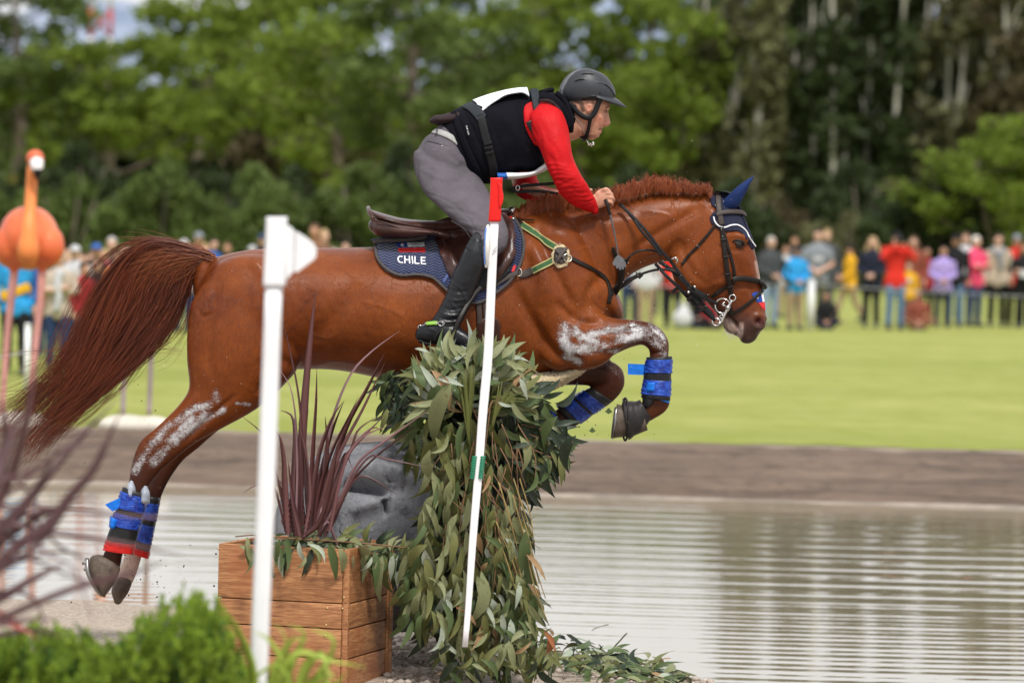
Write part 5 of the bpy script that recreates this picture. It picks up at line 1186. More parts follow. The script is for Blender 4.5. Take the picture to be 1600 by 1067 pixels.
mesh('noseband_bridge', *tubeP([(1187, 440, -.055, 4), (1193, 445, -.03, 4), (1195, 449, 0, 4), (1192, 445, .03, 4), (1185, 440, .055, 4)], n=14, k=10), leather, br)
strap('flash_strap', [(1191, 453), (1180, 464), (1165, 477), (1150, 487), (1142, 492)], 5, leather, br, off=.008)
mesh('flash_loop', *tubeP([(1190, 450, -.045, 2.2), (1193, 446, -.03, 2.4)], k=8), leather, br)
strap('chin_strap', [(1142, 491), (1140, 482), (1138, 476)], 9, leather, br, off=.010)
bc, bn = P(1137, 480, -.086), np.array((-.1, -1, .1))
ring_at(P(1129, 478, -.10), .0325, .0034, bn, steel, 'bit_ring', br); ring_at(P(1144.5, 465.5, -.10), .0135, .003, bn, steel, 'bit_ring', br); ring_at(P(1119, 503, -.105), .0165, .003, bn, steel, 'bit_ring', br); ring_at(P(1128, 495, -.105), .009, .003, bn, steel, 'bit_ring', br)
mesh('bit_shank', *tubeP([(1144, 469, -.104, 1.8), (1139, 477, -.107, 2.4), (1136, 484, -.107, 2.2), (1131, 494, -.107, 2.4), (1127, 504, -.107, 2.0)], n=16, k=10), steel, br)
mesh('bit_boss', *ico(P(1137, 480.5, -.112), .0105, 2), steel, br); mesh('curb_link', *tubeP([(1127, 504, -.107, 1.6), (1121, 506, -.107, 1.6)], k=8), steel, br)
mesh('curb_link', *tubeP([(1132, 472, -.107, 1.4), (1129, 476, -.107, 1.8), (1133, 478, -.107, 1.4)], n=8, k=8), steel, br)
# reins in the air between hand, neck and bit
def rein(pts, w, Y1, name='rein', off=.008, m=rein_m):
    return strap(name, pts, w, m, br, off=off)
def rein_air(rows, w, name='rein', m=rein_m, nrm=(0, -1, .15)): return air(name, rows, w, m, br, nrm=nrm)
rein_air([(968, 319, -.105), (985, 335, -.135), (1012, 364, -.15), (1030, 388, -.155), (1049, 410, -.15), (1067, 434, -.15), (1082, 452, -.145), (1100, 465, -.13), (1122, 475, -.105)], 5.0)
rein_air([(972, 321, -.105), (990, 343, -.14), (1003, 362, -.155), (1021, 383, -.16), (1033, 400, -.16)], 4.2)
rein_air([(1024, 412, -.10), (1040, 430, -.12), (1060, 449, -.12), (1078, 468, -.12), (1097, 484, -.12), (1118, 501, -.11)], 5.2)
rein_air([(1030, 409, -.09), (1048, 421, -.09), (1068, 440, -.10), (1082, 455, -.12), (1097, 474, -.12), (1112, 490, -.115)], 6.2)
rein_air([(1076, 449, -.15), (1088, 456, -.15), (1104, 466, -.14)], 9, 'rein_grip'); rein_air([(1071, 455, -.14), (1082, 464, -.13), (1092, 474, -.13)], 8, 'rein_grip'); rein_air([(1100, 482, -.125), (1110, 491, -.12), (1115, 497, -.12)], 8, 'rein_grip')
for a in ((1074, 455, 1085, 446), (1100, 469, 1107, 461), (1094, 487, 1102, 479), (1074, 470, 1081, 463)): rein_air([(a[0], a[1], -.15), (a[2], a[3], -.155)], 5, 'keeper', leather)
rein_air([(1050, 457, -.1), (1056, 452, -.1), (1063, 446, -.1)], 5.5, 'rein_stop', leather)
mesh('martingale_ring', *tubeP([(1049, 405, -.16, 1.5), (1055, 403, -.165, 1.5), (1058.5, 407, -.165, 1.5), (1056, 411, -.16, 1.5)], n=14, k=8), steel, br)
mesh('rein_hook', *tubeP([(1074, 455, -.155, 2.2), (1077, 458, -.16, 2.6)], k=8), steel, br); mesh('rein_hook', *tubeP([(1083, 447, -.16, 1.6), (1087, 449, -.165, 1.8)], k=8), steel, br)
mart = thing('martingale', 'Black leather neck strap and running martingale hanging under the horse\'s neck', 'martingale', P(980, 430, -.1))
air('neck_strap', [(1030, 394, -.125), (1015, 391, -.13), (997, 393, -.135), (984, 401, -.135), (978, 413, -.13)], 3.5, leather, mart)
air('fork_strap', [(953, 466, -.06), (962, 456, -.08), (980, 443, -.1), (997, 431, -.1), (1015, 424, -.1), (1034, 421, -.1), (1052, 424, -.1), (1062, 429, -.1)], 4.0, leather, mart)
air('fork_strap', [(955, 463, -.05), (965, 451, -.06), (985, 437, -.08), (1002, 428, -.08)], 6.5, leather, mart)
air('rein_stop', [(997, 434, -.105), (1003, 428, -.105)], 7, leather, mart)
air('chest_strap', [(976, 404, -.15), (974, 420, -.14), (971, 440, -.12), (964, 455, -.1), (955, 466, -.06), (951, 474, -.04)], 6.5, leather, mart)
# flag sticker on the nose
stk = thing('nose_sticker', 'Blue, white and red flag sticker with a star on the horse\'s nose', 'sticker', P(1188, 468, -.05))
on([(1174, 459), (1180, 456), (1188, 456.5), (1191, 472), (1184, 473), (1178, 466)], blue, 'blue_field', stk, None, .003, .0015, 2.0)
on([(1188.2, 456.5), (1192, 458), (1194.3, 471.5), (1191.2, 472)], fwh, 'white_field', stk, None, .003, .0015, 2.0)
on([(1184.2, 473.2), (1194.4, 471.8), (1195.3, 485.5), (1190, 481)], fred, 'red_field', stk, None, .003, .0015, 2.0)
on(star(1182.5, 465, 3.0, .3), fwh, 'star', stk, None, .0048, .001, 1.2)
# ---- leg boots: hard shells taped in blue
def tapemat():
    t = NT('blue_tape'); v = t.coord(); h = t.noise(t.coord((6, 6, 60)), 3, 4, .6, .5)
    t.set(col=t.mix(t.rng(t.noise(v, 30, 3), .35, .65), (0.006, 0.022, 0.22), (0.02, 0.09, 0.52)), rough=.25, spec=.4, nrm=t.bump(h, .7, .006, t.bump(t.noise(v, 70, 3), .5, .003))); return t.m
tape = tapemat(); tape_l = M('light_blue_tape', (0.01, 0.16, 0.66), .35, .25, 40, .5, .003, 60); shell = M('black_boot_shell', (.018, .018, .02), .4, .3, 20, .4, .003, 60); shell_g = M('clear_grey_shell', (.33, .36, .42), .3, .2, 20, .3)
tape_r = M('red_tape', (.55, .018, .015), .4, .2, 30, .4, .003, 50)
def boot_seg(name, rows, m, parent, n=18, rough=.0015):
    v_, f_ = LP(rows, n=n, k=30, ex=2.3, round_ends=False); N_ = normals(v_, f_)
    q = v_ @ np.array((1.0, .3, .4)); v_ = v_ + N_ * (rough * np.sin(q * 190 + 5 * np.sin(v_[:, 2] * 60)) + rough * np.random.default_rng(len(v_) % 7).normal(size=len(v_)) * .5)[:, None]
    return mesh(name, v_, f_, m, parent)
def lerp_rows(a, b, t0, t1, k=3): 
    a, b = np.array(a, float), np.array(b, float); return [tuple(a + (b - a) * t_) for t_ in np.linspace(t0, t1, k)]
def legboot(label, A, B, segs, w, flaps=()):
    c_ = P((A[0] + B[2]) / 2, B[3], A[4]); o_ = thing('protective_boot', label, 'horse boot', c_, 'taped leg boots of the horse')
    for nm, t0, t1, m, grow in segs:
        a = list(A[:4]) + [w * grow, A[4]]; b = list(B[:4]) + [w * grow, B[4]]
        a, b = np.array(a, float), np.array(b, float)
        rows = []
        for t_ in np.linspace(t0, t1, 4):
            r = a + (b - a) * t_; cx, cy = (r[0] + r[2]) / 2, (r[1] + r[3]) / 2
            r[0] = cx + (r[0] - cx) * grow; r[2] = cx + (r[2] - cx) * grow; r[1] = cy + (r[1] - cy) * grow; r[3] = cy + (r[3] - cy) * grow; rows.append(tuple(r))
        boot_seg(nm, rows, m, o_)
    for nm, poly, y0, y1, m in flaps: mesh(nm, *prism(poly, y0, y1), m, o_, smooth=False)
    return o_
Bn = legboot('Blue taped black boot on the near foreleg, loose light blue tape end sticking out', (1051, 560, 1009, 561, -.165), (1048, 624, 1001, 619, -.165),
    [('shell', -.05, 1.03, shell, .97), ('tape_band', .02, .36, tape, 1.02), ('tape_band', .55, .93, tape, 1.02), ('tape_patch', .62, .84, tape_l, 1.028)][:3], .056, [('loose_tape', [(981, 568), (1011, 569.5), (1010, 586), (981, 585)], -.168, -.166, tape_l)])
mesh('tape_patch', *LP([(1030, 597, 1008, 597, .05, -.176), (1028, 611, 1006, 610, .05, -.176)], n=5, k=20, round_ends=False), tape_l, Bn)
mesh('lower_tape', *LP([(1047, 622, 1020, 618, .045, -.165), (1046, 630, 1024, 622, .04, -.165)], n=5, k=20, round_ends=False), tape_l, Bn)
mesh('fetlock_cup', *LP([(1030, 618, 1003, 616, .05, -.168), (1020, 632, 1004, 634, .043, -.168), (1010, 640, 1003, 638, .02, -.168)], n=10, k=20), shell, Bn)
bell = thing('bell_boot', 'Black rubber bell boot over the near front hoof', 'horse boot', P(995, 650, -.165))
bv, bf = LP([(1017, 652, 1000, 625, .045, -.165), (1008, 668, 986, 627, .058, -.165), (998, 677, 977, 625, .066, -.165), (982, 687, 972, 622, .070, -.165)], n=18, k=34, ex=2.3, round_ends=False); bN = normals(bv, bf)
mesh('rubber_bell', bv + bN * (.002 * np.sin(bv[:, 0] * 150) * np.ones(len(bv)))[:, None], bf[:-2], M('black_rubber', (.022, .020, .020), .5, .3, 20, .5, .003, 50), bell)
mesh('rim', *tube([P(972 + 5 + 5 * math.cos(a), 655 + 33 * math.sin(a), -.165 - .072 * math.cos(a) * 0 - .07 * math.cos(a)) for a in np.linspace(0, 6.28, 30)], .005, k=8, caps=False), M('black_rubber', (.022, .020, .020)), bell)
legboot('Blue taped black boot on the far foreleg, tucked back behind the leaves', (953, 630, 919, 606, .165), (898, 668, 868, 633, .165),
    [('shell', -.08, 1.0, shell, .97), ('tape_band', .13, .45, tape, 1.04), ('tape_band', .52, .84, tape, 1.03)], .055, [])
o2 = legboot('Blue taped pastern wrap of the far foreleg, half buried in leaves', (880, 674, 858, 640, .165), (860, 690, 840, 655, .165), [('tape_band', -.2, .75, tape, 1.12)], .045)
hb1 = legboot('Blue taped boot with red lower band on the near hind leg', (190, 762, 232, 774, -.158), (162, 855, 209, 862, -.158),
    [('shell', -.02, 1.0, shell, .97), ('tape_band', .05, .32, tape, 1.03), ('tape_band', .40, .62, tape, 1.035), ('red_band', .87, 1.04, tape_r, 1.03)], .055, [('loose_tape', [(164, 788), (188, 777), (190, 792), (176, 799)], -.20, -.197, tape_l)])
mesh('tape_patch', *LP([(172, 805, 186, 812, .05, -.17), (170, 822, 182, 826, .05, -.17)], n=5, k=18, round_ends=False), tape_l, hb1)
for cx, cy in ((205, 760), (226, 768)): mesh('shell_tip', *LP([(cx - 8, cy + 12, cx + 8, cy + 15, .045, -.17), (cx - 6, cy - 2, cx + 8, cy + 2, .04, -.17), (cx - 2, cy - 8, cx + 5, cy - 6, .02, -.17)], n=10, k=16), shell_g, hb1)
hb2 = legboot('Dark boot with blue tape and red lower edge on the far hind leg', (226, 776, 251, 781, .165), (206, 858, 233, 868, .165),
    [('shell', -.04, 1.0, shell, .97), ('tape_band', .08, .38, tape, 1.04), ('tape_band', .48, .80, tape, 1.03), ('red_band', .93, 1.05, tape_r, 1.03)], .055)
# ================================================================ RIDER
rd = thing('person', 'Rider in red shirt, black vest, grey breeches and helmet crouching on the horse', 'person', P(740, 380, 0))
skin = NT('rider_skin'); v = skin.coord()
sc0 = skin.mix(skin.rng(skin.noise(v, 18, 4), .3, .7), (.46, .225, .145), (.58, .30, .205)); sc0 = skin.mix(skin.attr('lip'), sc0, (.40, .12, .10)); sc0 = skin.mix(skin.attr('flush'), sc0, (.55, .20, .14)); sc0 = skin.mix(skin.attr('stubble'), sc0, (.30, .16, .11))
sc0 = skin.mix(skin.attr('hairm'), sc0, (.03, .018, .012))
skin.set(col=sc0, rough=.45, spec=.3, sss=.08, nrm=skin.bump(skin.noise(v, 150, 4), .25, .0015)); skin.b.inputs['Subsurface Radius'].default_value = (.01, .004, .002); skin = skin.m
bp_ = [LP([(950, 157, 884, 157, .070, 0), (953.5, 165, 883, 165, .073, 0), (952.5, 170, 884, 171, .072, 0), (948.5, 176, 886, 177, .068, 0), (947, 183, 888, 184, .066, 0), (945.5, 191, 892, 190, .060, 0), (941.8, 199, 898, 195, .053, 0), (939.2, 204, 902, 199, .048, 0), (937.8, 209, 907, 203, .042, 0), (935.5, 214.5, 913, 208, .034, 0), (929, 217, 918, 212, .024, 0)], n=44, k=36, ex=2.25),
       LP([(950, 172, 943, 175, .0075, 0), (951.5, 180, 942, 181, .0105, 0), (953.2, 188, 942, 189, .0135, 0), (954, 193.5, 942, 195, .0165, 0), (950, 197, 943, 196, .012, 0)], n=18, k=16),
       LP([(868, 150, 884, 222, .085, 0), (884, 158, 895, 220, .064, 0), (896, 168, 906, 216, .057, 0), (906, 178, 920, 212, .055, 0)], n=20, k=26),
       LP([(942.2, 200, 935, 200.5, .017, 0), (941.8, 202.4, 934, 203, .019, 0)], n=6, k=14, round_ends=False), LP([(940.4, 206, 934, 206, .017, 0), (939.8, 208.4, 934, 208.4, .015, 0)], n=6, k=14, round_ends=False),
       ico(P(917, 150, 0), .088, 3, (1.0, .78, .9)),
       LP([(660, 232, 742, 278, .15, 0), (682, 205, 745, 262, .15, 0), (720, 184, 770, 262, .145, 0), (775, 165, 808, 252, .155, 0), (830, 158, 845, 244, .17, 0), (868, 164, 880, 228, .15, 0), (882, 180, 888, 212, .08, 0)], n=40, k=30)]
for s, arm_, leg_ in ((-1, [(858, 186, -.16, 19), (872, 235, -.225, 16), (886, 284, -.235, 13), (908, 304, -.18, 11), (929, 316, -.138, 8.5)], [(697, 258, -.09, 22), (722, 308, -.18, 18), (752, 352, -.30, 14), (756, 378, -.355, 11), (732, 425, -.385, 13), (708, 480, -.415, 10), (696, 508, -.43, 9)]),
                      (1, [(850, 196, .16, 19), (824, 250, .23, 15), (812, 286, .21, 12), (850, 304, .10, 10), (900, 306, .02, 8)], [(697, 258, .09, 22), (722, 308, .18, 18), (752, 352, .30, 14), (756, 378, .355, 11), (732, 425, .385, 13), (708, 480, .415, 10), (696, 508, .43, 9)])):
    bp_.append(tubeP(arm_, n=30, k=16)); bp_.append(tubeP(leg_, n=40, k=18)); bp_.append(tubeP([(690, 516, s * .43, 9), (715, 528, s * .44, 9), (742, 538, s * .45, 7)], n=10, k=12))
# near hand: fist closed on rein and mane
bp_.append(LP([(926, 307, 923, 327, .022, -.140), (933, 303, 931, 327, .021, -.140), (941, 297, 941, 324.5, .022, -.142), (948.5, 294, 952, 319, .017, -.146)], n=20, k=20, ex=2.3))
for i, (kx, ky) in enumerate(((946.5, 296), (950.5, 301.5), (953, 308), (951.5, 315))):
    L = (1.0, 1.08, 1.0, .82)[i]
    bp_.append(tubeP([(kx - 7, ky + 3, -.150, 3.0), (kx, ky, -.158, 3.5), (kx + 4.2 * L, ky + 2, -.152, 3.1), (kx + 5.6 * L, ky + 5, -.128, 2.9), (kx + 2, ky + 7.5, -.108, 2.6), (kx - 2, ky + 8, -.112, 2.3)], n=18, k=10))
bp_.append(tubeP([(930, 309, -.150, 3.6), (934, 302, -.152, 3.5), (941, 297.5, -.135, 3.1), (947, 296.5, -.112, 2.7)], n=12, k=10))
# far hand
bp_.append(LP([(902, 299, 902, 316, .02, .02), (914, 297, 914, 316, .02, .01), (922, 298, 924, 314, .016, .0)], n=10, k=16))
for i in range(4): bp_.append(tubeP([(920, 300 + i * 4.2, -.01, 3), (925, 301 + i * 4.2, -.02, 3), (926, 304 + i * 4.2, .01, 2.6)], n=8, k=8))
bp_.append(tubeP([(912, 301, -.02, 3.2), (918, 298, -.03, 3.2), (924.5, 297.3, -.03, 3.0), (926, 297, -.03, 2.2)], n=8, k=10))
bp_.append(ico(P(920, 168.5, -.071), .021, 2, (.75, .35, 1.3))); bp_.append(ico(P(920, 168.5, .071), .021, 2, (.75, .35, 1.3)))
bV, bF = remesh(bp_, .0042, 2); bN = normals(bV, bF); bP = proj(bV)
bV = crease(bV, bN, bP, [([(943, 177.2), (946.5, 178.2), (949.5, 176.6)], 1.1, -.0035), ([(942.5, 173.2), (946, 171.8), (950, 172.6)], 1.1, -.004), ([(944, 169), (949, 167), (953.5, 168)], 1.6, .003), ([(941.5, 203.2), (938, 203.4), (935, 204.4)], .8, -.006),
     ([(945, 196), (942, 200), (938.5, 204)], 1.4, -.0022), ([(949, 192), (946, 191), (944.5, 194)], 1.0, -.0028), ([(948, 195.5), (950, 196)], .8, -.005), ([(931, 188), (936, 196), (935, 206)], 3, -.002), ([(935, 184), (942, 183)], 4, .0025),
     ([(918, 164), (923, 165), (923, 171), (919.5, 175)], .9, .003), ([(919.5, 166), (921, 169), (919, 172)], 1.2, -.005), ([(905, 200), (915, 208), (928, 212)], 2.2, .003), ([(896, 172), (905, 200), (908, 214)], 3.5, .0035), ([(890, 180), (893, 205)], 4, .002), ([(938, 211.5), (934, 211.5)], 1.2, -.0025),
     ([(936, 311), (943, 306), (949, 300)], 1.0, .0012), ([(936, 314), (945, 311), (951, 307)], 1.0, .0012), ([(930, 322), (938, 318)], 1, -.0012), ([(948.5, 299), (953, 302)], .7, -.003), ([(951, 305), (956, 307)], .7, -.003), ([(951.5, 311.5), (956, 313)], .7, -.003)])
bo = mesh('body', bV, bF, skin, rd)
d, _ = seg_dist(bP, [(942.5, 201.6), (938.5, 203.3)]); d2, _ = seg_dist(bP, [(941.8, 206.5), (937.5, 206)])
setattr_f(bo.data, 'lip', np.clip(1 - sm(np.minimum(d, d2), 1.0, 2.4), 0, 1) * (bP[:, 0] > 930) * .8)
d, _ = seg_dist(bP, [(934, 187), (940, 189)]); d2, _ = seg_dist(bP, [(920, 167), (921, 173)]); d3, _ = seg_dist(bP, [(951, 191), (952, 195)]); setattr_f(bo.data, 'flush', .55 * np.clip(1 - sm(np.minimum(np.minimum(d * .5, d2), d3), 1, 6), 0, 1))
d, _ = seg_dist(bP, [(912, 205), (925, 214), (935, 212), (938, 200)]); setattr_f(bo.data, 'stubble', .22 * np.clip(1 - sm(d, 2, 8), 0, 1) * (bP[:, 1] < 222))
d, _ = seg_dist(bP, [(900, 158), (908, 162), (911, 172)]); d2, _ = seg_dist(bP, [(926, 158), (928, 168)]); d3, _ = seg_dist(bP, [(946, 168.6), (950, 167), (953, 168.2)]); setattr_f(bo.data, 'hairm', np.maximum(np.maximum(.8 * (1 - sm(d, 2, 5)), .5 * (1 - sm(d2, 1, 3))), .85 * (1 - sm(d3, .7, 1.5))) * (bP[:, 1] < 185))
eyeb = M('eye_white', (.36, .32, .29), .25, .05, 20, 0); iris = M('iris_brown', (.03, .015, .008), .08, 0, 20, 0, coat=1.0)
BB = BVHTree.FromPolygons([tuple(x) for x in bV], bF)
for far in (False, True):
    h_, n_ = hit(946.6, 175, far, BB)
    e = mesh('eye', *ico(h_ - n_ * .0042 + np.array((-.001, 0, 0)), .0066, 3), eyeb, rd); mesh('iris', *ico(h_ - n_ * .0015 + np.array((.0030, 0, 0)), .0050, 2), iris, e)
    mesh('upper_lid', *tube([hit(943, 174.6, far, BB, .0008, -.05)[0], hit(946, 173.0, far, BB, .0022, -.05)[0], hit(949.3, 174.0, far, BB, .0015, -.05)[0]], .0014, n=10, k=6), M('lid_skin', (.22, .10, .07), .5), e)
# --- breeches
brc = fabric('taupe_grey_breeches', (0.106, 0.094, 0.108), .85, 900, .6)
def wrinkle(V, F, lines, amp=1.0, side=-1, rnd=.0012, fr=16):
    N = normals(V, F); Q = proj(V); V = crease(V, N, Q, [(l, w, d * amp) for l, w, d in lines], side=side); N = normals(V, F)
    n_ = np.sin(V[:, 0] * fr * 2 + 3 * np.sin(V[:, 2] * fr)) * np.sin(V[:, 2] * fr * 2.3 + 2 * np.sin(V[:, 1] * fr * 1.7 + V[:, 0] * fr))
    return V + N * (rnd * n_)[:, None]
gb = [LP([(681, 203, 729, 236, .150, 0), (664, 216, 740, 252, .172, 0), (652, 236, 747, 272, .185, 0), (648, 256, 752, 288, .175, 0), (655, 275, 755, 300, .14, 0)], n=24, k=36, ex=2.2)]
for s in (-1, 1):
    gb.append(LP([(646, 246, 745, 270, .11, s * .08), (650, 275, 757, 288, .105, s * .13), (664, 303, 766, 304, .098, s * .19), (690, 329, 777, 322, .085, s * .255), (714, 349, 788, 344, .074, s * .305), (735, 366, 795, 366, .066, s * .345), (742, 380, 791, 386, .06, s * .365), (738, 392, 777, 399, .052, s * .372), (730, 402, 764, 408, .045, s * .378)], n=50, k=32, ex=2.1))
cV, cF = remesh(gb, .0055, 4)
cV = wrinkle(cV, cF, [([(668, 250), (700, 262), (735, 258)], 4, -.004), ([(655, 262), (690, 280), (730, 278)], 4, .004), ([(700, 240), (728, 262), (745, 270)], 4, -.005), ([(735, 262), (715, 285), (690, 300)], 5, -.004), ([(745, 275), (735, 300), (712, 318)], 5, .004),
    ([(690, 325), (722, 330), (750, 340)], 3, -.003), ([(715, 348), (745, 352), (775, 350)], 3, .004), ([(722, 355), (750, 362), (780, 362)], 2.6, -.004), ([(735, 365), (758, 374), (785, 372)], 2.6, .004), ([(740, 374), (760, 384), (782, 382)], 2.6, -.005), ([(720, 242), (728, 252), (735, 268)], 3, .004),
    ([(652, 245), (656, 290), (680, 322), (712, 348)], 2, -.004), ([(660, 300), (700, 315), (735, 345), (745, 372)], 1.4, -.0025), ([(668, 222), (688, 226), (704, 232)], 1.3, -.003)], rnd=.0014)
mesh('breeches', cV, cF, brc, rd); CB = BVHTree.FromPolygons([tuple(x) for x in cV], cF)
blk_pt = M('seam_dark', (.05, .042, .045), .8)
strap('pocket_seam', [(668, 221), (680, 223.5), (692, 228)], 1.4, blk_pt, rd, off=.001, th=.0012, bvh=CB); pass
strap('side_seam', [(705, 345), (725, 358), (735, 372), (742, 384)], 1.6, blk_pt, rd, off=.001, th=.0015, bvh=CB)
mesh('pocket_button', *ico(hit(691, 228.5, False, CB, .001)[0], .004, 2), steel, rd)
# shirt (torso part shows at waist and armhole) and sleeves
shirt = fabric('red_technical_shirt', (0.50, 0.004, 0.007), .6, 1200, .4, .0, .2, .1)
sh_g = [LP([(690, 208, 726, 230, .125, 0), (696, 194, 738, 246, .145, 0), (710, 184, 760, 268, .15, 0), (775, 163, 808, 256, .168, 0), (825, 153, 840, 246, .185, 0), (852, 154, 866, 228, .172, 0), (866, 164, 876, 210, .11, 0)], n=36, k=34)]
slv = [(838, 162, 866, 160, .045, -.13), (826, 184, 880, 178, .072, -.175), (831, 208, 889, 204, .076, -.200), (843, 233, 892.5, 231, .068, -.225), (852, 256, 898, 253, .060, -.235), (863, 280, 909, 275, .054, -.24), (876, 304, 919, 290, .049, -.222), (897, 322, 926, 303, .044, -.182), (915, 330, 932.5, 314, .037, -.150), (922, 331.5, 934, 319, .034, -.142)]
slf = [(835, 165, 880, 165, .05, .13), (815, 205, 875, 205, .075, .19), (808, 240, 848, 245, .062, .225), (803, 272, 838, 272, .054, .225), (803, 300, 845, 288, .048, .19), (830, 316, 860, 293, .042, .13), (870, 314, 880, 296, .036, .06), (898, 315, 898, 298, .032, .02)]
sh_g += [LP(slv, n=50, k=28), LP(slf, n=40, k=24)]
sV, sF = remesh(sh_g, .0055, 3)
fold = [([(845 + i * 3.0, 262 + i * 7.2), (862 + i * 5.0, 256 + i * 7), (890 + i * 4.6, 262 + i * 6)], 1.9, .0028) for i in range(0, 9)]
fold += [([(888, 290 - 0), (900, 300), (912, 304)], 2, -.003), ([(895, 300), (908, 306), (920, 305)], 1.6, .003), ([(900, 309), (914, 313), (927, 310)], 1.5, .003), ([(905, 318), (917, 318), (930, 314)], 1.4, .003), ([(912, 325), (922, 322), (932, 317)], 1.3, .003), ([(905, 314), (917, 316), (929, 312)], 1.2, -.003),
         ([(848, 170), (862, 185), (868, 210)], 3, -.003), ([(870, 165), (884, 190), (888, 215)], 3, -.003), ([(850, 215), (870, 235), (880, 260)], 4, -.003), ([(840, 190), (850, 215), (852, 240)], 3, .003), ([(883, 215), (888, 240), (893, 255)], 2.5, .003), ([(826, 180), (832, 200), (842, 218)], 2.5, -.003), ([(856, 240), (868, 262), (872, 285)], 4, -.004), ([(865, 280), (885, 285), (900, 280)], 2.2, -.004)]
sV = wrinkle(sV, sF, fold, rnd=.001)
mesh('shirt', sV, sF, shirt, rd); SB = BVHTree.FromPolygons([tuple(x) for x in sV], sF)
mesh('cuff', *tube([P(924, 326.8, -.142), P(928, 325, -.14), P(930.5, 323.6, -.139)], [.029, .030, .0285], n=6, k=24), shirt, rd)
# body protector
vest_m = fabric('black_vest_fabric', (0.0045, 0.0045, 0.008), .85, 800, .5, 0.0, .12); vest2 = M('charcoal_webbing', (0.020, 0.025, 0.031), .65, .15, 60, .4, .001, 500); vbrown = fabric('dark_plum_lining', (0.030, 0.018, 0.020), .8, 700, .4)
vg_ = [LP([(708, 173, 758, 287, .165, 0), (722, 165.5, 766, 287, .180, 0), (740, 159, 780, 281, .19, 0), (776, 150.5, 812, 268, .198, 0), (805, 146, 832, 269, .195, 0), (820, 143.5, 845, 262, .185, 0), (838, 143, 856, 246, .165, 0), (855, 142.5, 868, 225, .14, 0), (872, 147, 884, 205, .105, 0), (882, 156, 891, 200, .085, 0)], n=60, k=44, ex=2.5)]
vV, vF = remesh(vg_, .0055, 3)
vV = wrinkle(vV, vF, [([(722, 168), (742, 210), (762, 260), (768, 285)], 3, -.006), ([(745, 160), (770, 200), (785, 240), (795, 275)], 2, -.002), ([(770, 260), (800, 262), (830, 266)], 2, -.004), ([(775, 180), (800, 200), (812, 230)], 9, .004), ([(800, 160), (812, 190), (825, 230), (845, 250)], 3, -.004), ([(830, 262), (848, 250)], 3, .004)], rnd=.0009)
vm = mesh('body_protector', vV, vF, vest_m, rd); VB = BVHTree.FromPolygons([tuple(x) for x in vV], vF)
# armhole: shirt patch proud of the vest
mesh('shoulder_patch', *drape(smoothpoly([(818, 176), (820, 166), (830, 160), (846, 158), (858, 168), (852, 195), (848, 222), (838, 228), (828, 215), (820, 196)], 50), .010, .006, 3.5, bvh=VB), shirt, rd)
mesh('vest_tail', *LP([(673, 186, 677, 194, .06, 0), (679, 181, 684, 197, .11, 0), (692, 179, 697, 197.5, .13, 0), (706, 175, 712, 197, .13, 0), (716, 172, 722, 190, .12, 0)], n=20, k=28), vbrown, rd)
mesh('vest_hem', *ribbon(*strap_pts([(709, 176), (719, 205), (730, 232), (742, 258), (755, 282)], .004, 40, bvh=VB), 10 * 20 / FPX, .006), vest_m, rd)
strap('side_strap', [(729, 165), (740, 171), (750, 181), (753, 186)], 17, vest2, rd, off=.006, bvh=VB)
strap('side_strap', [(751, 180), (757, 205), (764, 232), (770, 258), (772, 274)], 13, M('black_webbing', (.012, .012, .013), .7, .2, 60, .4, .001, 500), rd, off=.006, bvh=VB)
blkp = M('black_buckle', (.010, .010, .011), .35, .2, 20, .1)
for a, b in (((757, 226), (769, 223)), ((760, 240), (771, 237)), ((758, 232), (770, 230))): strap('buckle', [a, b], 5, blkp, rd, off=.012, th=.005, n=8, bvh=VB)
strap('shoulder_strap', [(834, 146), (836, 160), (838, 180), (840, 200), (842, 216)], 13, vest2, rd, off=.019, bvh=VB, n=24, th=.004)
strap('shoulder_strap', [(824, 191), (830, 202), (838, 213)], 11, blkp, rd, off=.026, bvh=VB, n=12)
for a, b in (((829, 212), (841, 209)), ((831, 218), (842, 215))): strap('buckle', [a, b], 4, blkp, rd, off=.030, th=.005, n=8, bvh=VB)
# vest collar over the shoulder
def col_tube(rows, nm, m, flat=.45): mesh(nm, *tubeP(rows, n=30, k=12, flat=flat), m, rd)
mesh('vest_collar', *ribbon(*(lambda q: (q, np.tile((.2, -.8, .5), (30, 1))))(cr(np.array([P(843, 150, -.172), P(860, 152, -.175), P(874, 163, -.165), P(884, 180, -.15), P(890, 198, -.125)]), 30)), .034, .008), vest_m, rd)
mesh('vest_collar_lining', *ribbon(*(lambda q: (q, np.tile((.2, -.8, .5), (30, 1))))(cr(np.array([P(844, 157, -.180), P(858, 158, -.186), P(869, 166, -.178), P(878, 180, -.165), P(883, 192, -.15)]), 30)), .016, .006), vbrown, rd)
mesh('vest_collar', *tube([P(846, 145, -.10), P(856, 142, -.05), P(862, 141, 0), P(856, 142, .05), P(846, 145, .1)], .012, n=20, k=10), vest_m, rd)
mesh('vest_collar', *tube([P(868, 146, -.10), P(880, 156, -.095), P(888, 172, -.10), P(892, 190, -.10), P(891, 206, -.08)], .0145, n=24, k=10), vest_m, rd)
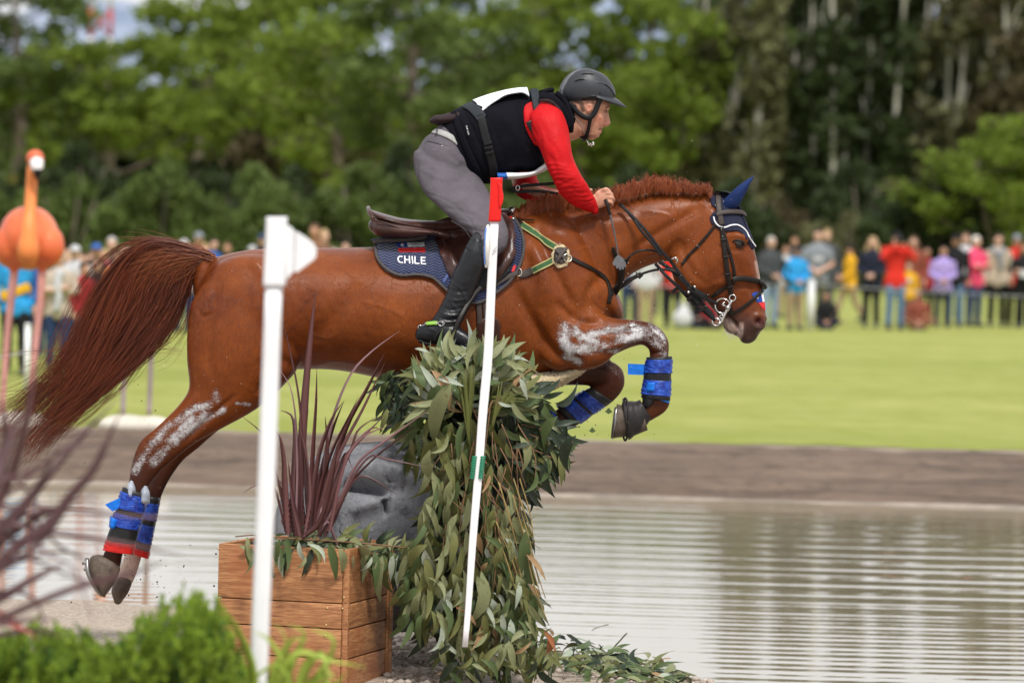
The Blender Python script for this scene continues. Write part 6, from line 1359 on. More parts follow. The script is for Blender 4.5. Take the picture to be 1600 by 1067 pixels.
# number bib
bibw = fabric('white_bib', (.78, .79, .82), .6, 500, .4); bibb = fabric('blue_bib', (.03, .12, .42), .6, 500, .4)
bg_ = []
for (xa, ya, xb, yb) in ((738, 160, 753, 177), (752, 154.5, 764, 167), (768, 150, 777, 158.5), (785, 146.5, 790, 151), (803, 143.5, 806, 147.5), (815, 142, 817, 147), (822, 140.5, 827, 152)):
    A, Bq = P(xa, ya - 1.2, 0), P(xb, yb, -.13)
    bg_.append([A + np.array((0, .15, -.035)), A + np.array((0, .08, -.004)), A, A * .65 + Bq * .35 + np.array((0, -.032, .010)), Bq + np.array((0, -.018, 0))])
bg_ = np.array([cr(q, 9) for q in bg_]); bg2 = np.array([cr(bg_[:, j], 24) for j in range(9)]).transpose(1, 0, 2); v_ = bg2.reshape(-1, 3); v_ = v_ + np.array((0, -.008, .006)); f_ = grid_faces(24, 9, False, False)
mesh('number_bib', np.vstack([v_, v_ - np.array((0, -.003, .004))]), f_ + [tuple(i + 216 for i in q[::-1]) for q in f_], bibw, rd)
mesh('bib_front_blue', *LP([(777, 269.5, 778, 281, .15, -.03), (785, 270, 786, 281.5, .15, -.03), (791, 269.5, 793, 281, .15, -.03)], n=8, k=30, ex=3, round_ends=False), bibb, rd)
mesh('bib_front', *LP([(792, 269.5, 794, 281, .15, -.03), (812, 270, 815, 279, .155, -.03), (832, 268, 835, 274.5, .155, -.03), (846, 259, 851, 268, .15, -.03), (856, 253, 858, 262, .14, -.03)], n=20, k=30, ex=3), bibw, rd)
# brand mark on the vest, tiny white strokes running down
for (x, y, w_, h2) in ((729.3, 197, 2.2, .8), (729.7, 199, 2.0, .7), (730.2, 201, 2.4, .8), (730.8, 203, .9, .9), (731.2, 205, 2.2, .8), (731.9, 207.4, 2.2, .8), (732.4, 209.6, 2.0, .8)):
    on([(x - w_ / 2, y), (x + w_ / 2, y - .5), (x + w_ / 2 + .1, y + h2 - .4), (x - w_ / 2, y + h2)], fwh, 'vest_lettering', rd, VB, .0095, .001, 1.5)
# belt
strap('belt', [(679, 206), (690, 208.5), (704, 215), (716, 226), (726, 240)], 10, M('pale_grey_belt', (.36, .36, .35), .55, .1, 60, .3, .001, 400), rd, off=.004, th=.005, bvh=CB, n=50)
for q in ((686, 204.5, 683, 213), (716, 230, 724, 226)): strap('belt_loop', [q[:2], q[2:]], 3.2, brc, rd, off=.011, th=.003, bvh=CB, n=8)
# --- helmet
hm = NT('helmet_matt_grey'); v = hm.coord(); hm.set(col=hm.mix(hm.noise(v, 90), (.026, .029, .035), (.036, .040, .047)), rough=.46, spec=.4, nrm=hm.bump(hm.noise(v, 700), .1, .0005)); hm = hm.m
h_light = M('helmet_back_panel', (.16, .17, .185), .3, .08, 60, .05); h_blk = M('helmet_black', (.008, .008, .009), .45, .2, 30, .2)
hel = bpy.data.objects.new('helmet', None)
hv_, hf_2 = LP([(878, 158.5, 948, 158, .078, 0), (874, 151, 959, 155.5, .090, 0), (873.5, 143, 961.5, 146.5, .096, 0), (876, 133.5, 959, 136.5, .096, 0), (882, 123.5, 952, 125, .088, 0), (891, 114.8, 941.5, 115.5, .072, 0), (901, 109.8, 929, 110, .047, 0), (907, 108, 923, 108, .030, 0), (911, 107.4, 919, 107.4, .013, 0)], n=60, k=72, ex=2.0, round_ends=False)
hN = normals(hv_, hf_2); hq = proj(hv_)
hv_ = crease(hv_, hN, hq, [([(884, 153), (883, 140), (889, 126), (900, 114), (916, 109)], 1.0, -.0028), ([(932, 128.5), (946, 132), (955, 141), (962, 152)], 1.0, -.004), ([(909, 116), (919, 115), (928, 116.4)], 1.1, -.006), ([(898, 127.5), (905, 124.5), (913, 123.8)], 1.1, -.006)], side=0)
he = mesh('helmet_shell', hv_, hf_2, hm, rd); HEB = BVHTree.FromPolygons([tuple(x) for x in hv_], hf_2)
strap('vent', [(909.5, 116.2), (918, 115.2), (927, 116.4)], 1.5, h_blk, he, off=.0006, th=.001, n=14, bvh=HEB); strap('vent', [(899, 127.2), (905, 124.7), (913, 124)], 1.5, h_blk, he, off=.0006, th=.001, n=14, bvh=HEB); strap('vent', [(944, 131.2), (952, 137), (958, 145), (961.5, 151)], 1.8, h_blk, he, off=.0006, th=.001, n=14, bvh=HEB)
mesh('back_panel', *drape([(874.5, 151), (876, 140), (882, 127), (890, 117.5), (899, 111.5), (909, 108.8), (900, 114.5), (890, 126), (884.5, 139), (884, 152)], .0012, .0012, 3, bvh=HEB), h_light, he)
mesh('screw', *ico(hit(937.5, 145.5, False, HEB, .0005)[0], .0035, 2), h_blk, he)
c0 = P(917, 152, 0); pk = []
for a in np.linspace(-1.25, 1.25, 30):
    ca, sa = math.cos(a), math.sin(a)
    inn = c0 + np.array((.121 * ca, -.095 * sa, .004 - .004 * ca)); out_ = c0 + np.array((.128 * ca + .048 * max(0, math.cos(a * 1.25)) ** .7, -.101 * sa, -.003 - .038 * max(0, math.cos(a * 1.25)) ** .8))
    pk.append([inn + [0, 0, .004], inn * .5 + out_ * .5 + np.array([0, 0, .0062]), out_ + [0, 0, .0025], out_ + [0, 0, -.002], inn * .5 + out_ * .5 - np.array([0, 0, .003]), inn - [0, 0, .01]])
pk = np.array(pk); mesh('peak', pk.reshape(-1, 3), grid_faces(30, 6), hm, he)
mesh('rim', *drape([(879, 152), (884, 160), (897, 161), (912, 156.5), (926, 153.5), (938, 154.5), (950, 160), (957, 161), (958, 155), (945, 150), (930, 148.5), (912, 150.5), (895, 154)], .002, .005, 3, bvh=HEB), h_blk, he)
hp = h_blk
mesh('harness', *tubeP([(889, 160, -.078, 3.4), (897, 170, -.078, 4), (906, 179, -.079, 4.2), (916, 184, -.079, 4.4), (924, 182.5, -.079, 4.2), (930, 174, -.079, 4.2), (934.5, 163, -.080, 4.2), (938, 155, -.083, 4)], n=40, k=12, flat=.5), hp, he)
mesh('chin_strap', *tubeP([(923, 184, -.078, 3), (921, 194, -.070, 2.8), (919, 204, -.058, 2.8), (916, 213, -.045, 3.2), (913, 218, -.02, 3.5), (912, 219, 0, 3.5), (913, 218, .02, 3.5)], n=30, k=10, flat=.5), hp, he)
mesh('chin_pad', *LP([(906, 213, 909, 218, .02, -.005), (911, 213.5, 913, 220, .028, -.005), (916, 214, 917, 219.5, .022, -.005)], n=8, k=16), hp, he)
mesh('nape_pad', *LP([(884, 158, 888, 166, .05, -.01), (890, 160, 893, 170, .06, -.01), (898, 160, 902, 174, .058, -.01)], n=8, k=18), hp, he)
nk = M('silver_chain', (.7, .68, .66), .3, .3, 200, .4, .001, 500, metal=1.0)
ch = mesh('necklace', *tubeP([(893, 178, -.068, .55), (899, 184, -.066, .55), (908, 195, -.062, .55), (913, 207, -.052, .55), (916, 218, -.03, .55), (918, 222, -.02, .55)], n=40, k=6), nk, rd)
mesh('pendant', *tubeP([(918, 221, -.02, .9), (920, 228, -.02, 1), (922, 224, -.022, .9), (924, 229, -.02, .9), (926, 222, -.02, 1), (928, 226, -.022, 1), (924, 226, -.02, .9)], n=24, k=6), nk, ch)
# --- boots
boot_m = NT('black_riding_boot_leather'); v = boot_m.coord(); boot_m.set(col=boot_m.mix(boot_m.noise(v, 20), (.005, .0055, .007), (.010, .011, .014)), rough=.33, spec=.35, nrm=boot_m.bump(boot_m.noise(v, 26, 4, .6, .8), .5, .006, boot_m.bump(boot_m.noise(v, 300), .2, .0008))); boot_m = boot_m.m
boot_top = M('boot_top_suede', (.022, .024, .028), .65, .15, 40, .3, .001, 300)
for s in (-1, 1):
    q = [LP([(739, 366, 756, 371, .040, s * .372), (732, 378, 758, 384, .056, s * .378), (724, 392, 758, 399, .064, s * .385), (714, 412, 757, 416, .064, s * .392), (704, 436, 749, 439, .058, s * .400), (697, 458, 739, 463, .050, s * .408), (687, 480, 730, 486, .045, s * .418), (676, 498, 722, 504, .043, s * .428), (668, 512, 716, 518, .040, s * .434)], n=50, k=30, ex=2.1),
         LP([(660, 506, 654, 532, .028, s * .435), (672, 500, 664, 536, .037, s * .436), (692, 500, 684, 539, .042, s * .437), (712, 508, 704, 541, .043, s * .44), (730, 519, 722, 545, .045, s * .446), (748, 531, 740, 550, .044, s * .452), (762, 542, 756, 554, .034, s * .458)], n=36, k=26, ex=2.3)]
    oV, oF = remesh(q, .005, 2)
    oV = wrinkle(oV, oF, [([(688, 478), (705, 484), (727, 480)], 1.8, -.004), ([(684, 486), (702, 493), (724, 491)], 1.8, .004), ([(680, 493), (700, 500), (722, 497)], 1.6, -.0045), ([(695, 465), (712, 470), (732, 466)], 2.2, .003), ([(699, 452), (715, 456), (735, 455)], 2.4, -.003), ([(676, 500), (695, 507), (718, 506)], 1.6, .004), ([(705, 440), (722, 455), (730, 478)], 1.6, .003), ([(668, 512), (680, 518), (684, 530)], 1.5, .002), ([(702, 470), (715, 485), (722, 495)], 1.5, .003), ([(700, 420), (710, 440), (722, 462)], 2, -.002)], side=s, rnd=.0008, fr=22)
    bt = mesh('boot', oV, oF, boot_m, rd)
    if s < 0:
        BT = BVHTree.FromPolygons([tuple(x) for x in oV], oF)
        mesh('suede_top', *drape([(738.5, 367), (745, 364.5), (755, 370.5), (757.5, 385), (757.5, 401), (741, 396), (727, 388), (733, 377)], .0025, .002, 3.5, bvh=BT), boot_top, bt)
        strap('spur_strap', [(692, 506), (688, 516), (683, 524), (680, 533)], 4.2, boot_m, bt, off=.005, bvh=BT, n=14); strap('spur_strap', [(694, 505), (703, 504), (712, 503)], 2.4, leather, bt, off=.005, bvh=BT, n=10)
        sp = mesh('spur', *ribbon(*strap_pts([(667, 506.8), (675, 506), (684, 505.2)], .006, 12, bvh=BT), 6.5 / 350, .004), M('spur_green', (.22, .42, .06), .4), bt)
        strap('spur_arm', [(665, 507), (670, 506.6)], 3, steel, sp, off=.007, bvh=BT, n=6); strap('spur_arm', [(680, 505.6), (687, 505)], 2.4, steel, sp, off=.007, bvh=BT, n=6)
        c_, n_ = hit(690, 505.5, False, BT, .009); ring_at(c_, .010, .0022, n_, steel, 'spur_buckle', sp, 1.3)
        mesh('spur_shank', *tubeP([(666, 507, -.455, 1.4), (660, 509, -.45, 1.3), (656, 511, -.445, 1.6)], n=8, k=8), steel, sp)
        ring_at(P(656.5, 511.5, -.45), .0085, .0026, (0, -1, 0), steel, 'spur_roller', sp)
        strap('heel_block', [(655, 531), (664, 535), (674, 537)], 7, M('boot_heel', (.012, .012, .012), .6), bt, off=.004, th=.006, bvh=BT, n=10)
# stirrups
stp = thing('stirrup', 'Near side stirrup leather and dark stirrup iron under the rider\'s boot', 'stirrup', P(702, 540, -.45))
air('stirrup_leather', [(752, 448, -.40), (738, 464, -.42), (721, 492, -.470), (711, 514, -.485), (703, 534, -.487)], 6.5, leather, stp)
air('stirrup_leather', [(748, 452, -.39), (734, 478, -.41), (722, 502, -.42)], 2.2, leather, stp)
mesh('stirrup_iron', *tubeP([(703, 533, -.487, 2.5), (697, 541, -.495, 2.6), (696, 550, -.49, 3), (697, 552, -.44, 3.4), (698, 550, -.38, 3), (703, 536, -.385, 2.5)], n=26, k=8), M('stirrup_dark', (.05, .05, .055), .35, metal=.8), stp)
# riding crop
crp = thing('riding_crop', 'Thin black riding crop with a hand shaped leather flap held beside the neck', 'riding crop', P(952, 322, -.15))
mesh('handle', *tubeP([(946, 312, -.165, 2.6), (949, 320, -.172, 2.8), (951, 328, -.175, 2.4), (953.5, 336, -.176, 2.1)], n=16, k=10), leather, crp)
mesh('shaft', *tubeP([(953.5, 336, -.176, 1.7), (960, 364, -.178, 1.4), (965.5, 396, -.18, 1.2), (966.5, 404, -.18, 1.1)], n=20, k=8), M('crop_grey', (.10, .095, .10), .5, .2, 60, .3, .001, 300), crp)
hand_poly = [(965, 399), (968, 399), (973, 403), (978, 411), (978.5, 417), (976.5, 418), (975, 415), (975, 420), (972.5, 421.5), (971.5, 417), (970.5, 421.5), (967.5, 421.5), (967, 417), (965.5, 420), (963, 419), (962, 415.5), (958.5, 414.5), (957, 411.5), (960, 404)]
mesh('hand_shaped_flap', *prism(hand_poly, -.183, -.179), M('crop_flap_grey', (.13, .13, .14), .6, .2, 60, .4, .001, 300), crp, smooth=False)
# running rein seen above the withers
sr = thing('running_rein', 'Spare black rein loop with silver buckle between the rider\'s hands and the mane', 'rein', P(840, 290, -.02))
air('rein_loop', [(869, 286.5, -.06), (850, 288, -.06), (825, 290, -.06), (806, 293, -.06), (799, 295.5, -.06), (806, 299.5, -.05), (825, 299, -.05), (845, 299.5, -.05), (872, 303, -.05)], 5, rein_m, sr)
ring_at(P(809, 294, -.068), .011, .0022, (0, -1, 0), steel, 'buckle', sr, .75)
# ================================================================ JUMP, PLANTER, POLES
def frame(d, nrm):
    x = np.array(d, float); x /= np.linalg.norm(x); n = np.array(nrm, float); n = n - x * (n @ x)
    if np.linalg.norm(n) < 1e-3: n = np.array((0.3, -1, .2)); n = n - x * (n @ x)
    n /= np.linalg.norm(n); y = np.cross(n, x); return np.stack([x, y, n], 1)
def leaf_shape(seed, asp=.2, m_=7, bend=.25, curl=.1, fold=.10):
    q = np.random.default_rng(seed); t_ = np.linspace(0, 1, m_); w = asp * np.sin(np.pi * np.clip(t_, 0, 1) ** .8) ** .85 * (1 - .25 * t_); w[0] = .012; w[-1] = .004
    sx = bend * (q.random() - .5) * 1.4; ph = q.random() * 6
    cx, cy, cz = t_, sx * t_ * (1 - t_) * 2, -curl * t_ ** 2 * (1 + q.random()) + .03 * np.sin(t_ * 5 + ph)
    mid = np.stack([cx, cy, cz], 1); L = mid + np.stack([0 * t_, w / 2, fold * w + .02 * np.sin(t_ * 7 + ph)], 1); Rr = mid + np.stack([0 * t_, -w / 2, fold * w - .02 * np.sin(t_ * 6 + ph)], 1)
    v = np.vstack([L, mid, Rr]); f = []
    for i in range(m_ - 1): f += [(i, i + 1, m_ + i + 1, m_ + i), (m_ + i, m_ + i + 1, 2 * m_ + i + 1, 2 * m_ + i)]
    return v, f
LV = [leaf_shape(i, .21 + .04 * (i % 4), 7, .8, .06 + .17 * (i % 4), .2) for i in range(8)]
def eucmat(name, col, var=.22, bright=1.0):
    t = NT(name); v = t.coord(); g_ = t.n('ShaderNodeNewGeometry'); oi = t.n('ShaderNodeObjectInfo')
    f = t.math('ADD', t.math('MULTIPLY', g_.outputs['Random Per Island'], .5), t.math('MULTIPLY', oi.outputs['Random'], .3)); f = t.math('ADD', f, t.math('MULTIPLY', t.rng(t.noise(v, 30, 3), .3, .7), .25))
    c = t.mix(f, tuple(x * (1 - var) for x in col), tuple(min(1, x * (1 + var)) for x in col))
    c = t.mix(t.rng(t.noise(v, 7, 4), .62, .75), c, (.16, .105, .05))
    t.set(col=c, rough=.42, spec=.3, nrm=t.bump(t.noise(v, 60, 3), .4, .003))
    tr = t.n('ShaderNodeBsdfTranslucent'); t.l(c, tr.inputs[0]); mx = t.n('ShaderNodeMixShader'); mx.inputs[0].default_value = .18
    t.l(t.b.outputs[0], mx.inputs[1]); t.l(tr.outputs[0], mx.inputs[2]); t.l(mx.outputs[0], t.o.inputs[0]); return t.m
EM = {'sage': eucmat('leaf_sage_grey', (.235, .255, .125)), 'olive': eucmat('leaf_olive', (.165, .175, .060)), 'green': eucmat('leaf_green', (.085, .125, .045)), 'dark': eucmat('leaf_dark_blue_green', (.030, .046, .028)),
      'pale': eucmat('leaf_pale_underside', (.37, .42, .33)), 'tan': eucmat('leaf_dry_tan', (.36, .23, .12)), 'rust': eucmat('leaf_rust_brown', (.33, .12, .05))}
jump = thing('brush_jump', 'Eucalyptus covered brush jump under the horse\'s chest, leaves hanging down to the gravel', 'jump', PZ(740, 1040, 0))
_leafme = {}
def leaf_obj(shape, mk, p, d, n_, L, parent, name='leaf'):
    k = (shape, mk)
    if k not in _leafme:
        me = bpy.data.meshes.new('leaf'); me.from_pydata(LV[shape][0].tolist(), [], LV[shape][1]); me.polygons.foreach_set('use_smooth', np.ones(len(me.polygons), bool)); me.materials.append(EM[mk]); _leafme[k] = me
    o = bpy.data.objects.new(name, _leafme[k]); COL.objects.link(o); o.parent = parent
    Fm = frame(d, n_); Mx = Matrix([list(Fm[i] * L) + [p[i] - parent.location[i]] for i in range(3)] + [[0, 0, 0, 1]]); o.matrix_local = Mx
    return o
g = np.random.default_rng(21)
leaves = []   # (p, d, n, L, palette, front)
def zone(poly, y0, y1, n, lr, ang, spread, pal, front=True, centre=None, outn=.5, dz=.35):
    poly = np.array(poly, float); lo, hi = poly.min(0), poly.max(0); c = 0
    ks = list(pal.keys()); pw = np.array(list(pal.values()), float); pw /= pw.sum()
    while c < n:
        q = lo + (hi - lo) * g.random(2)
        if not inpoly(q[None], poly)[0]: continue
        c += 1
        a = R(ang + g.normal() * spread)
        if centre is not None: a = math.atan2(q[1] - centre[1], q[0] - centre[0]) + R(g.normal() * spread)
        Y = y0 + (y1 - y0) * g.random(); p = P(q[0], q[1], Y); d = np.array((math.cos(a), -dz * (g.random() - .3), -math.sin(a)))
        n_ = np.array((g.normal() * .5, -1, g.normal() * .4 + outn * .6))
        leaves.append((p, d, n_, (lr[0] + (lr[1] - lr[0]) * g.random()) / 350, ks[g.choice(len(ks), p=pw)], front))
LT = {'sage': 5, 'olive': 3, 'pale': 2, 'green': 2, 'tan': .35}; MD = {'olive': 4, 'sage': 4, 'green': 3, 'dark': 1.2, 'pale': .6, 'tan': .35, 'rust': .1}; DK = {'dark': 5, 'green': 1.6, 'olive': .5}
front_poly = [(678, 640), (795, 640), (802, 740), (800, 850), (822, 950), (852, 1030), (725, 1040), (680, 970), (662, 900), (672, 820), (678, 740)]
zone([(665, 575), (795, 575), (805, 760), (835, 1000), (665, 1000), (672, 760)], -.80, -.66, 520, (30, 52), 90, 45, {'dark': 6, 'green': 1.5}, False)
zone(front_poly, -1.0, -.82, 265, (26, 56), 92, 24, MD)
zone([(672, 680), (735, 640), (730, 1010), (665, 970), (650, 900)], -1.04, -.94, 105, (36, 62), 94, 18, {'sage': 5, 'olive': 3, 'green': 1.5, 'pale': 1.0})
zone([(755, 780), (805, 790), (855, 1010), (755, 1030)], -1.03, -.9, 115, (30, 56), 82, 26, {'sage': 4, 'olive': 3, 'green': 2, 'pale': 1.3, 'tan': .7})
zone([(665, 590), (680, 566), (730, 560), (795, 566), (808, 600), (805, 650), (670, 650)], -.92, -.74, 230, (30, 54), 0, 46, MD, True, (735, 660))
zone([(660, 606), (675, 572), (710, 560), (775, 560), (790, 590), (760, 635), (670, 650)], -1.0, -.9, 60, (36, 58), 0, 50, LT, True, (728, 668))
zone([(668, 572), (770, 566), (780, 600), (668, 606)], -.97, -.9, 44, (26, 44), -90, 30, LT)
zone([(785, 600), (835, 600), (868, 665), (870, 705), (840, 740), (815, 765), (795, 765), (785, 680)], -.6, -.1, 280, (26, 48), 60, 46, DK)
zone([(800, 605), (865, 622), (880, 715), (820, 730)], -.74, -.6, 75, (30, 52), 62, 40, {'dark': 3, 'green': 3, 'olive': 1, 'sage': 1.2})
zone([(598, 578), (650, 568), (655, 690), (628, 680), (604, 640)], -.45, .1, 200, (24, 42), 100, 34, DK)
zone([(625, 650), (665, 640), (665, 725), (645, 715)], -.85, -.6, 36, (28, 48), 80, 46, {'olive': 3, 'sage': 2, 'green': 2})
zone([(625, 870), (660, 815), (660, 975), (640, 965)], -.98, -.8, 58, (30, 54), 96, 20, {'sage': 3, 'green': 3, 'olive': 2})
zone([(690, 1000), (850, 1000), (880, 1040), (700, 1050)], -1.05, -.8, 90, (26, 46), 70, 60, MD)
for i in range(230):   # fallen sprays on the gravel to the right
    u_ = g.random() ** .8; x, y = 860 + 200 * u_ + g.normal() * 8, 1012 + 42 * u_ + g.normal() * (16 - 8 * u_)
    p = PZ(x, y, .02 + .10 * g.random() * (1 - u_)); leaves.append((p, (g.normal(), g.normal() * .6, .25 * g.normal()), (g.normal() * .5, -.5, 1), (26 + 22 * g.random()) / 350, ['sage', 'green', 'dark', 'olive', 'pale', 'tan'][g.choice(6, p=[.25, .25, .2, .15, .1, .05])], True))
fr = [i for i, l in enumerate(leaves) if l[5]]; fr.sort(key=lambda i: leaves[i][0][1] - leaves[i][3] * 1.2); pick = set(fr[:290])
for mk in EM:
    vs, fs, off = [], [], 0
    for i, l in enumerate(leaves):
        if l[4] != mk: continue
        sh = i % 8
        if i in pick: leaf_obj(sh, mk, l[0], l[1], l[2], l[3], jump); continue
        v_ = l[0] + (LV[sh][0] * l[3]) @ frame(l[1], l[2]).T; vs.append(v_); fs += [tuple(a + off for a in q) for q in LV[sh][1]]; off += len(v_)
    if vs: mesh('leaf_mass', np.vstack(vs), fs, EM[mk], jump)['kind'] = 'stuff'
# feature leaves picked out in the photo
feat = [((648, 545), (674, 552), 'pale', .9), ((682, 590), (726, 600), 'pale', 1), ((704, 598), (690, 700), 'sage', 1), ((700, 602), (668, 650), 'green', 1), ((700, 560), (682, 590), 'green', 1), ((674, 578), (700, 640), 'tan', 1), ((820, 578), (788, 560), 'sage', .5),
        ((784, 560), (815, 532), 'sage', 1), ((790, 562), (822, 596), 'sage', 1), ((812, 590), (826, 624), 'pale', 1), ((778, 628), (800, 630), 'pale', 1), ((672, 702), (686, 760), 'sage', 1), ((724, 890), (704, 950), 'sage', 1), ((752, 892), (728, 980), 'sage', 1), ((745, 900), (770, 965), 'sage', 1), ((860, 990), (856, 1030), 'rust', .7), ((850, 985), (868, 1020), 'rust', .9),
        ((800, 700), (835, 690), 'dark', 1), ((872, 650), (842, 700), 'green', 1), ((900, 680), (890, 740), 'dark', 1), ((838, 735), (815, 770), 'green', 1), ((812, 680), (818, 740), 'sage', 1), ((728, 955), (745, 975), 'tan', 1), ((712, 948), (738, 958), 'rust', .8), ((720, 960), (700, 1000), 'olive', 1.2), ((795, 1000), (805, 1050), 'sage', 1), ((690, 1000), (706, 1042), 'sage', 1), ((820, 830), (865, 905), 'green', .9)]
for i, (a, b, mk, w_) in enumerate(feat):
    A, Bq = P(a[0], a[1], -1.04), P(b[0], b[1], -1.05); o_ = leaf_obj(i % 8, mk, A, Bq - A, (.2 * math.sin(i), -1, .35), np.linalg.norm(Bq - A), jump); 
# palm frond wedge beside the pole
palm_m = eucmat('palm_leaflet', (.12, .135, .035))
vs, fs, off = [], [], 0
for i in range(26):
    s_ = i / 25; a0 = P(735 - 8 * s_, 700 - 100 * s_ * .4, -.98); tip = P(716 + 44 * s_, 590 - 20 * math.sin(s_ * 3), -1.0 + .02 * math.sin(i))
    if i > 15: a0 = P(768, 680 - 6 * (i - 15), -.96); tip = P(775 + (i - 15) * 5, 600 - (i % 3) * 6 + (i - 15) * 3, -.98)
    q = cr(np.array([a0, (a0 + tip) / 2 + np.array((.004, -.01, 0)), tip]), 6); v_, f_ = ribbon(q, np.tile((.25, -1, .2), (6, 1)), np.array([.010, .014, .014, .012, .007, .002]), .0012)
    vs.append(v_); fs += [tuple(a + off for a in k_) for k_ in f_]; off += len(v_)
mesh('palm_frond', np.vstack(vs), fs, palm_m, jump)
# twigs
twm = M('twig_red_brown', (.20, .11, .06), .7, .3, 20, .3); tw = []
for i in range(70):
    x0, y0 = 680 + 130 * g.random(), 620 + 250 * g.random(); Y = -.98 + .05 * g.random(); a = R(90 + 20 * g.normal()); L = 50 + 90 * g.random()
    if i > 55: x0, y0, a, L, Y = 800 + 40 * g.random(), 620 + 80 * g.random(), R(45 + 35 * g.normal()), 60, -.7
    if i > 62: a = R(75); x0, y0, L = 790 + 20 * g.random(), 860 + 60 * g.random(), 150
    k_ = g.normal() * 10; tw.append(tubeP([(x0, y0, Y, 1.1), (x0 + L * .5 * math.cos(a) + k_, y0 + L * .5 * math.sin(a), Y - .01, .9), (x0 + L * math.cos(a), y0 + L * math.sin(a), Y, .5)], n=8, k=5))
mesh('twigs', *join(tw), twm, jump)['kind'] = 'stuff'
# gold-brown seed strings on the right
sd_ = []
for i in range(13):
    x0, y0 = 770 + 50 * g.random(), 745 + 100 * g.random(); L = 60 + 90 * g.random(); sl_ = .22 + .15 * g.random()
    sd_.append(tubeP([(x0, y0, -1.0, 1.0), (x0 + L * sl_ * .5 + 3 * g.normal(), y0 + L * .5, -1.02, 1.2), (x0 + L * sl_, y0 + L, -1.0, .6)], n=9, k=5))
mesh('dry_stems', *join(sd_), M('dry_stem_gold', (.26, .19, .07), .7, .3, 20, .3), jump)['kind'] = 'stuff'
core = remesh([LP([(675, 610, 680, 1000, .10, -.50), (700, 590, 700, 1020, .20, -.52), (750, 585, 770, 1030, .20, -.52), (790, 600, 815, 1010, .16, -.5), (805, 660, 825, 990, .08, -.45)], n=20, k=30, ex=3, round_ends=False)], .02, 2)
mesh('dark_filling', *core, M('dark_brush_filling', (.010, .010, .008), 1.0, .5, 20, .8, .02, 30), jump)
mesh('log_body', *remesh([LP([(620, 700, 620, 970, .8, .75), (680, 672, 680, 970, .85, .75), (745, 690, 745, 970, .8, .75)], n=16, k=30, ex=4, round_ends=False)], .03, 2), M('weathered_log', (.05, .038, .03), .9, .4, 6, .6, .02, 12), jump)
mesh('grey_slab', *prism([(674, 704), (706, 702), (707, 752), (675, 753)], -.82, -.70), M('slab_slate', (.075, .078, .09), .8, .25, 30, .4, .004, 60), jump, smooth=False)
# stone face
stone = thing('stone_face_sculpture', 'Grey carved stone face with closed eye behind the planter', 'sculpture', PZ(560, 985, 0))
sm_ = NT('carved_grey_stone'); v = sm_.coord()
c = sm_.mix(sm_.rng(sm_.noise(v, 5, 6, .65), .3, .7), (.17, .175, .195), (.34, .345, .37)); c = sm_.mix(sm_.rng(sm_.noise(v, 40, 4, .7), .55, .75), c, (.09, .09, .10)); c = sm_.mix(sm_.math('MULTIPLY', sm_.rng(sm_.noise(v, 90, 2), .66, .72), .5), c, (.45, .45, .46))
c = sm_.mix(sm_.rng(sm_.noise(v, 11, 7, .75), .52, .66), c, (.10, .10, .115))
sm_.set(col=c, rough=.9, spec=.15, nrm=sm_.bump(sm_.noise(v, 45, 7, .8), .9, .010, sm_.bump(sm_.noise(sm_.coord((1, 1, .15)), 30, 4), .4, .008))); sm_ = sm_.m
stv, stf = remesh([LP([(426, 815, 426, 985, .10, .1), (440, 775, 440, 985, .24, .1), (470, 730, 472, 985, .32, .1), (515, 702, 515, 985, .35, .1), (570, 692, 570, 985, .36, .1), (640, 690, 642, 985, .36, .1), (690, 696, 690, 985, .33, .1), (705, 730, 705, 985, .2, .1)], n=40, k=44, ex=3.2)], .011, 6)
sN = normals(stv, stf); sQ = proj(stv)
stv = crease(stv, sN, sQ, [([(535, 742), (570, 734), (610, 738), (650, 752)], 16, .055), ([(532, 758), (560, 762), (590, 768), (605, 772)], 8, -.075), ([(545, 800), (580, 786), (600, 780)], 12, .030), ([(598, 780), (601, 795), (603, 808)], 3.4, -.055), ([(590, 778), (602, 777), (613, 779)], 3, .012), ([(500, 760), (495, 800), (490, 850)], 18, .07), ([(520, 800), (515, 830), (512, 860)], 9, -.045),
    ([(600, 735), (605, 748), (614, 758)], 2.4, -.02), ([(618, 790), (640, 820), (640, 900)], 10, -.02), ([(510, 712), (600, 700), (690, 705)], 4, -.012), ([(632, 744), (634, 800)], 1.8, -.008), ([(555, 800), (556, 850)], 1.6, -.008), ([(583, 700), (650, 725)], 10, .02)])
mesh('carved_head', stv, stf, sm_, stone)
# planter
C0 = PZ(541, 1075, 0.0); uf = np.array((-.6, .165, 0)); uf /= np.linalg.norm(uf); us = np.array((.165, .6, 0)); us /= np.linalg.norm(us); WF, WS, HT = .586, .62, .589
pl = thing('planter_box', 'Square planter of orange stained wooden boards beside the brush jump', 'planter', C0)
wood = NT('stained_pine'); v = wood.coord((1, 1, 1)); oi = wood.n('ShaderNodeObjectInfo')
va = wood.n('ShaderNodeVectorMath', operation='ADD'); cbx = wood.n('ShaderNodeCombineXYZ'); wood.l(wood.math('MULTIPLY', oi.outputs['Random'], 9.0), cbx.inputs[0]); wood.l(wood.math('MULTIPLY', oi.outputs['Random'], 5.0), cbx.inputs[2]); wood.l(v, va.inputs[0]); wood.l(cbx.outputs[0], va.inputs[1])
mp = wood.n('ShaderNodeMapping'); mp.inputs['Scale'].default_value = (1.4, 1.4, 16); wood.l(va.outputs[0], mp.inputs[0]); gr = wood.noise(mp.outputs[0], 3.2, 5, .6, 1.2)
mp2 = wood.n('ShaderNodeMapping'); mp2.inputs['Scale'].default_value = (3, 3, 60); wood.l(va.outputs[0], mp2.inputs[0]); gr2 = wood.noise(mp2.outputs[0], 6, 4, .6)
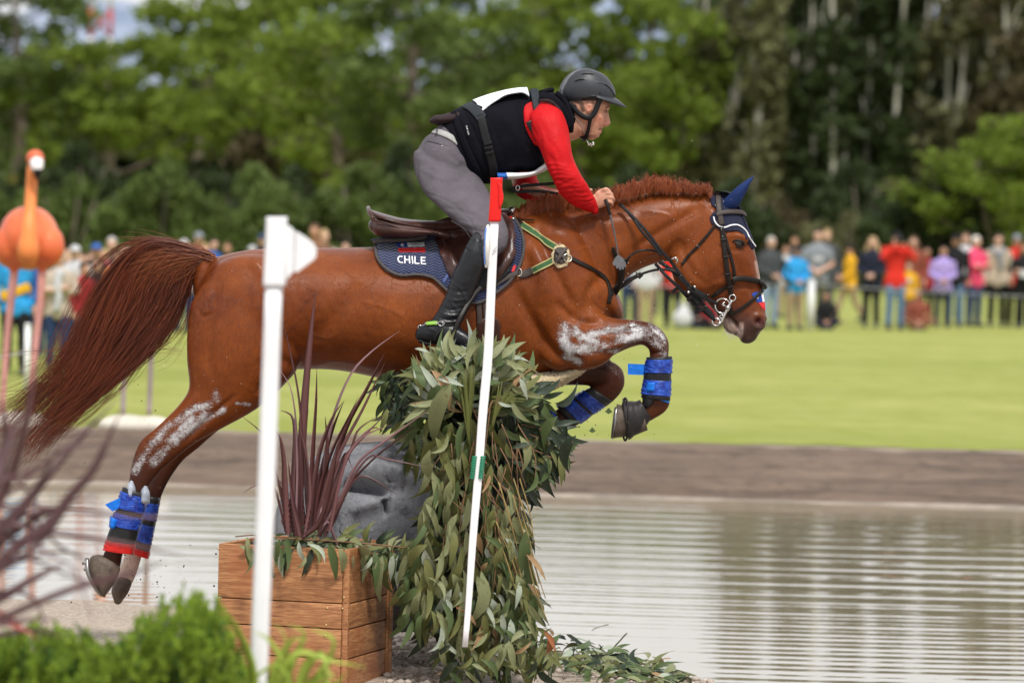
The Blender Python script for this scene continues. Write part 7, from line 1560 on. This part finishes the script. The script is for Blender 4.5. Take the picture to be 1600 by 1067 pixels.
c = wood.mix(wood.rng(gr, .3, .7), (.25, .095, .033), (.56, .275, .115)); c = wood.mix(wood.rng(gr2, .45, .72), c, (.15, .045, .016)); vo = wood.n('ShaderNodeTexVoronoi'); vo.inputs['Scale'].default_value = 5.5; mp3 = wood.n('ShaderNodeMapping'); mp3.inputs['Scale'].default_value = (.7, .7, 1.5); wood.l(va.outputs[0], mp3.inputs[0]); wood.l(mp3.outputs[0], vo.inputs['Vector'])
c = wood.mix(wood.rng(vo.outputs[0], .05, .15, .9, 0), c, (.07, .022, .01)); c = wood.mix(wood.math('MULTIPLY', wood.rng(wood.noise(va.outputs[0], 4, 3), .55, .7), .5), c, (.30, .09, .028))
wood.set(col=c, rough=.6, nrm=wood.bump(gr2, .35, .003)); wood = wood.m
def board(name, o0, u, L, nrm, z0, z1, th, inset=0.0, m=wood):
    c_ = o0 + u * L / 2 + np.array((0, 0, (z0 + z1) / 2)) - nrm * (th / 2 + inset); Mm = np.stack([u, nrm, (0, 0, 1)], 1)
    return mesh(name, *box(c_, (L, th, z1 - z0), Mm, bev=.0035), m, pl)
nf = np.array((-us[0], -us[1], 0)); nsd = -uf
joints = [(0.0, .120), (.124, .2465), (.2505, .3555), (.3595, HT)]
for (z0, z1) in joints:
    board('board', C0 + uf * .030, uf, WF - .030, nf, z0, z1, .022); board('board', C0 + us * .002, us, WS - .03, nsd, z0, z1 - .001, .022, .002)
    board('board', C0 + us * (WS - .0) + uf * .03, uf, WF - .03, -nf * 1.0, z0, z1, .022); board('board', C0 + uf * WF + us * .025, us, WS - .05, -nsd, z0, z1, .022)
board('corner_post', C0 + uf * .001, uf, .0275, nf, 0.0, HT - .004, .020, .004); board('corner_post', C0 + us * (WS - .028), us, .030, nsd, 0.0, HT + .002, .035, -.012); board('corner_post', C0 + us * (WS - .056), us, .026, nsd, 0.0, HT - .006, .010, -.006)
scr = M('brass_screw', (.55, .42, .2), .3, .2, 30, 0, metal=1.0); hole = M('nail_hole', (.03, .012, .006), .9)
def scw(x, y, m=scr):
    d = ray(x, y); t_ = ((C0 - CAM) @ nf) / (d @ nf); p = CAM + d * t_; Mm = np.stack([uf, nf, (0, 0, 1)], 1); mesh('screw', *tube([p - nf * .001, p + nf * .0015], .0042, k=10), m, pl)
for q in ((341, 857), (537, 933.5), (511.5, 950), (535, 950), (509.5, 976), (508, 993)): scw(*q)
for q in ((337.5, 865), (334.5, 915)): scw(*q, hole)
mesh('soil', *box(C0 + uf * WF / 2 + us * WS / 2 + np.array((0, 0, HT - .04)), (WF - .06, WS - .08, .05), np.stack([uf, us, (0, 0, 1)], 1)), M('potting_soil', (.03, .02, .014), 1, .5, 30, .8, .01, 60), pl)
potc = C0 + uf * .28 + us * .26 + np.array((0, 0, HT - .02))
mesh('pot_rim', *tube([potc + np.array((math.cos(a) * .15, math.sin(a) * .15, .018)) for a in np.linspace(0, 2 * np.pi, 40)], .006, k=8, caps=False, up=(0, 0, 1)), M('black_plastic', (.012, .012, .014), .4), pl)
gar = thing('eucalyptus_garland', 'Loose eucalyptus sprays draped over the top edge of the wooden planter', 'garland', P(480, 855, -.95))
for i in range(150):
    u_ = g.random(); x = 372 + 260 * u_; y = 846 + 12 * g.random() + 6 * (x > 560); Y = -1.08 + .2 * u_ + .1 * g.random() - (.05 if x < 540 else 0)
    if x < 420 and g.random() < .7: continue
    top_ = g.random() < .55; a = R(90 + 22 * g.normal()) if not top_ else R(-20 + 200 * g.random() * (1 if g.random() < .5 else -1) * .3)
    if x > 560: y += 8; 
    p = P(x, y, Y if not top_ else Y + .1); L = (26 + 22 * g.random()) / 350 * (1 if not top_ else .9)
    mk = ['green', 'sage', 'pale', 'olive', 'dark'][g.choice(5, p=[.34, .26, .14, .14, .12])]
    leaf_obj(i % 8, mk, p, (math.cos(a), -.25 if not top_ else g.normal() * .3, -math.sin(a)), (g.normal() * .3, -1, .3 + .4 * top_), L, gar)
for i, (a, b, mk) in enumerate([((446, 840), (449, 893), 'green'), ((386, 838), (388, 870), 'sage'), ((437, 842), (438, 884), 'green'), ((466, 846), (486, 870), 'pale'), ((480, 850), (508, 880), 'pale'), ((478, 868), (462, 888), 'sage'), ((513, 850), (532, 905), 'green'), ((530, 856), (542, 898), 'sage'), ((556, 852), (573, 868), 'pale'), ((585, 860), (590, 918), 'green'), ((597, 868), (604, 935), 'sage'), ((545, 845), (590, 812), 'sage'), ((536, 835), (532, 822), 'dark'), ((570, 848), (585, 818), 'olive'), ((610, 862), (618, 900), 'green'), ((626, 862), (622, 905), 'dark')]):
    A, Bq = P(a[0], a[1], -1.12 + .25 * (a[0] > 545)), P(b[0], b[1], -1.13 + .22 * (b[0] > 545)); leaf_obj(i % 8, mk, A, Bq - A, (.2, -1, .4), np.linalg.norm(Bq - A), gar)
mesh('twig', *tubeP([(368, 838, -.9, 1), (400, 836, -1.0, 1.2), (470, 842, -1.0, 1.3), (560, 848, -.9, 1.4), (640, 856, -.85, 1.2)], n=30, k=6), twm, gar)
# phormium in the planter
def blademat(name, a, b, rough=.38):
    t = NT(name); v = t.coord(); oi = t.n('ShaderNodeObjectInfo'); f = t.math('ADD', t.math('MULTIPLY', oi.outputs['Random'], .6), t.math('MULTIPLY', t.rng(t.noise(t.coord((1, 1, .15)), 30, 3), .3, .7), .4))
    t.set(col=t.mix(f, a, b), rough=rough, spec=.5, nrm=t.bump(t.noise(t.coord((1, 1, .05)), 160, 2), .3, .001)); return t.m
phm = blademat('burgundy_flax_leaf', (.055, .018, .018), (.16, .06, .058)); ph_l = blademat('dusty_rose_flax_leaf', (.17, .085, .095), (.27, .15, .16))
def blade(rows, w, m, parent, Y, dY=0.0, name='leaf_blade', prof=None, n=22, twist=0.0, nrm=(0.1, -1, .25)):
    p = np.array([P(a, b, Y + dY * i / (len(rows) - 1)) for i, (a, b) in enumerate(rows)]); p = cr(p, n); t_ = np.linspace(0, 1, n)
    ww = w * (20 + Y) / FPX * (np.interp(t_, [0, .15, .5, .8, 1], [.75, 1, .95, .6, .05]) if prof is None else prof(t_))
    tn = np.gradient(p, axis=0); tn /= np.linalg.norm(tn, axis=1)[:, None]; nn = np.array(nrm) + np.stack([twist * np.sin(t_ * 2), 0 * t_, 0 * t_], 1); b = np.cross(tn, nn); b /= np.linalg.norm(b, axis=1)[:, None]; n2 = np.cross(b, tn)
    L = p + b * ww[:, None] / 2 + n2 * ww[:, None] * .22; Rr = p - b * ww[:, None] / 2 + n2 * ww[:, None] * .22; bk = p - n2 * .0008
    v_ = np.vstack([L, p, Rr, bk]); f_ = []
    for i in range(n - 1): f_ += [(i, i + 1, n + i + 1, n + i), (n + i, n + i + 1, 2 * n + i + 1, 2 * n + i), (2 * n + i, 2 * n + i + 1, 3 * n + i + 1, 3 * n + i), (3 * n + i, 3 * n + i + 1, i + 1, i)]
    return mesh(name, v_, f_, m, parent)
fx = thing('flax_plant', 'Burgundy leaved flax plant growing in the wooden planter', 'plant', potc)
BL = [([(464, 835), (471, 702), (478, 601), (488, 500), (493, 455)], 14, 0), ([(481, 835), (488, 702), (493, 628), (495, 574)], 9, 0), ([(450, 835), (446, 760), (444, 716), (438, 684), (428, 668)], 11, 0), ([(457, 835), (461, 720), (461, 670), (455, 648), (438, 641)], 11, 0),
      ([(491, 835), (515, 743), (542, 662), (572, 608), (601, 551)], 11, 0), ([(498, 835), (528, 716), (569, 635), (601, 567)], 6, 0), ([(501, 835), (508, 720), (522, 650), (549, 584), (580, 550), (624, 517)], 6, 1), ([(470, 835), (472, 700), (466, 618), (452, 544), (440, 495)], 5, 0), ([(462, 830), (464, 700), (455, 610), (434, 572)], 4, 1),
      ([(508, 835), (542, 716), (569, 682), (600, 650)], 9, 0), ([(510, 830), (555, 740), (580, 712), (600, 716), (668, 730)], 4, 0), ([(491, 830), (525, 740), (540, 706), (546, 722), (552, 738)], 7, 1), ([(515, 830), (552, 752), (570, 744), (595, 756), (622, 774)], 4, 0), ([(515, 830), (540, 720), (565, 684), (612, 663)], 6, 0), ([(481, 835), (501, 736), (520, 668), (538, 625)], 9, 0),
      ([(446, 830), (436, 785), (425, 758), (400, 758), (378, 772)], 4, 0), ([(450, 830), (430, 730), (412, 680), (375, 648)], 4, 0), ([(454, 835), (440, 770), (430, 742)], 8, 0), ([(498, 818), (504, 795), (507, 815), (508, 850), (509, 885)], 7, 1), ([(506, 820), (513, 815), (528, 855), (545, 900), (557, 922)], 5, 1), ([(440, 812), (450, 830), (470, 848)], 5, 0),
      ([(471, 840), (497, 818), (515, 760), (528, 690)], 9, 0), ([(474, 835), (470, 760), (474, 700), (482, 640)], 11, 0), ([(486, 838), (480, 760), (478, 690)], 10, 0), ([(468, 838), (455, 770), (450, 720)], 8, 0), ([(492, 838), (506, 770), (512, 700), (508, 650)], 9, 0), ([(500, 838), (520, 770), (550, 700), (560, 672), (590, 650)], 7, 0),
      ([(478, 838), (492, 740), (500, 700), (520, 650), (536, 628)], 10, 0), ([(459, 838), (452, 790), (440, 755), (428, 748)], 6, 0), ([(462, 838), (458, 780), (462, 700)], 10, 0), ([(496, 838), (530, 780), (560, 722), (600, 690), (670, 640)], 5, 1), ([(500, 838), (535, 770), (585, 715), (630, 680), (660, 655)], 4, 0), ([(476, 838), (484, 780), (480, 720), (466, 660)], 8, 0), ([(500, 838), (528, 730), (560, 690), (575, 672), (590, 668), (600, 680)], 6, 0), ([(488, 838), (500, 760), (520, 700), (545, 650), (560, 620)], 7, 0)]
for i, (rw, w_, pale) in enumerate(BL): blade(rw, w_, ph_l if pale else phm, fx, -.88 + .16 * math.sin(i * 2.3), -.12 * math.sin(i * 1.3), twist=.9 * math.sin(i * 1.9))
# ---- flag poles
whm = M('white_pvc', (.80, .80, .82), .4, .04, 10, .05); redm = M('red_plastic', (.70, .015, .012), .35, .1, 10, .1)
fp = thing('flag_pole', 'Slanting white pole with red sleeve standing in front of the rider\'s knee', 'flag pole', P(729, 985, -1.12), 'boundary flag poles')
YP = -1.12
def sqtube(rows, Y, ex=4.5):
    st = [];
    for (xl, xr, y) in rows: 
        w_ = (xr - xl) / 2 * (20 + Y) / FPX; st.append(list(P(xr, y, Y)) + list(P(xl, y, Y)) + [w_])
    return loft(st, n=24, k=28, ex=ex, round_ends=False)
mesh('pole', *sqtube([(766, 779.5, 345), (761, 775, 440), (755, 769.5, 560), (747, 761, 650), (741, 754, 740), (733, 745, 840), (727, 737, 945), (722, 731, 1010)], YP), whm, fp)
mesh('red_sleeve', *sqtube([(766.5, 785.5, 278), (765, 784, 312), (763, 782.5, 346)], YP), redm, fp)
mesh('folded_flag', *remesh([prism([(778, 284), (784, 290), (787, 308), (785.5, 318), (780, 326)], YP - .034, YP - .022)], .003, 2), redm, fp)
gcl = M('green_coil', (.02, .22, .12), .4, .2, 20, .2); gl = thing('green_coils', 'Pair of green coil springs holding the slanting white pole above the leaves', 'coil', P(746, 748, YP)) if False else None
for xx0, xx1 in ((741.5, 737.5), (755.0, 751.0)):
    n_ = 12
    for i in range(n_):
        t_ = (i + .5) / n_; cx, cy = xx0 + (xx1 - xx0) * t_, 712 + 36 * t_; c_ = P(cx, cy, YP - .018)
        mesh('green_coil', *tube([c_ + np.array((-.0085, 0, .0)), c_ + np.array((-.004, -.006, .0)), c_ + np.array((.004, -.006, 0)), c_ + np.array((.0085, 0, .0))], .0034, n=8, k=8), gcl, fp)
bd = mesh('round_badge', *LP([(764.5, 352.5, 760, 353, .010, YP - .03), (766, 362, 757.6, 363, .03, YP - .03), (766, 385, 757, 385, .045, YP - .03), (764, 405, 757, 405, .03, YP - .03), (761.5, 417, 757.6, 417, .010, YP - .03)], n=24, k=24, ex=3), M('badge_white', (.74, .72, .68), .4, .06, 10, .05), fp)
mesh('badge_blue_face', *LP([(760.5, 356, 758.5, 356, .005, YP - .055), (760, 366, 756.8, 366, .01, YP - .055), (759.8, 385, 756.2, 385, .014, YP - .055), (758.5, 404, 756.0, 404, .01, YP - .055), (758.2, 414, 756.6, 414, .005, YP - .055)], n=16, k=16), M('badge_blue', (.10, .22, .58), .4), bd)
for a, b in (((770, 393), (776, 386)), ((769, 398), (776, 391))): mesh('pen_stroke', *tube([P(a[0], a[1], YP - .0225), P(b[0], b[1], YP - .0225)], .0008, k=5), blkp, fp)
# near white post with white flag
YN = -7.6
wpst = thing('flag_pole', 'Tall white pole with a white arrow shaped flag, blurred in the left foreground', 'flag pole', P(389, 1130, YN), 'boundary flag poles')
def rib(rows, Y): return sqtube(rows, Y, ex=3.2)
mesh('pole', *rib([(414.5, 441.5, 443), (403, 431, 740), (390, 418, 1068), (385, 413, 1400), (382, 410, 1800)], YN), whm, wpst)
mesh('flag_sleeve', *sqtube([(416, 449, 339), (414, 448, 390), (411, 446, 447)], YN, ex=5), whm, wpst)
def bevpoly(poly, y0, y1, nm, m, par):
    v_, f_ = prism(poly, y0, y1); o_ = mesh(nm, v_, f_, m, par, smooth=False); return o_
bevpoly([(447, 351), (452, 353), (460.3, 361), (459.3, 423), (447.5, 437)], YN - .018, YN + .018, 'flag_hinge', whm, wpst)
bevpoly([(462.5, 361.5), (478, 371), (490, 381), (494.5, 390), (494, 401), (489, 407), (464, 425.5), (461, 424)], YN - .018, YN + .018, 'flag_blade', whm, wpst)
bevpoly([(459.8, 364), (463, 365), (462, 421), (459, 420)], YN - .010, YN + .010, 'flag_joint', M('joint_grey', (.35, .35, .37), .5), wpst)
# ================================================================ FLAMINGOS, FOREGROUND PLANTS, LITTER
flo = NT('flamingo_paint_orange'); v = flo.coord(); flo.set(col=flo.mix(flo.rng(flo.noise(v, 3), .3, .7), (.66, .10, .025), (.78, .20, .07)), rough=.35, nrm=flo.bump(flo.noise(v, 12, 4), .3, .01)); flo = flo.m
flp = M('flamingo_leg_pink', (.62, .30, .26), .5, .15, 6, .2); flc = M('flamingo_neck_orange', (.80, .25, .07), .4, .12, 5, .2); fbk = M('beak_black', (.02, .02, .025), .3); fwt = M('beak_white', (.78, .74, .72), .4, .05, 9, 0); base_m = M('plaster_base', (.62, .58, .50), .9, .12, 3, .5, .02, 10); legg = M('flamingo_leg_grey_pink', (.34, .27, .27), .6, .2, 6, .2)
YF = 21.1
fl = thing('flamingo_statue', 'Orange pink flamingo statue facing the camera at the left edge', 'statue', P(36, 665, YF), 'flamingo statues')
k = (20 + YF) / FPX
mesh('body', *remesh([ico(P(45, 372, YF + .1), 47 * k, 4, (1, 1.3, 1.08)), ico(P(15, 385, YF), 26 * k, 3, (1, 1.2, 1.3)), ico(P(75, 385, YF), 26 * k, 3, (1, 1.2, 1.3)), LP([(5, 400, 30, 405, .1, YF), (16, 425, 28, 425, .05, YF)], n=8, k=14), LP([(60, 405, 85, 400, .1, YF), (61, 425, 70, 425, .05, YF)], n=8, k=14)], .018, 4), flo, fl)
mesh('neck', *tubeP([(46, 412, YF - .38, 9), (44, 395, YF - .45, 17), (45, 365, YF - .45, 13), (47, 330, YF - .38, 10), (49, 295, YF - .32, 9), (51, 265, YF - .30, 9), (54, 250, YF - .28, 10)], n=40, k=20), flc, fl)
hd = mesh('head', *remesh([ico(P(55, 248, YF - .30), 14 * k, 3, (1, 1.2, 1.0)), ico(P(57, 256, YF - .36), 11 * k, 3, (.9, 1.1, 1.1))], .008, 2), flo, fl)
mesh('beak', *tubeP([(57, 252, YF - .42, 11), (58, 262, YF - .46, 10), (59, 267, YF - .46, 8)], n=12, k=16), fwt, fl)
mesh('beak_tip', *tubeP([(59, 264, YF - .47, 8.5), (59, 272, YF - .46, 6.5), (58, 281, YF - .42, 2)], n=12, k=14), fbk, fl)
for x in (50, 62): mesh('eye', *ico(P(x - 1, 246, YF - .45), .008, 2), fbk, hd)
for rw in ([(23, 420, YF, 7), (16, 480, YF, 6), (10, 540, YF, 5), (6, 600, YF, 5), (2, 655, YF, 5)], [(66, 420, YF, 7), (62, 480, YF, 6), (57, 525, YF, 6), (52, 580, YF, 5), (48, 655, YF, 5)]): mesh('leg', *tubeP(rw, n=24, k=12), flp, fl)
mesh('plaster_base', *remesh([ico(P(34, 664, YF), 52 * k, 3, (1, .8, .42)), ico(P(0, 668, YF), 36 * k, 3, (1, .8, .45))], .02, 3), base_m, fl)
f2 = thing('flamingo_statue', 'Second flamingo statue with grey pink legs, its body hidden behind the horse\'s tail', 'statue', P(212, 662, YF), 'flamingo statues')
mesh('body', *remesh([ico(P(214, 448, YF + .05), 48 * k, 4, (1, 1.3, 1.0)), LP([(186, 470, 206, 470, .08, YF), (190, 505, 198, 505, .03, YF)], n=8, k=12), LP([(226, 470, 246, 470, .08, YF), (232, 505, 240, 505, .03, YF)], n=8, k=12)], .018, 4), flc, f2)
mesh('neck', *tubeP([(205, 470, YF - .3, 16), (190, 445, YF - .4, 13), (176, 425, YF - .4, 10), (168, 440, YF - .38, 9), (166, 475, YF - .35, 8), (170, 510, YF - .33, 8)], n=40, k=16), flc, f2)
mesh('head', *tubeP([(170, 505, YF - .33, 10), (168, 518, YF - .38, 11), (162, 530, YF - .42, 7)], n=12, k=14), flo, f2); mesh('beak', *tubeP([(162, 528, YF - .42, 7), (158, 540, YF - .42, 5), (160, 550, YF - .4, 2)], n=10, k=12), fbk, f2)
for rw in ([(195, 480, YF, 4.5), (194, 560, YF, 4), (192, 648, YF, 4)], [(237, 480, YF, 4.5), (236, 560, YF, 4), (233, 648, YF, 4)]): mesh('leg', *tubeP(rw, n=16, k=12), legg, f2)
mesh('plaster_base', *remesh([ico(P(198, 664, YF), 46 * k, 3, (1, .8, .36)), ico(P(238, 664, YF), 32 * k, 3, (1, .8, .45))], .02, 3), base_m, f2)
# clipped evergreen bush, blurred foreground
YB = -7.9; kb = (20 + YB) / FPX
bush = thing('evergreen_bush', 'Fresh green small leaved bush, out of focus along the bottom left', 'bush', (P(180, 1060, YB)[0], YB, 0))
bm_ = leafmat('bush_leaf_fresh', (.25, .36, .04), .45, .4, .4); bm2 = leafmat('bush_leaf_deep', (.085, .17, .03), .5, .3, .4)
topc = lambda x: np.interp(x, [-200, -60, 0, 60, 120, 165, 205, 240, 268, 300, 330, 350, 372, 390], [992, 997, 992, 982, 992, 1006, 992, 966, 946, 938, 954, 966, 1005, 1062])
gb_ = np.random.default_rng(9)
def sprigs(n, mat, lsz, deep):
    V, F_, off = [], [], 0
    base = np.array([(0, 0, 0), (.35, .32, .06), (.75, .28, .05), (1, 0, -.05), (.75, -.28, .05), (.35, -.32, .06)]) * lsz
    st = []
    for i in range(n):
        x = -180 + 560 * gb_.random(); dep = gb_.random() ** (1.2 if not deep else .6) * (95 if not deep else 130); Y = YB + (gb_.random() - .5) * .7 + dep * .002 * (1 if deep else 0)
        tip = P(x, topc(x) + dep - 12 * abs(gb_.normal()) * (dep < 30), Y); ln = .05 + .05 * gb_.random(); d = np.array((gb_.normal() * .35, gb_.normal() * .35 - .25, 1)); d /= np.linalg.norm(d)
        root = tip - d * ln; st.append(tube([root, tip], [.0014, .0008], k=3))
        nl = 18
        for j in range(nl):
            t_ = .1 + .9 * j / nl; a = j * 2.4 + gb_.random(); pt = root + d * ln * t_; out = np.array((math.cos(a), math.sin(a), .55 + .9 * t_)); Fm = frame(out, np.array((0, 0, 1.0)) + .3 * gb_.normal(size=3)); s_ = (.65 + .5 * gb_.random()) * (1.1 - .4 * t_)
            V.append(pt + (base * s_) @ Fm.T); F_.append((off, off + 1, off + 2, off + 3, off + 4, off + 5)); off += 6
    return np.vstack(V), F_, st
v_, f_, st1 = sprigs(1250, bm_, .0185, False); mesh('leaf_tips', v_, f_, bm_, bush, smooth=False)['kind'] = 'stuff'
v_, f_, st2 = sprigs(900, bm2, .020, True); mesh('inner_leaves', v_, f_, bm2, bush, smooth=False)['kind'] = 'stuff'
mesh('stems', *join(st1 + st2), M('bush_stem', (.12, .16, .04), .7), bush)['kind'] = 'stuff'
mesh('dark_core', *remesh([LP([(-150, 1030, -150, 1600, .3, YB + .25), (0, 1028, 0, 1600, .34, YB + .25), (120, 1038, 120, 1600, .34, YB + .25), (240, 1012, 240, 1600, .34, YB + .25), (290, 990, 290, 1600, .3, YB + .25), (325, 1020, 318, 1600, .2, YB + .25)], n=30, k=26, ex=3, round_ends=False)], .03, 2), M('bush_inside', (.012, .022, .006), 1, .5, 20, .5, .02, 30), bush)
# bright strap leaved clump
gc = thing('grass_clump', 'Bright yellow green strap leaved clump in front of the wooden planter', 'plant', (P(440, 1067, YB)[0], YB, 0))
gm = blademat('lime_strap_leaf', (.22, .34, .03), (.42, .52, .09), .45)
for i, rw in enumerate([[(430, 1130), (455, 1040), (475, 990), (450, 975)], [(440, 1130), (500, 1050), (520, 1000), (485, 982)], [(450, 1130), (480, 1030), (530, 1035), (572, 1042)], [(420, 1130), (440, 1040), (420, 1000), (395, 985)], [(400, 1130), (395, 1040), (370, 980), (345, 945)], [(400, 1130), (380, 1050), (362, 1000), (335, 975)], [(380, 1130), (365, 1060), (350, 1030), (325, 1062)],
                        [(455, 1130), (470, 1060), (500, 1020), (516, 1065)], [(430, 1130), (448, 1020), (440, 985), (425, 975)], [(460, 1130), (500, 1080), (512, 1050), (525, 1062)], [(440, 1130), (440, 1050), (470, 1020), (520, 1035)], [(380, 1130), (400, 1060), (440, 1035), (470, 1040)], [(370, 1130), (372, 1070), (362, 1030), (350, 1010)], [(420, 1130), (425, 1060), (455, 1000), (480, 1000)], [(465, 1130), (455, 1070), (435, 1040), (415, 1040)], [(350, 1130), (352, 1060), (345, 1040), (330, 1050)], [(470, 1130), (490, 1065), (505, 1058), (520, 1080)], [(410, 1130), (420, 1075), (440, 1060), (460, 1075)]]):
    blade(rw, 11 + 4 * math.sin(i * 2.1), gm, gc, YB + .1 * math.sin(i * 1.7), -.1, twist=.8 * math.sin(i), nrm=(.1, -1, .5))
for i in range(22):
    x0 = 350 + 150 * gb_.random(); t0 = x0 + gb_.normal() * 26; blade([(x0, 1150), (x0 * .5 + t0 * .5 + 4, 1085), (t0, 1040 + 25 * gb_.random())], 8, gm, gc, YB + .15 * gb_.normal(), -.05, twist=.6 * gb_.normal(), nrm=(.1, -1, .5), n=10)
# foreground flax at the far left
ff = thing('flax_plant', 'Out of focus dusky red flax leaves fanning in from the left edge', 'plant', (P(-40, 1020, -9)[0], -9, 0))
fm_ = blademat('dusky_red_flax_leaf', (.060, .025, .026), (.135, .065, .068), .45); fr_m = blademat('bright_red_flax_stem', (.40, .05, .04), (.5, .09, .07))
FB = [([(-60, 960), (20, 860), (76, 820), (110, 775), (145, 735), (190, 640)], 17), ([(-60, 930), (0, 850), (50, 775), (120, 690), (185, 620)], 12), ([(-60, 900), (0, 830), (60, 760), (90, 700)], 16), ([(-60, 880), (0, 780), (30, 700), (60, 560)], 13), ([(-60, 860), (-10, 760), (15, 690), (30, 640)], 16), ([(-60, 820), (-10, 740), (12, 690), (0, 620)], 18),
      ([(-60, 995), (20, 958), (114, 919), (200, 897), (262, 875)], 10), ([(-60, 800), (30, 792), (100, 795), (200, 806), (340, 812)], 6), ([(-60, 800), (61, 828), (153, 842), (230, 856), (295, 870)], 8), ([(-60, 850), (40, 845), (80, 870), (115, 890), (150, 985)], 6), ([(-60, 960), (0, 935), (50, 905), (104, 878)], 13), ([(-60, 990), (0, 975), (60, 968), (100, 970)], 8),
      ([(-60, 880), (-10, 850), (60, 806), (120, 780)], 12), ([(-60, 900), (0, 890), (60, 850), (100, 800), (135, 740)], 9), ([(-60, 780), (40, 800), (90, 850), (140, 880)], 6), ([(-60, 830), (10, 810), (60, 800), (150, 772)], 7), ([(-60, 760), (0, 752), (60, 730), (150, 660)], 7), ([(-60, 1010), (10, 990), (60, 985), (110, 1000)], 7), ([(-60, 850), (40, 870), (110, 900), (190, 925)], 5), ([(-60, 910), (20, 880), (90, 862), (150, 872)], 5), ([(-60, 840), (50, 740), (110, 700), (190, 690), (200, 690)], 5),
      ([(-60, 700), (20, 745), (60, 790), (92, 840)], 5), ([(-60, 930), (30, 925), (60, 945), (75, 1000)], 6)]
for i, (rw, w_) in enumerate(FB): blade(rw, w_ * 1.15, fm_, ff, -9 + .35 * math.sin(i * 2.7), .3 * math.sin(i * 1.9), twist=.7 * math.sin(i * 2.2))
for i, rw in enumerate([[(-40, 990), (0, 975), (40, 985), (60, 1000)], [(-40, 950), (0, 955), (30, 975), (36, 990)], [(-30, 970), (10, 962), (30, 980)]]): blade(rw, 6, fr_m, ff, -8.9)
# pebbles
peb = []; pm = M('pebble_mix', (.42, .36, .31), .8, .3, 14, .3, .003, 90); gp = np.random.default_rng(4)
for i in range(900):
    x = 600 + 150 * gp.random() ** .8 if i < 640 else 600 + 560 * gp.random(); y = 985 + 85 * gp.random() if i < 640 else 1030 + 40 * gp.random(); p = PZ(x, y, 0); z = float(ground_z(np.array(p[0]), np.array(p[1])))
    if z < -.2: continue
    s_ = .006 + .017 * gp.random() ** 2.2; peb.append(ico((p[0], p[1], z + s_ * .3), s_, 1, (1 + .5 * gp.random(), 1, .7), np.array(Matrix.Rotation(gp.random() * 6, 3, 'Z'))))
o = mesh('pebbles', *join(peb), pm); o['kind'] = 'stuff'; o['label'] = 'Pale pebbles scattered at the foot of the jump'
# thrown specks and shreds of leaf
sp_ = []
for i in range(230):
    c_ = [(190, 880, 60, 60), (250, 900, 55, 40), (990, 440, 70, 60), (180, 640, 160, 110), (960, 640, 60, 60), (900, 560, 120, 80)][i % 6]
    x, y = c_[0] + gp.normal() * c_[2] * .6, c_[1] + gp.normal() * c_[3] * .6; sp_.append(ico(P(x, y, gp.normal() * .35 - .3), .0016 + .003 * gp.random() ** 3, 1))
o = mesh('flying_mud_specks', *join(sp_), M('mud_speck', (.05, .035, .025), .8)); o['kind'] = 'stuff'; o['label'] = 'Specks of mud and water thrown up round the legs'
sp2 = []
for i in range(120):
    x, y = [(1010, 440), (1060, 420), (960, 480), (320, 620), (1090, 330)][i % 5]; x += gp.normal() * 45; y += gp.normal() * 40; sp2.append(ico(P(x, y, -.35 + gp.normal() * .15), .0009 + .0009 * gp.random(), 1))
o = mesh('flying_water_drops', *join(sp2), M('drop_pale', (.8, .76, .72), .15)); o['kind'] = 'stuff'
for (x, y, r_, lab) in ((951, 642, 5, 'Larger torn scrap of green leaf flying right of the far foreleg'), (925.5, 672, 4.5, 'Smaller torn scrap of leaf flying above the right end of the brush jump')):
    pts_ = [(x + r_ * math.cos(a) * (1 + .35 * math.sin(3 * a)), y + r_ * .8 * math.sin(a) * (1 + .3 * math.cos(4 * a))) for a in np.linspace(0, 6.28, 12)[:-1]]
    tag(mesh('leaf_scrap', *prism(pts_, -.205, -.202), EM['green'], smooth=False), lab, 'leaf scrap', 'torn leaf scraps in the air')
